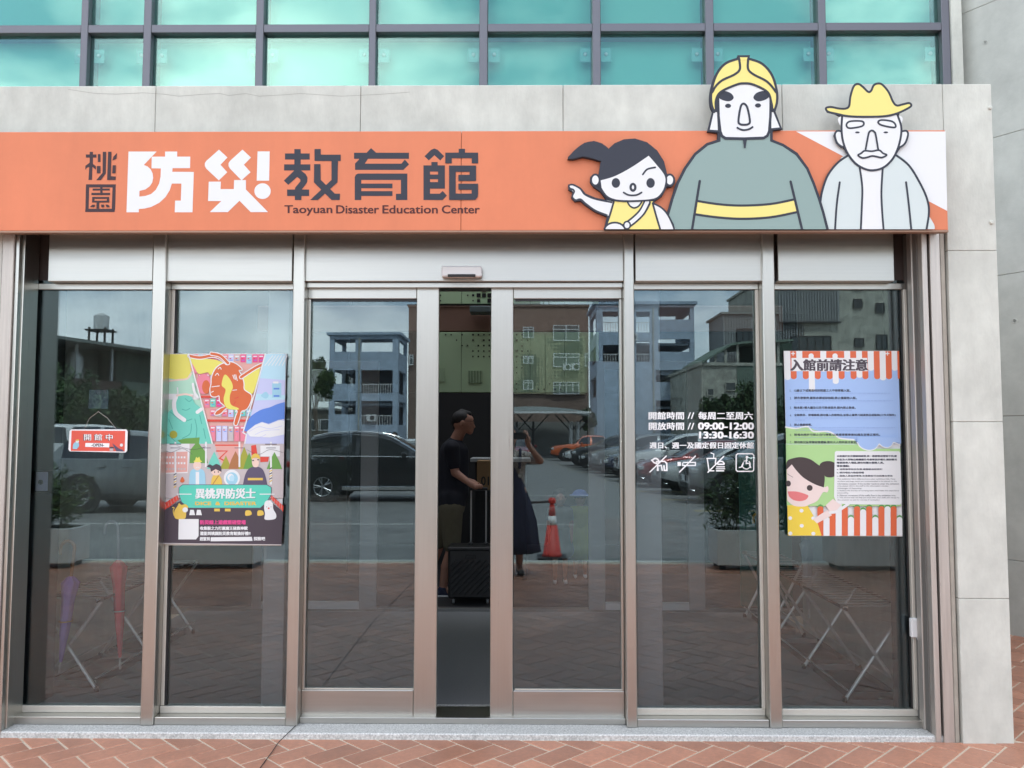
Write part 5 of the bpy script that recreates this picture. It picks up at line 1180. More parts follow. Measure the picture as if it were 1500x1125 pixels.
# ---- generic small figure builder (standing, facing +y or -y)
def figure(loc, h, label, top, bottom, face=1, hair=hairm, skirt=None, shoes=whitep, hat=None, stride=0, vox=.014, ph=None, head=1.0):
    x, y, z = loc; k = h/1.7; o = empty('person', loc, label, 'person'); f = face
    def q(a_, b_, c_): return V((x+a_*k, y+b_*k*f, z+c_*k))
    hh = .105*head
    bd_ = [((q(0, 0, 1.585)), (.08*k*head, .09*k*head, .115*k*head)), (q(0, .07, 1.55), .05*k*head, q(0, .075, 1.50), .035*k*head), (q(0, .095*head, 1.575), .013*k, q(0, .115*head, 1.555), .014*k), (q(-.08*head, 0, 1.57), .018*k, q(-.085*head, 0, 1.60), .014*k), (q(.08*head, 0, 1.57), .018*k, q(.085*head, 0, 1.60), .014*k),
           (q(0, -.01, 1.50), .052*k, q(0, 0, 1.38), .055*k), (q(-.14, 0, 1.37), .055*k, q(.14, 0, 1.37), .055*k), (q(-.05, 0, 1.28), .11*k, q(-.03, 0, 1.05), .10*k), (q(.05, 0, 1.28), .11*k, q(.03, 0, 1.05), .10*k), (q(-.07, 0, .93), .11*k, q(.07, 0, .93), .11*k)]
    for s_ in (-1, 1):
        st = s_*stride
        bd_ += [(q(s_*.18, 0, 1.36), .05*k, q(s_*.22, -.02-st*.5, 1.10), .04*k), (q(s_*.22, -.02-st*.5, 1.10), .039*k, q(s_*.21, .06-st, .87), .027*k), (q(s_*.21, .06-st, .87), .030*k, q(s_*.205, .08-st, .80), .03*k)]
        for t in range(4): bd_ += finger(q(s_*.205, .055+.018*t-st, .79), (0, .05, -1), (0, .25, -1), (0, .4, -1), .075*k, .0095*k)
        bd_ += finger(q(s_*.19, .10-st, .83), (-s_*.3, .5, -.8), (0, .3, -1), (0, .2, -1), .055*k, .01*k)
        bd_ += [(q(s_*.09, 0, .88), .085*k, q(s_*.095, .01+st*.6, .48), .055*k), (q(s_*.095, .01+st*.6, .48), .054*k, q(s_*.095, -.02+st, .28), .05*k), (q(s_*.095, -.02+st, .28), .048*k, q(s_*.095, -.02+st, .09), .034*k), (q(s_*.095, -.02+st, .08), .034*k, q(s_*.1, .10+st, .035), .03*k)]
    flesh('body', bd_, skin, o, vox*.8, 2)
    flesh('top', [(q(0, 0, 1.40), .068*k, q(0, 0, 1.37), .075*k), (q(-.14, 0, 1.36), .068*k, q(.14, 0, 1.36), .068*k), (q(-.05, 0, 1.28), .128*k, q(-.04, 0, 1.02), .12*k), (q(.05, 0, 1.28), .128*k, q(.04, 0, 1.02), .12*k)]+[(q(s_*.18, 0, 1.355), .064*k, q(s_*.205, -.01-s_*stride*.3, 1.20), .058*k) for s_ in (-1, 1)], top, o, vox, 2)
    if skirt:
        flesh('skirt', [(q(-.06, 0, 1.0), .12*k, q(-.10, 0, skirt), .17*k), (q(.06, 0, 1.0), .12*k, q(.10, 0, skirt), .17*k)], bottom, o, vox, 2)
    else:
        flesh('trousers', [(q(-.07, 0, .93), .125*k, q(.07, 0, .93), .125*k)]+[(q(s_*.09, 0, .88), .10*k, q(s_*.095, s_*stride*.6, .48), .072*k) for s_ in (-1, 1)]+[(q(s_*.095, s_*stride*.6, .48), .072*k, q(s_*.095, -.02+s_*stride, .14), .058*k) for s_ in (-1, 1)], bottom, o, vox, 2)
    for s_ in (-1, 1): flesh('shoe', [(q(s_*.095, -.04+s_*stride, .045), .042*k, q(s_*.10, .12+s_*stride, .038), .036*k)], shoes, o, vox*.7, 1)
    flesh('hair', [((q(0, -.025, 1.625)), (.095*k*head, .098*k*head, .105*k*head)), (q(0, -.06, 1.60), .07*k*head, q(0, -.06, 1.52), .06*k*head)], hair, o, vox*.8, 2)
    b = MB()
    for s_ in (-1, 1): b.lathe([(.009*k, 0), (.006*k, .003*k)], black, 10, Matrix.Translation(q(s_*.032*head, .083*head, 1.59)) @ Matrix.Rotation(R(90)*(-f), 4, 'X'))
    b.build('eyes', o)
    if hat: flesh('hat', [((q(0, -.01, 1.66)), (.11*k*head, .115*k*head, .075*k*head)), ((q(0, 0, 1.64)), (.17*k*head, .17*k*head, .02*k*head))], hat, o, vox*.7, 1)
    return o
lime = mat('lime_cloth', (.42, .46, .13), .8); greyc = mat('grey_green_cloth', (.13, .15, .14), .85)
g1 = G(850, 852); g2 = G(820, 858)
figure((g1.x, g1.y, .041), .92, 'small child in a lime dress and blue cap dimly seen inside', lime, lime, -1, skirt=.50, hat=mat('blue_cap', (.10, .16, .45), .7), head=1.35)
figure((g2.x, g2.y-.1, .041), .95, 'small child in grey with bare legs beside the lime dress', greyc, greyc, -1, skirt=.62, head=1.35)

# ---- the photographer, mirrored in the glass: patterned shirt, navy pinafore dress, arms raised to a phone
PY = -4.72
ph0 = V((0, PY, 0)); cxp = -.10
pgr = empty('person', (cxp, PY, .003), 'photographer in patterned shirt and long navy dress holding up a phone', 'person')
def q(a_, b_, c_): return V((cxp+a_, PY+b_, c_))
hc = q(.0, .03, 1.57)
cam_h = V((.0, -4.43, 1.575))
bd_ = [((hc), (.078, .092, .112)), (q(0, .10, 1.53), .048, q(0, .10, 1.48), .033), (q(0, .125, 1.565), .012, q(0, .142, 1.54), .014), (q(-.08, .03, 1.55), .018, q(-.085, .03, 1.58), .014), (q(.08, .03, 1.55), .018, q(.085, .03, 1.58), .014),
       (q(0, .01, 1.48), .05, q(0, 0, 1.36), .052), (q(-.14, 0, 1.35), .052, q(.14, 0, 1.35), .052), (q(-.05, 0, 1.26), .11, q(-.03, 0, 1.04), .10), (q(.05, 0, 1.26), .11, q(.03, 0, 1.04), .10), (q(-.07, 0, .92), .12, q(.07, 0, .92), .12)]
hR = V((.085, -4.46, 1.56)); hL = V((-.095, -4.46, 1.56)); eR = V((.235, -4.60, 1.29)); eL = V((-.42, -4.60, 1.28))
for hnd, elb, s_ in ((hR, eR, 1), (hL, eL, -1)):
    bd_ += [(q(s_*.17, 0, 1.335), .05, elb, .043), (elb, .042, hnd+V((s_*.015, -.03, -.09)), .028), (hnd+V((s_*.015, -.03, -.09)), .030, hnd+V((s_*.005, -.01, -.02)), .036)]
    for t in range(4): bd_ += finger(hnd+V((s_*.01, .012-.014*t+.01, .0+.012*t)), (-s_*.3, .35, .8), (-s_*.9, .1, .3), (-s_*.9, -.3, -.2), .075, .0095)
    bd_ += finger(hnd+V((-s_*.01, -.03, -.01)), (-s_*.7, .1, .5), (-s_*.9, 0, .2), (-s_*1, .1, 0), .06, .0105)
for s_ in (-1, 1):
    bd_ += [(q(s_*.09, 0, .88), .085, q(s_*.095, .01, .48), .056), (q(s_*.095, .01, .48), .054, q(s_*.10, -.02, .28), .05), (q(s_*.10, -.02, .28), .048, q(s_*.10, -.02, .09), .036), (q(s_*.10, -.02, .08), .036, q(s_*.12, .15, .035), .03)]
flesh('body', bd_, skin, pgr, .0085, 2)
shirt = mat('patterned_shirt', (.40, .36, .33), .8, var=.75, scale=24)
flesh('shirt', [(q(0, 0, 1.38), .066, q(0, 0, 1.35), .075), (q(-.14, 0, 1.34), .066, q(.14, 0, 1.34), .066), (q(-.05, 0, 1.26), .126, q(-.04, 0, 1.0), .12), (q(.05, 0, 1.26), .126, q(.04, 0, 1.0), .12)]+[(q(s_*.17, 0, 1.335), .066, (q(s_*.17, 0, 1.335))*.35+e_*.65, .062) for s_, e_ in ((1, eR), (-1, eL))], shirt, pgr, .012, 2)
navyd = mat('navy_dress_cloth', (.018, .018, .045), .85, var=.5, scale=12)
vs = []; fs = []; n = 64; prof = [(1.22, .150, .13), (1.10, .158, .14), (1.0, .165, .15), (.85, .22, .18), (.6, .29, .23), (.40, .31, .25), (.26, .33, .26), (.25, .32, .25)]
for z, rx, ry in prof:
    for k in range(n):
        a_ = 2*PI*k/n; fo = 1+(.07*math.sin(a_*9+z*2)+.035*math.sin(a_*17+1))*(1.22-z)/1.0
        vs.append(q(rx*fo*math.cos(a_)*.98, ry*fo*math.sin(a_), z))
for i in range(len(prof)-1):
    for k in range(n): k2 = (k+1) % n; fs.append((i*n+k, i*n+k2, (i+1)*n+k2, (i+1)*n+k))
b = MB(); b.add(vs, fs, navyd); b.build('dress', pgr, smooth=True)
b = MB()
for s_ in (-1, 1): b.tube([q(s_*.10, .14, 1.2), q(s_*.11, .125, 1.32), q(s_*.11, .02, 1.415), q(s_*.10, -.12, 1.3)], .016, navyd, 8)
b.build('dress_strap', pgr)
flesh('hair', [((hc+V((0, -.03, .035))), (.094, .096, .10)), (q(0, -.04, 1.56), .07, q(0, -.05, 1.46), .06)], hairm, pgr, .011, 2)
for s_ in (-1, 1): flesh('shoe', [(q(s_*.10, -.04, .042), .04, q(s_*.125, .17, .036), .034)], mat('dark_sandal', (.05, .045, .045), .6), pgr, .009, 1)
b = MB()
for s_ in (-1, 1): b.lathe([(.009, 0), (.006, .003)], black, 10, Matrix.Translation(q(s_*.032, .117, 1.58)) @ Matrix.Rotation(R(-90), 4, 'X'))
b.build('eyes', pgr)
b = MB(); b.bev(-.085, .075, -4.428, -4.419, 1.535, 1.612, black, .002); phn = tag(b.build('phone'), 'black phone held sideways by the photographer', 'phone')
b = MB(); b.tube([q(.10, .0, 1.40), q(.02, .15, 1.2), q(-.14, .17, .98)], .008, mat('tan_strap', (.25, .13, .07), .6), 6); b.bev(q(-.26, .14, 0).x, q(-.08, .14, 0).x, PY+.145, PY+.20, .86, .99, MT['tan_strap'], .01); tag(b.build('shoulder_bag'), 'small tan shoulder bag carried by the photographer', 'bag')
# walker near the parked cars
wp = M(578, 650, 24.5); figure((wp.x, wp.y, 0), 1.66, 'dark clothed walker passing between the parked cars in the reflection', mat('dark_jacket', (.02, .02, .025), .8), mat('dark_jeans', (.03, .035, .06), .8), 1, stride=.12, shoes=black, vox=.02)

# traffic cone with a pole clip
cp = RG(810, 822); cn = empty('traffic_cone', (cp.x, cp.y, .0), 'red traffic cone with a white band standing by the kerb', 'traffic cone')
cz = EDGE_Y-.6; cn.location = (cp.x, cp.y if cp.y < EDGE_Y-.3 else EDGE_Y-.5, -.011)
cl_ = cn.location; red = mat('cone_red', (.70, .05, .035), .5)
b = MB(); b.bev(cl_.x-.19, cl_.x+.19, cl_.y-.19, cl_.y+.19, -.011, .025, black, .01); b.build('base', cn)
T_ = Matrix.Translation((cl_.x, cl_.y, 0))
b = MB(); b.lathe([(.14, .026), (.115, .06), (.066, .42)], red, 24, T_); b.lathe([(.049, .54), (.034, .66), (.03, .70)], red, 24, T_); b.build('cone_body', cn, smooth=True)
b = MB(); b.lathe([(.067, .421), (.050, .539)], whitep, 24, T_); b.build('reflective_band', cn, smooth=True)
b = MB(); b.lathe([(.045, .70), (.05, .74), (.03, .77)], red, 16, T_); b.tube([(cl_.x-.02, cl_.y, .72), (cl_.x-.35, cl_.y, .70)], .016, mat('dark_pole', (.05, .04, .04), .5), 8); b.build('pole_clip', cn)

#=====================================================================
# STREET SIDE (seen mirrored in the glass)
#=====================================================================
leafm = [mat('leaf_bright', (.085, .14, .035), .6, island=.35), mat('leaf_mid', (.055, .10, .030), .6, island=.35), mat('leaf_dark', (.028, .060, .022), .65, island=.35)]
barkm = mat('bark', (.12, .09, .065), .9, var=.2, scale=20)
def leaves(mb, c, rad, n, size, mats, long=1.0, seed=None, up=.3):
    if seed is not None: random.seed(seed)
    c = V(c)
    cl = []
    for _ in range(max(4, int(n/90))):
        d = V((random.gauss(0, 1), random.gauss(0, 1), random.gauss(0, 1))).normalized(); rr = random.uniform(.35, .95)
        cl.append((V((c.x+d.x*rad[0]*rr, c.y+d.y*rad[1]*rr, c.z+d.z*rad[2]*rr)), random.uniform(.18, .42), random.choice(mats)))
    for _ in range(n):
        cc, cr2_, m = random.choice(cl); d = V((random.gauss(0, 1), random.gauss(0, 1), random.gauss(0, 1))).normalized()*random.uniform(.3, 1)**.5
        p = cc+V((d.x*rad[0], d.y*rad[1], d.z*rad[2]))*cr2_
        t = V((random.gauss(0, 1), random.gauss(0, 1), random.gauss(0, 1)+up)).normalized(); u = t.cross(V((random.gauss(0, 1), random.gauss(0, 1), random.gauss(0, 1)))).normalized()
        s_ = size*random.uniform(.6, 1.3); a_ = p-t*s_*long; b_ = p+t*s_*long
        mb.add([a_, p+u*s_*.42, b_, p-u*s_*.42], [(0, 1, 2, 3)], m if random.random() < .8 else random.choice(mats))
def tree(base, h, rad, n, size, label, mats, seed, cat='tree', group=None, trunk=.16, name='broadleaf_tree'):
    random.seed(seed); base = V(base); o = empty(name, tuple(base), label, cat, group)
    b = MB(); cz_ = base.z+h-rad[2]
    b.tube([base, base+V((.1, .05, h*.3)), base+V((-.05, .1, h*.62))], trunk, barkm, 8, r2=trunk*.5)
    for k in range(5):
        a_ = 2*PI*k/5+seed; t0 = base+V((0, .05, h*(.3+.05*k))); e_ = V((base.x+rad[0]*.6*math.cos(a_), base.y+rad[1]*.6*math.sin(a_), cz_+rad[2]*random.uniform(-.2, .5)))
        b.tube([t0, (t0+e_)/2+V((0, 0, .1*h)), e_], trunk*.45, barkm, 6, r2=trunk*.12)
    b.build('trunk', o)
    b = MB(); leaves(b, (base.x, base.y, cz_), rad, n, size, mats); b.build('crown', o)
    return o
# planters with bushes by the kerb
plw = mat('planter_white', (.66, .67, .66), .6, var=.05, scale=10, blot=.06)
soil = mat('soil', (.05, .035, .025), .95)
def planter(x0, x1, y, label, seed, hgt=.47, dense=1.0, mats=None):
    o = empty('planter', ((x0+x1)/2, y, 0), label, 'planter', 'white planters along the kerb'); d = .48; z0 = .06
    b = MB(); t = .035
    b.bev(x0, x1, y-d/2, y-d/2+t, z0, hgt, plw, .006); b.bev(x0, x1, y+d/2-t, y+d/2, z0, hgt, plw, .006); b.bev(x0, x0+t, y-d/2+t, y+d/2-t, z0, hgt-.001, plw, .006); b.bev(x1-t, x1, y-d/2+t, y+d/2-t, z0, hgt-.001, plw, .006)
    b.box(x0+.01, x1-.01, y-d/2+.01, y+d/2-.01, z0, z0+.03, plw); b.build('trough', o)
    b = MB(); b.box(x0+t, x1-t, y-d/2+t, y+d/2-t, z0+.031, hgt-.06, soil); b.build('soil', o)
    for xx in (x0+.08, x1-.08): b = MB(); b.lathe([(.04, 0.004), (.035, z0)], black, 12, Matrix.Translation((xx, y+.14, 0))); b.lathe([(.04, 0.004), (.035, z0)], black, 12, Matrix.Translation((xx, y-.14, 0))); b.build('foot', o)
    random.seed(seed)
    pl = empty('shrub', ((x0+x1)/2, y, hgt-.06), label.replace('white planter', 'leafy bush growing in the planter') if 0 else 'bushy shrub in the '+label, 'shrub', None)
    b = MB(); st = []
    for k in range(16):
        bx = random.uniform(x0+.1, x1-.1); by = y+random.uniform(-.12, .12); e_ = V((bx+random.uniform(-.25, .25), by+random.uniform(-.2, .2), hgt+random.uniform(.35, .75))); m_ = V((bx, by, hgt-.06)); st.append((m_, e_)); b.tube([m_, (m_+e_)/2+V((.02, 0, .05)), e_], .006, mat('green_stem', (.07, .09, .03), .7), 5, r2=.002)
    b.build('stems', pl)
    b = MB()
    for m_, e_ in st:
        for _ in range(int(190*dense)):
            t = random.uniform(.25, 1.05); p = m_+(e_-m_)*t+V((random.gauss(0, .075), random.gauss(0, .075), random.gauss(0, .06)))
            tt = V((random.gauss(0, 1), random.gauss(0, 1), random.gauss(.3, .8))).normalized(); u = tt.cross(V((random.gauss(0, 1), random.gauss(0, 1), 1))).normalized(); s_ = random.uniform(.03, .06)
            b.add([p-tt*s_, p+u*s_*.22, p+tt*s_, p-u*s_*.22], [(0, 1, 2, 3)], random.choice(leafm[:2] if mats is None else mats))
    b.build('foliage', pl)
py_ = EDGE_Y+.02
planter(-6.25, -5.32, py_+.26, 'white planter at the far left of the kerb', 1)
planter(-4.15, -3.12, py_+.26, 'second white planter from the left of the kerb', 2, mats=leafm[1:])
planter(2.32, 3.30, py_+.26, 'white planter left of the white umbrella in the reflection', 3, mats=leafm[1:])
planter(3.72, 4.72, py_+.26, 'white planter at the far right of the kerb', 4, mats=leafm[1:])

# ---------------------------------------------------------------- cars
tyre = mat('tyre_rubber', (.018, .018, .018), .85); rimm = mat('alloy_rim', (.45, .46, .47), .3, .9); cglass = mat('tinted_car_glass', (.012, .015, .017), .04, spec=.9, coat=.5); lampm = mat('headlamp_lens', (.55, .58, .60), .12, .3); tail = mat('tail_lamp', (.35, .015, .012), .2); trimb = mat('black_trim', (.015, .015, .016), .55); ctrim = mat('chrome_trim', (.7, .7, .7), .15, 1)
def paint(name, c, met=.3): return mat(name, c, .28, met, coat=1.0)
SUV = dict(L=4.5, w=.92, prof=[(0, .62), (.05, .80), (.25, .93), (.75, 1.02), (1.25, 1.10), (1.62, 1.32), (2.0, 1.52), (2.35, 1.62), (2.9, 1.66), (3.5, 1.62), (3.95, 1.53), (4.2, 1.30), (4.4, 1.05), (4.48, .85), (4.5, .62)], belt=1.04, ws=(1.27, 2.1), rw=(3.93, 4.38), axle=(.86, 3.58), wr=.35, side=(1.45, 4.05))
SEDAN = dict(L=4.6, w=.90, prof=[(0, .50), (.05, .66), (.25, .77), (.8, .88), (1.35, .95), (1.75, 1.18), (2.15, 1.38), (2.6, 1.44), (3.1, 1.43), (3.55, 1.28), (3.95, 1.07), (4.3, 1.01), (4.52, .93), (4.58, .75), (4.6, .52)], belt=.90, ws=(1.35, 2.2), rw=(3.3, 3.97), axle=(.88, 3.65), wr=.33, side=(1.55, 3.9))
VAN = dict(L=4.6, w=.92, prof=[(0, .65), (.05, .90), (.3, 1.02), (.75, 1.12), (1.1, 1.5), (1.45, 1.82), (1.9, 1.90), (3.0, 1.92), (4.2, 1.90), (4.42, 1.8), (4.5, 1.3), (4.57, .9), (4.6, .62)], belt=1.08, ws=(.8, 1.5), rw=(4.38, 4.52), axle=(.8, 3.7), wr=.33, side=(1.1, 4.3))
PICK = dict(L=5.3, w=.95, prof=[(0, .75), (.05, .95), (.25, 1.08), (.9, 1.18), (1.5, 1.22), (1.72, 1.46), (1.95, 1.74), (2.3, 1.82), (3.2, 1.80), (3.4, 1.62), (3.52, 1.16), (3.7, 1.14), (4.5, 1.14), (5.2, 1.14), (5.27, 1.0), (5.3, .7)], belt=1.16, ws=(1.5, 2.2), rw=(3.22, 3.5), axle=(.95, 4.15), wr=.37, side=(1.7, 3.3))
PICK['prof'] = [(x_, z_*.86) for x_, z_ in PICK['prof']]; PICK['belt'] *= .86
def lerp_prof(pr_, x):
    for i in range(len(pr_)-1):
        if x <= pr_[i+1][0]:
            a_, b_ = pr_[i], pr_[i+1]; t = (x-a_[0])/(b_[0]-a_[0]); return a_[1]+(b_[1]-a_[1])*t
    return pr_[-1][1]
def car(loc, rz, T, pm, label, cat='car', group=None, trim=False, name='parked_car'):
    """local frame: nose at -x ... tail at +x, centred; rz turns it"""
    o = empty(name, loc, label, cat, group, rz); L_ = T['L']; w_ = T['w']; belt = T['belt']
    xs_ = sorted(set([round(i*L_/46, 3) for i in range(47)]+[p_[0] for p_ in T['prof']]))
    body = MB(); win = {}; rows_ = []
    for x in xs_:
        zt_ = lerp_prof(T['prof'], x); e_ = min(x, L_-x)
        tp = 1-.20*max(0, 1-e_/.55)**2
        w = w_*tp; zb = .24+.10*max(0, 1-e_/.45); bl = min(belt+.03*(x/L_), zt_-.05); g = max(0, zt_-bl-.06)
        inn = .34*g; sec = [(0, zb), (w*.86, zb), (w*.965, zb+.10), (w*1.0, .58), (w*.985, min(.80, bl-.03)), (w*.955, bl), (w*.93-inn*.08, bl+.03), (w*.93-inn, zt_-.075 if g > .05 else bl+.035), (w*.80-inn, zt_-.012 if g > .05 else max(bl+.04, zt_-.012)), (w*.45-inn*.3, zt_+.012), (0, zt_+.02)]
        rows_.append([V((x-L_/2, y, z)) for y, z in sec])
    ns = len(rows_[0])
    def quad(i, j, s_):
        q_ = [rows_[i][j], rows_[i+1][j], rows_[i+1][j+1], rows_[i][j+1]]
        q_ = [V((v.x, v.y*s_, v.z)) for v in q_]
        return q_ if s_ < 0 else q_[::-1]
    ax = T['axle']; wr = T['wr']; sd0, sd1 = T['side']
    bm_v = []; 
    parts = {'body': MB(), 'windscreen': MB(), 'rear_window': MB()}
    sides = {1: MB(), -1: MB()}
    for s_ in (1, -1):
        for i in range(len(xs_)-1):
            x = (xs_[i]+xs_[i+1])/2; zt_ = lerp_prof(T['prof'], x); g = zt_-belt
            slope = (lerp_prof(T['prof'], xs_[i+1])-lerp_prof(T['prof'], xs_[i]))/(xs_[i+1]-xs_[i])
            for j in range(ns-1):
                tgt = parts['body']; m_ = pm
                if j == 6 and g > .2 and sd0 < x < sd1 and not (abs(x-(sd0+sd1)/2) < .05): tgt = sides[s_]; m_ = cglass
                elif j >= 8 and T['ws'][0] < x < T['ws'][1]-.08 and slope > .3: tgt = parts['windscreen']; m_ = cglass
                elif j >= 8 and T['rw'][0] < x < T['rw'][1] and slope < -.3 and zt_ > belt+.12: tgt = parts['rear_window']; m_ = cglass
                elif j <= 1: m_ = trimb
                q_ = quad(i, j, s_)
                # wheel openings
                cx = (q_[0].x+q_[2].x)/2+L_/2; cz_ = (q_[0].z+q_[2].z)/2
                tgt.add(q_, [(0, 1, 2, 3)], m_)
        for i in (0, len(xs_)-1):
            r_ = rows_[i]; q_ = [V((v.x, v.y*s_, v.z)) for v in r_]+[V((r_[0].x, 0, r_[k].z)) for k in range(ns-2, 0, -1)]
            pts_ = [V((v.x, v.y*s_, v.z)) for v in r_]
            parts['body'].add(pts_, [tuple(range(ns)) if (i == 0) == (s_ > 0) else tuple(reversed(range(ns)))], pm)
    def weld(mbx, nm, dist=.0005):
        if not mbx.f: return None
        ob = mbx.build(nm, o, local=True); bm = bmesh.new(); bm.from_mesh(ob.data); bmesh.ops.remove_doubles(bm, verts=bm.verts, dist=dist); bmesh.ops.recalc_face_normals(bm, faces=bm.faces)
        for f in bm.faces: f.smooth = True
        for e_ in bm.edges:
            if len(e_.link_faces) == 2 and e_.calc_face_angle(0) > R(38): e_.smooth = False
        bm.to_mesh(ob.data); bm.free(); return ob
    weld(parts['body'], 'body'); weld(parts['windscreen'], 'windscreen'); weld(parts['rear_window'], 'rear_window')
    for s_ in (1, -1): weld(sides[s_], 'side_window')
    for a_ in ax:
        for s_ in (1, -1):
            x = a_-L_/2; yo = s_*(w_*.985)
            Tm = Matrix.Translation((x, yo, wr)) @ Matrix.Rotation(R(90)*(-s_), 4, 'X')
            b = MB(); b.lathe([(wr+.085, -.03), (wr+.085, .012), (wr+.055, .018), (wr+.01, .013), (wr-.02, .0135)], trimb, 28, Tm); b.build('wheel_arch', o, local=True)
            b = MB(); b.lathe([(wr-.04, -.12), (wr, -.10), (wr, .01), (wr-.02, .026), (wr*.70, .030), (wr*.66, .020)], tyre, 28, Tm); wo = b.build('wheel', o, local=True)
            b = MB(); b.lathe([(wr*.66, .021), (wr*.64, .032), (wr*.60, .024), (wr*.58, .022)], rimm, 28, Tm); b.lathe([(.05, .0225), (.045, .036), (.02, .04)], rimm, 14, Tm)
            for k in range(5):
                an = 2*PI*k/5
                for da in (-.16, .16): p0 = V((.04*math.cos(an), .04*math.sin(an), .028)); p1 = V((wr*.61*math.cos(an+da), wr*.61*math.sin(an+da), .027)); b.tube([Tm @ p0, Tm @ p1], .014, rimm, 6)
            b.lathe([(wr*.585, .0222), (.01, .0245)], trimb, 20, Tm)
            b.build('rim', wo, local=True)
    zl = lerp_prof(T['prof'], .18)
    for s_ in (1, -1):
        b = MB(); b.bev(-L_/2+.015, -L_/2+.30, min(s_*w_*.52, s_*w_*.90), max(s_*w_*.52, s_*w_*.90), zl-.19, zl-.07, lampm, .02); b.build('headlight', o, local=True)
        b = MB(); b.bev(L_/2-.22, L_/2-.01, min(s_*w_*.62, s_*w_*.93), max(s_*w_*.62, s_*w_*.93), zl-.08, zl+.06, tail, .02); b.build('tail_light', o, local=True)
        mxp = T['ws'][0]+.32-L_/2; b = MB(); b.bev(mxp, mxp+.12, min(s_*(w_+.02), s_*(w_+.18)), max(s_*(w_+.02), s_*(w_+.18)), belt+.01, belt+.14, pm, .03); b.tube([(mxp+.06, s_*(w_*.9), belt+.03), (mxp+.06, s_*(w_+.05), belt+.05)], .02, trimb, 6); b.build('wing_mirror', o, local=True)
        b = MB(); b.bev(ax[0]-L_/2+wr+.1, ax[1]-L_/2-wr-.1, min(s_*(w_*.95), s_*(w_*1.012)), max(s_*(w_*.95), s_*(w_*1.012)), .27, .36, trimb if not trim else ctrim, .01); b.build('sill_trim', o, local=True)
        for xd in (.42, .62): b = MB(); xx = sd0+(sd1-sd0)*xd-L_/2; b.bev(xx, xx+.18, min(s_*w_*.985, s_*(w_*1.015)), max(s_*w_*.985, s_*(w_*1.015)), belt-.13, belt-.10, pm, .006); b.build('door_handle', o, local=True)
        if trim:
            b = MB(); pts_ = []
            for k in range(15): x = sd0-.1+(sd1-sd0+.1)*k/14; pts_.append((x-L_/2, s_*(w_*.955+.004), belt+.03*(x/L_)+.012))
            b.tube(pts_, .011, ctrim, 6); b.build('window_trim', o, local=True)
            b = MB(); pts_ = []
            for k in range(15): x = sd0+.35+(sd1-sd0-.5)*k/14; zz = lerp_prof(T['prof'], x); pts_.append((x-L_/2, s_*(w_*.80-.34*(zz-belt-.06)), zz+.015))
            b.tube(pts_, .016, ctrim, 6); b.build('roof_rail', o, local=True)
    b = MB(); b.bev(-L_/2-.01, -L_/2+.06, -w_*.48, w_*.48, zl-.24, zl-.06, trimb, .015)
    for k in range(3): b.bev(-L_/2-.018, -L_/2-.008, -w_*.46, w_*.46, zl-.22+k*.05, zl-.205+k*.05, ctrim, .002)
    b.bev(-L_/2-.012, -L_/2+.06, -w_*.6, w_*.6, .34, .46, trimb, .01); b.build('grille', o, local=True)
    for xx, s_ in ((-L_/2-.022, -1), (L_/2+.004, 1)): b = MB(); b.bev(xx, xx+.012, -.19, .19, .50, .65, whitep, .002); b.build('number_plate', o, local=True)
    return o
if 1:
    silver = paint('silver_paint', (.20, .215, .22), .5); blk = paint('black_paint', (.010, .011, .013)); wht = paint('white_paint', (.62, .63, .63), 0); redp = paint('dark_red_paint', (.22, .012, .014)); nvy = paint('navy_paint', (.015, .025, .07)); org = paint('orange_paint', (.52, .10, .022), .1); gry = paint('grey_paint', (.22, .235, .235), .5)
    # left pair, side on (nose towards +x)
    sc_ = RG(121, 752); car((-8.95+1.33, -12.9, 0), PI, SUV, silver, 'silver grey SUV parked side on behind the left planter')
    car((-4.67+1.33, -15.8, 0), PI, SUV, blk, 'black SUV with chrome window trim parked beside the blue stair tower', trim=True)
    p_ = M(72, 690, 22); car((p_.x-1.9, p_.y, 0), PI, SEDAN, wht, 'white sedan with its nose beside the silver grey SUV')
    p_ = M(110, 690, 27); car((p_.x, p_.y-1, 0), R(95), VAN, wht, 'boxy white van parked behind the silver grey SUV')
    p_ = M(612, 690, 30); car((p_.x, p_.y, 0), R(80), SEDAN, wht, 'white sedan behind the bonnet of the black SUV')
    p_ = M(770, 690, 47); car((p_.x-.5, p_.y, 0), R(265), SEDAN, redp, 'far red car under the carport left of the orange pickup')
    cols = [(SUV, gry, 'grey silver SUV, nearest of the row of cars at right'), (SEDAN, wht, 'second car of the right row, white sedan'), (SEDAN, redp, 'dark red sedan in the right row'), (SUV, wht, 'white SUV behind the dark red sedan in the right row'), (SEDAN, nvy, 'navy sedan in the middle of the right row'), (SUV, silver, 'silver SUV beyond the navy sedan'), (SEDAN, blk, 'black sedan near the far end of the right row'), (SUV, blk, 'black SUV second from the far end of the right row'), (SEDAN, wht, 'white sedan at the far end of the right row by the pickup')]
    for i, (T, m_, lb) in enumerate(cols):
        D = 20.0+3.0*i; x0 = 4.03-.067*(D-19); y = 2*YG-(D-4.38); car((x0+T['L']/2, y, 0), R(random.uniform(-2, 2)), T, m_, lb)
    p_ = M(806, 670, 52); car((p_.x+2.65, p_.y, 0), 0, PICK, org, 'bright orange pickup truck at the end of the car park', 'pickup', name='pickup_truck')

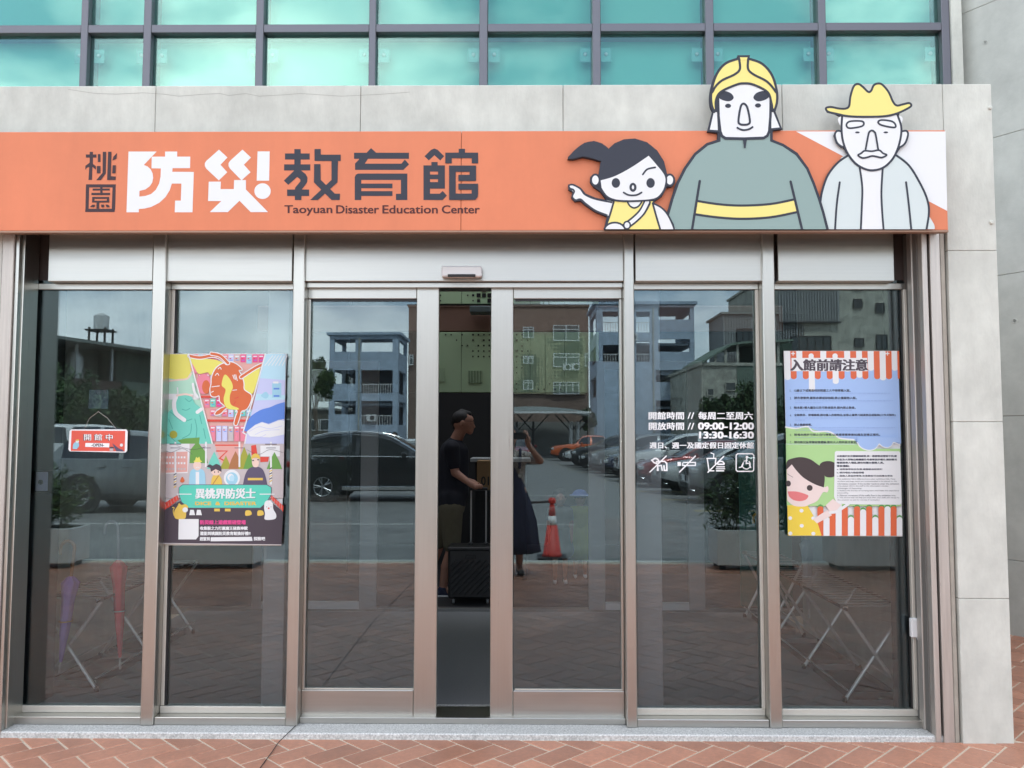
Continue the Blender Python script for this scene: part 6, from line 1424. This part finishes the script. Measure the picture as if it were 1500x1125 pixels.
# ---------------------------------------------------------------- buildings mirrored in the glass
bluew = mat('pale_blue_render', (.36, .44, .54), .8, var=.06, scale=1.2, blot=.2); tanw = mat('khaki_tile', (.27, .25, .15), .8, var=.12, scale=1, blot=.18); brnw = mat('brown_tile', (.20, .135, .105), .8, var=.1, scale=1, blot=.2); stw = mat('stained_render', (.40, .40, .34), .85, var=.15, scale=.5, blot=.4, stretch=(1, 1, .25)); grnw = mat('green_corrugated', (.14, .19, .15), .7, var=.1, scale=2); gryw = mat('grey_corrugated', (.26, .27, .27), .6, var=.1, scale=2); dkgl = mat('dark_window_glass', (.02, .028, .03), .08, spec=.8); wfr = mat('white_window_frame', (.6, .61, .6), .5); oldw = mat('old_brown_wall', (.11, .105, .085), .85, var=.12, scale=1.2, blot=.25); roofm = mat('tin_roof', (.22, .24, .225), .55, .3, var=.1, scale=2); grnroom = mat('dark_green_wall', (.045, .075, .055), .8, var=.1, scale=2)
def mspan(px0, px1, py0, py1, D):
    pm = (py0+py1)/2; xm = (px0+px1)/2; a_, b_ = M(px0, pm, D), M(px1, pm, D); return a_.x, b_.x, M(xm, py1, D).z, M(xm, py0, D).z, a_.y
def holed(mb, x0, x1, z0, z1, holes, y0, y1, m):
    X = sorted(set([x0, x1]+[h[0] for h in holes]+[h[1] for h in holes])); Z = sorted(set([z0, z1]+[h[2] for h in holes]+[h[3] for h in holes]))
    for k in range(len(Z)-1):
        run = None
        for i in range(len(X)-1):
            cx, cz_ = (X[i]+X[i+1])/2, (Z[k]+Z[k+1])/2; hol = any(h[0] < cx < h[1] and h[2] < cz_ < h[3] for h in holes)
            if not hol and run is None: run = X[i]
            if (hol or i == len(X)-2) and run is not None:
                mb.box(run, X[i] if hol else X[i+1], y0, y1, Z[k], Z[k+1], m); run = None
def window(par, px0, px1, py0, py1, D, bars=2, fr=wfr, tr=True, sill=False, gl=dkgl):
    x0, x1, z0, z1, y = mspan(px0, px1, py0, py1, D); t = .06*max(1, D/60)
    b = MB(); b.box(x0, x1, y-.05, y+.05, z0, z0+t, fr); b.box(x0, x1, y-.05, y+.05, z1-t, z1, fr); b.box(x0, x0+t, y-.05, y+.05, z0+t, z1-t, fr); b.box(x1-t, x1, y-.05, y+.05, z0+t, z1-t, fr)
    for k in range(1, bars): xx = x0+(x1-x0)*k/bars; b.box(xx-t/2, xx+t/2, y-.04, y+.045, z0+t, z1-t, fr)
    if tr: zz = z0+(z1-z0)*.72; b.box(x0+t, x1-t, y-.041, y+.043, zz-t/2, zz+t/2, fr)
    wo = b.build('window', par)
    b = MB(); b.box(x0+t*.5, x1-t*.5, y-.02, y+.005, z0+t*.5, z1-t*.5, gl); b.build('pane', wo); return wo
def block(name, px0, px1, py0, D, depth, m, label, holes_px=(), cat='building', thick=.35, core=True):
    x0, x1, _, z1, y = mspan(px0, px1, py0, 640, D); o = empty(name, ((x0+x1)/2, y, 0), label, cat)
    hs = [mspan(a_, b_, c_, d_, D)[:4] for a_, b_, c_, d_ in holes_px]
    b = MB(); holed(b, x0, x1, -.01, z1, hs, y-thick, y, m); b.build('front_wall', o)
    b = MB(); b.box(x0, x0+thick, y-depth, y-thick-.002, -.01, z1, m); b.box(x1-thick, x1, y-depth, y-thick-.002, -.01, z1, m); b.box(x0+thick+.002, x1-thick-.002, y-depth, y-depth+thick, -.01, z1, m); b.build('side_wall', o)
    b = MB(); b.box(x0-.15, x1+.15, y-depth-.1, y+.15, z1+.002, z1+.22, m); b.build('roof_slab', o)
    if core: b = MB(); b.box(x0+thick+.01, x1-thick-.01, y-1.6, y-1.5, 0, z1-.01, darkint); b.build('inner_wall', o)
    return o, (x0, x1, z1, y)
# blue stair tower left (three floors, open landings, side return to the right)
D1 = 75
def stair_tower(name, label, pxl, pxr, pyt, D, holes, depth, rails, side_holes_z, right=True):
    x0, x1, _, z1, y = mspan(pxl, pxr, pyt, 640, D); o = empty(name, ((x0+x1)/2, y, 0), label, 'building'); th = .3
    hs = [mspan(a_, b_, c_, d_, D)[:4] for a_, b_, c_, d_ in holes]
    b = MB(); holed(b, x0, x1, -.01, z1, hs, y-th, y, bluew); b.build('front_wall', o)
    sh_ = [(y-depth+.6+.0, y-th-.5, z0_, z1_) for z0_, z1_ in side_holes_z]
    for xa, xb in ((x0, x0+th), (x1-th, x1)):
        b = MB(); Zs = sorted(set([-.01, z1]+[h[2] for h in sh_]+[h[3] for h in sh_])); Ys = sorted(set([y-depth, y-th-.002]+([sh_[0][0], sh_[0][1]] if sh_ else [])))
        for k in range(len(Zs)-1):
            for i in range(len(Ys)-1):
                cy, cz_ = (Ys[i]+Ys[i+1])/2, (Zs[k]+Zs[k+1])/2
                if any(h[0] < cy < h[1] and h[2] < cz_ < h[3] for h in sh_): continue
                b.box(xa, xb, Ys[i], Ys[i+1], Zs[k], Zs[k+1], bluew)
        b.build('side_wall', o)
    b = MB(); b.box(x0-.25, x1+.25, y-depth-.2, y+.25, z1+.002, z1+.25, bluew); b.build('roof_slab', o)
    for zf, _ in side_holes_z: b = MB(); b.box(x0+th+.01, x1-th-.01, y-depth+.02, y-th-.01, zf-1.1, zf-.9, mat('landing_slab', (.20, .24, .28), .8)); b.build('floor_slab', o)
    b = MB(); b.box(x0+th+.02, x1-th-.02, y-depth+.02, y-depth+.2, 0, z1*.80, mat('stair_core', (.10, .12, .14), .9)); b.build('inner_wall', o)
    for (a_, b_, c_, d_) in rails:
        rx0, rx1, rz0, rz1, _y = mspan(a_, b_, c_, d_, D); r = MB(); n_ = int((rx1-rx0)/.22); r.box(rx0, rx1, y-.20, y-.14, rz1-.06, rz1, wfr)
        for k in range(n_+1): xx = rx0+(rx1-rx0)*k/n_; r.box(xx-.025, xx+.025, y-.19, y-.15, rz0, rz1-.061, wfr)
        r.build('railing', o)
    return o, (x0, x1, z1, y)
zz = lambda a_, b_, D: (M(600, b_, D).z, M(600, a_, D).z)
twA, (ax0, ax1, az1, ay) = stair_tower('stair_tower', 'pale blue three storey stair tower mirrored in the left sliding door', 482, 583, 491, D1, [(490, 521, 497, 515), (529, 575, 497, 515), (490, 521, 542, 562), (529, 575, 542, 576), (490, 521, 587, 607), (529, 575, 587, 622)], 6.0, [(529, 575, 562, 576), (529, 575, 608, 622)], [zz(497, 515, D1), zz(542, 576, D1), zz(587, 622, D1)])
twB, (bx0_, bx1_, bz1, by) = stair_tower('stair_tower', 'tall pale blue four storey stair tower mirrored beside the hours lettering', 874, 1018, 446, 70, [(883, 906, 456, 486), (883, 906, 505, 530), (932, 952, 456, 486), (932, 952, 500, 530), (964, 1011, 450, 468), (964, 1011, 496, 515), (961, 1006, 542, 560), (961, 1010, 587, 606)], 7.0, [(883, 906, 471, 486), (932, 952, 471, 486), (883, 906, 518, 530), (932, 952, 518, 530)], [zz(456, 486, 70), zz(505, 530, 70), zz(550, 580, 70)])
for px_, pa, pb, D in ((525, 495, 655, 75), (958, 450, 650, 70), (918, 450, 650, 70)):
    p0 = M(px_, pb, D); zt2 = M(px_, pa, D).z; b = MB(); b.tube([(p0.x, p0.y+.1, .1), (p0.x, p0.y+.1, zt2)], .07, stw, 6); b.build('drain_pipe', twA if D == 75 else twB)
for px_, py0, D, tw in ((1004, 549, 70, twB), (545, 612, 75, twA), (926, 494, 70, twB)):
    p0 = M(px_, py0, D); b = MB(); b.box(p0.x-.4, p0.x+.4, p0.y+.01, p0.y+.45, p0.z-.3, p0.z+.3, wfr); b.lathe([(.22, 0), (.2, .03)], dkgl, 14, Matrix.Translation((p0.x+.1, p0.y+.45, p0.z)) @ Matrix.Rotation(R(-90), 4, 'X')); b.build('air_conditioner', tw)
# khaki and brown block
tb, (tx0_, tx1_, tz1_, ty) = block('apartment_block', 598, 862, 449, 90, 14, brnw, 'khaki and brown apartment block with white windows behind the carport', core=False)
D2 = 90
for (a_, b_, c_, d_) in ((700, 798, 491, 577), (799, 857, 492, 578)):
    x0, x1, z0, z1, y = mspan(a_, b_, c_, d_, D2); b = MB(); b.box(x0+.02, x1-.02, y+.002, y+.28, z0, z1, tanw); b.build('khaki_bay', tb)
dots = MB(); random.seed(5)
for (a_, b_, c_, d_) in ((752, 798, 492, 576), (800, 856, 494, 577)):
    x0, x1, z0, z1, y = mspan(a_, b_, c_, d_, D2)
    for i in range(int((x1-x0)/.36)):
        for j in range(int((z1-z0)/.36)):
            x = x0+.2+i*.36; z = z0+.2+j*.36; nv = mnoise.noise(Vector((x*.42, z*.5, 4)))
            if nv > .02: t_ = .05+.12*min(1, nv*2.2); dots.box(x-t_, x+t_, y+.281, y+.30, z-t_, z+t_, dkgl)
do = dots.build('square_relief', tb); do['kind'] = 'stuff'
for (a_, b_, c_, d_, n_) in ((766, 782, 480, 496, 2), (810, 848, 477, 500, 2), (766, 781, 522, 533, 2), (810, 848, 518, 538, 2), (856, 862, 518, 537, 1), (766, 781, 557, 571, 2), (810, 848, 560, 578, 4), (600, 606, 520, 535, 1)):
    x0, x1, z0, z1, y = mspan(a_, b_, c_, d_, D2)
    w0 = window(tb, a_, b_, c_, d_, D2, n_, gl=mat('pane_grey', (.10, .12, .12), .15)); off = .36; w0.location.y += off
for (a_, b_, c_, d_) in ((824, 835, 534, 543), (836, 848, 533, 543)):
    x0, x1, z0, z1, y = mspan(a_, b_, c_, d_, D2); b = MB(); b.box(x0, x1, y+.30, y+.9, z0, z1, wfr); b.lathe([((z1-z0)*.36, 0), ((z1-z0)*.34, .03)], dkgl, 16, Matrix.Translation(((x0+x1)/2+.1, y+.9, (z0+z1)/2)) @ Matrix.Rotation(R(-90), 4, 'X')); b.build('air_conditioner', tb)
x0, x1, z0, z1, y = mspan(748, 792, 441, 449, D2); b = MB(); b.box(x0, x1, y-4, y-1, z0, z1+.5, gryw); b.build('rooftop_shed', tb)
b = MB()
for px_ in (797, 805): p_ = M(px_, 446, D2); b.tube([(p_.x, p_.y-1, tz1_), (p_.x, p_.y-1, tz1_+1.6)], .06, trimb, 6)
b.build('roof_pole', tb)
# carport: shallow arched roof on branching posts
cpo = empty('carport', tuple(V((M(800, 640, 58).x, M(800, 640, 58).y, 0))), 'arched grey carport roof on branching posts in front of the khaki block', 'carport')
D3 = 56; xa, xb = M(700, 620, D3).x, M(866, 620, D3).x; yc_ = M(800, 620, D3).y; zc_ = M(800, 606, D3).z
b = MB(); n_ = 14; vs = []; fs = []
for k in range(n_+1):
    x = xa+(xb-xa)*k/n_; zz_ = zc_-.9*((k/n_)*2-1)**2*.35+.1
    for (yy, dz) in ((yc_, 0), (yc_, .10), (yc_-9, .7), (yc_-9, .60)): vs.append((x, yy, zz_+dz))
for k in range(n_):
    for j in range(4): fs.append((k*4+j, (k+1)*4+j, (k+1)*4+(j+1) % 4, k*4+(j+1) % 4))
b.add(vs, fs, roofm); b.build('roof', cpo); b = MB(); b.box(xa, xb, yc_+.01, yc_+.12, zc_+.02, zc_+.16, wfr); b.build('fascia', cpo)
for px_ in (757, 781, 836, 846):
    p_ = M(px_, 640, D3+2); b = MB(); b.tube([(p_.x, p_.y, 0), (p_.x, p_.y, zc_-.5)], .13 if px_ > 830 else .08, wfr if px_ > 830 else trimb, 8)
    for dx in (-1, 1): b.tube([(p_.x, p_.y, zc_-1.2), (p_.x+dx*1.1, p_.y, zc_)], .05, trimb, 6)
    b.build('post', cpo)
x0, x1, z0, z1, y = mspan(690, 870, 618, 662, 66); b = MB(); b.box(x0, x1, y-.3, y, 0, z1, mat('low_boundary_wall', (.22, .22, .21), .85)); tag(b.build('boundary_wall'), 'low grey boundary wall behind the carport posts', 'wall')
# green lean-to house and corrugated tower at the right
gh, (gx0_, gx1_, gz1, gy) = block('workshop_building', 1028, 1160, 536, 58, 12, stw, 'green corrugated workshop with a lean-to roof terrace mirrored beside the rules poster', core=False)
DG = 58
x0, x1, z0, z1, y = mspan(1080, 1160, 532, 640, DG); b = MB()
for k in range(26): xx = x0+(x1-x0)*k/26; b.box(xx, xx+(x1-x0)/26*.55, y+.002, y+.08, 0, z1, grnw)
b.box(x0, x1, y+.001, y+.04, 0, z1-.01, grnw); b.build('corrugated_cladding', gh)
b = MB(); rp = [(1028, 530), (1072, 502), (1090, 500), (1160, 497)]
for i in range(3):
    p0, p1 = M(*rp[i], DG), M(*rp[i+1], DG); vs = [(p0.x, p0.y+.3, p0.z), (p1.x, p1.y+.3, p1.z), (p1.x, p1.y-7, p1.z+.1), (p0.x, p0.y-7, p0.z+.1)]; b.add(vs+[(v[0], v[1], v[2]-.15) for v in vs], [(0, 1, 2, 3), (7, 6, 5, 4), (0, 4, 5, 1), (1, 5, 6, 2), (2, 6, 7, 3), (3, 7, 4, 0)], grnw)
b.build('lean_to_roof', gh)
b = MB()
for px_ in (1034, 1048, 1063, 1081, 1110, 1140):
    p_ = M(px_, 536, DG); zt_ = P(px_, 536, 0).z*0; i_ = 0
    for j in range(3):
        if rp[j][0] <= px_ <= rp[j+1][0]: i_ = j
    t = (px_-rp[i_][0])/(rp[i_+1][0]-rp[i_][0]); pyr = rp[i_][1]+(rp[i_+1][1]-rp[i_][1])*t; zt_ = M(px_, pyr, DG).z
    b.box(p_.x-.08, p_.x+.08, p_.y-.1, p_.y+.06, gz1+.2, zt_-.05, stw)
b.build('terrace_posts', gh)
x0, x1, z0, z1, y = mspan(1084, 1160, 502, 532, DG+3); b = MB(); b.box(x0, x1, y-.3, y, z0, z1, grnroom); b.build('terrace_room', gh)
x0, x1, z0, z1, y = mspan(1060, 1178, 461, 540, DG+8); ct2 = empty('corrugated_tower', ((x0+x1)/2, y, 0), 'grey corrugated rooftop tower with a dark window mirrored at the right', 'building')
b = MB(); b.box(x0, x1, y-5, y, 0, z1, gryw); b.build('wall', ct2); b = MB()
for k in range(30): xx = x0+(x1-x0)*k/30; b.box(xx, xx+(x1-x0)/30*.5, y+.002, y+.09, gz1, z1+.02, gryw)
b.build('ribs', ct2); b = MB(); b.box(x0-.2, x1+.2, y-5.2, y+.25, z1+.03, z1+.2, roofm); b.build('roof', ct2)
wj = window(ct2, 1079, 1125, 481, 500, DG+7.8, 5, fr=trimb, tr=False)
for a_, b_, c_, d_ in ((1036, 1046, 569, 580), (1062, 1078, 560, 573)): window(gh, a_, b_, c_, d_, DG-.1, 1, fr=stw, tr=False)
# stained white block far right
D4 = 66
wb, (wx0, wx1, wz1, wy) = block('factory_block', 1143, 1420, 395, D4, 16, stw, 'stained pale concrete block with small dark windows mirrored at the far right', core=False)
for (a_, b_, c_, d_, n_) in ((1157, 1216, 438, 469, 5), (1159, 1218, 492, 514, 5), (1250, 1263, 410, 424, 2), (1250, 1263, 438, 451, 2), (1283, 1296, 444, 458, 2), (1252, 1266, 495, 508, 2), (1284, 1300, 490, 512, 2), (1157, 1216, 548, 570, 5), (1252, 1266, 552, 565, 2), (1284, 1300, 548, 566, 2)):
    window(wb, a_, b_, c_, d_, D4-.1, n_, fr=trimb, tr=False)
x0, x1, z0, z1, y = mspan(1141, 1231, 414, 471, D4-.3); b = MB()
for k in range(22): xx = x0+(x1-x0)*k/22; b.box(xx, xx+.09, y-.2, y, z0, z1, gryw)
b.box(x0, x1, y-.2, y-.12, z0+.0, z1, gryw); b.box(x0, x1, y-.1, y+.1, z0-.12, z0-.001, trimb); b.build('corrugated_cladding', wb)
# old row house at the left with rooftop tank
hl = empty('row_house', (M(200, 640, 44).x, M(200, 640, 44).y, 0), 'old dark two storey row house with a tin roof mirrored at the far left', 'building')
pA, pB = M(20, 640, 36), M(404, 640, 56); dv = V((pB.x-pA.x, pB.y-pA.y, 0)); LA = dv.length; Mh = Matrix.Translation((pA.x, pA.y, 0)) @ Matrix.Rotation(math.atan2(dv.y, dv.x), 4, 'Z'); zr = M(85, 495, 38).z
def hb(b, u0, u1, v0, v1, z0, z1, m): b.box(u0, u1, v0, v1, z0, z1, m, Mh)
b = MB(); hb(b, 0, LA, -8, 0, 0, zr-1.9, oldw); hb(b, 0, LA*.30, -8, -1.4, zr-1.9, zr-.2, oldw); hb(b, LA*.30+.02, LA*.62, -8, -.3, zr-1.9, zr-.2, grnroom); hb(b, LA*.62+.02, LA, -8, -.6, zr-1.9, zr-.4, oldw); b.build('wall', hl)
b = MB(); hb(b, -.4, LA*.66, -8.4, .9, zr-.15, zr, roofm); b.build('roof', hl)
b = MB(); hb(b, LA*.665, LA+.4, -8.4, .7, zr-.55, zr-.42, mat('red_tin_roof', (.13, .05, .04), .6)); b.build('roof', hl)
b = MB(); hb(b, LA*.02, LA*.30, -.2, .05, zr-2.6, zr-1.8, mat('brown_parapet', (.10, .055, .045), .8)); hb(b, LA*.305, LA*.6, -.2, .1, zr-2.5, zr-1.75, grnw); b.build('parapet', hl)
for k in range(9):
    u = LA*(.06+.1*k); b = MB(); hb(b, u, u+1.2, .0, .06, zr-4.2, zr-3.1, wfr if k % 3 == 0 else trimb); w_o = b.build('window', hl); b = MB(); hb(b, u+.08, u+1.12, .061, .075, zr-4.1, zr-3.2, dkgl); b.build('pane', w_o)
for u in (LA*.05, LA*.16, LA*.27): b = MB(); hb(b, u, u+.12, -.1, .0, zr-1.8, zr-.16, wfr); b.build('post', hl)
for u, r in ((LA*.09, .75), (LA*.2, .4)): b = MB(); b.lathe([(r, zr-1.85), (r, zr-.7), (r*.6, zr-.45)], chrome, 18, Mh @ Matrix.Translation((u, -.9, 0))); b.build('water_tank', hl, smooth=False)
tk = empty('water_tank', tuple(V((M(147, 520, 41).x, M(147, 520, 41).y, zr))), 'cylindrical steel water tank on a stand above the tin roof', 'water tank')
tp = M(147, 520, 41); 
b = MB(); b.lathe([(.36, zr+.75), (.36, zr+1.45), (.12, zr+1.6)], chrome, 20, Matrix.Translation((tp.x, tp.y, 0))); b.build('tank', tk, smooth=False)
b = MB()
for dx in (-.4, .4):
    for dy in (-.4, .4): b.box(tp.x+dx-.04, tp.x+dx+.04, tp.y+dy-.04, tp.y+dy+.04, zr, zr+.85, trimb)
b.box(tp.x-.55, tp.x+.55, tp.y-.55, tp.y+.55, zr+.68, zr+.75, trimb); b.build('stand', tk)
# far fill so that the horizon is closed
for i, (a_, b_, c_, D, m_) in enumerate(((-200, 60, 560, 80, stw), (404, 482, 600, 95, oldw), (1300, 1800, 560, 75, stw))):
    x0, x1, z0, z1, y = mspan(a_, b_, c_, 660, D); b = MB(); b.box(x0, x1, y-8, y, 0, z1, m_); fo = empty('distant_house', ((x0+x1)/2, y, 0), ('plain pale house at the far left end of the street', 'low brown house between the trees and the blue tower', 'plain pale house at the far right end of the street')[i], 'building'); b.build('wall', fo)
    b = MB(); b.box(x0-.3, x1+.3, y-8.2, y+.3, z1+.01, z1+.25, roofm); b.build('roof', fo)
    for k in range(4): xx = x0+(x1-x0)*(k+.3)/4; b = MB(); b.box(xx, xx+1.4, y+.01, y+.06, z1-2.4, z1-1.1, wfr); w_o = b.build('window', fo); b = MB(); b.box(xx+.1, xx+1.3, y+.061, y+.08, z1-2.3, z1-1.2, dkgl); b.build('pane', w_o)
# trees
def tr_at(px, pyt, D, rpx, n, label, mats, seed, zlow=None, size=.16):
    p_ = M(px, 640, D); h = M(px, pyt, D).z; rx = rpx/1210*D; tree((p_.x, p_.y, 0), h, (rx, rx*.8, min(h*.46, rx*1.3)), n, size, label, mats, seed)
tr_at(462, 524, 62, 26, 7000, 'dark green tree left of the blue three storey stair tower', leafm, 21)
tr_at(100, 548, 31, 48, 8000, 'large dark tree at the far left in front of the row house', leafm[1:], 22, size=.12)
tr_at(170, 566, 33, 42, 7000, 'dark tree in front of the row house, right of the far left one', leafm[1:], 23, size=.12)
tr_at(225, 572, 35, 40, 6000, 'dark tree behind the left mullion in front of the row house', leafm[1:], 24, size=.12)
tr_at(300, 580, 38, 46, 5000, 'dark tree hidden mostly behind the dragon poster', leafm[1:], 25, size=.13)
tr_at(1050, 578, 47, 28, 6000, 'low leafy tree before the green workshop, left one', leafm[1:], 26, size=.14)
tr_at(1098, 562, 46, 30, 6000, 'leafy tree before the green workshop beside the right mullion', leafm[1:], 27, size=.14)
tr_at(1160, 575, 47, 40, 5000, 'leafy tree behind the rules poster in the reflection', leafm[1:], 28, size=.14)
tr_at(862, 600, 64, 12, 2500, 'small tree between the carport and the tall blue stair tower', leafm[1:], 29, size=.15)
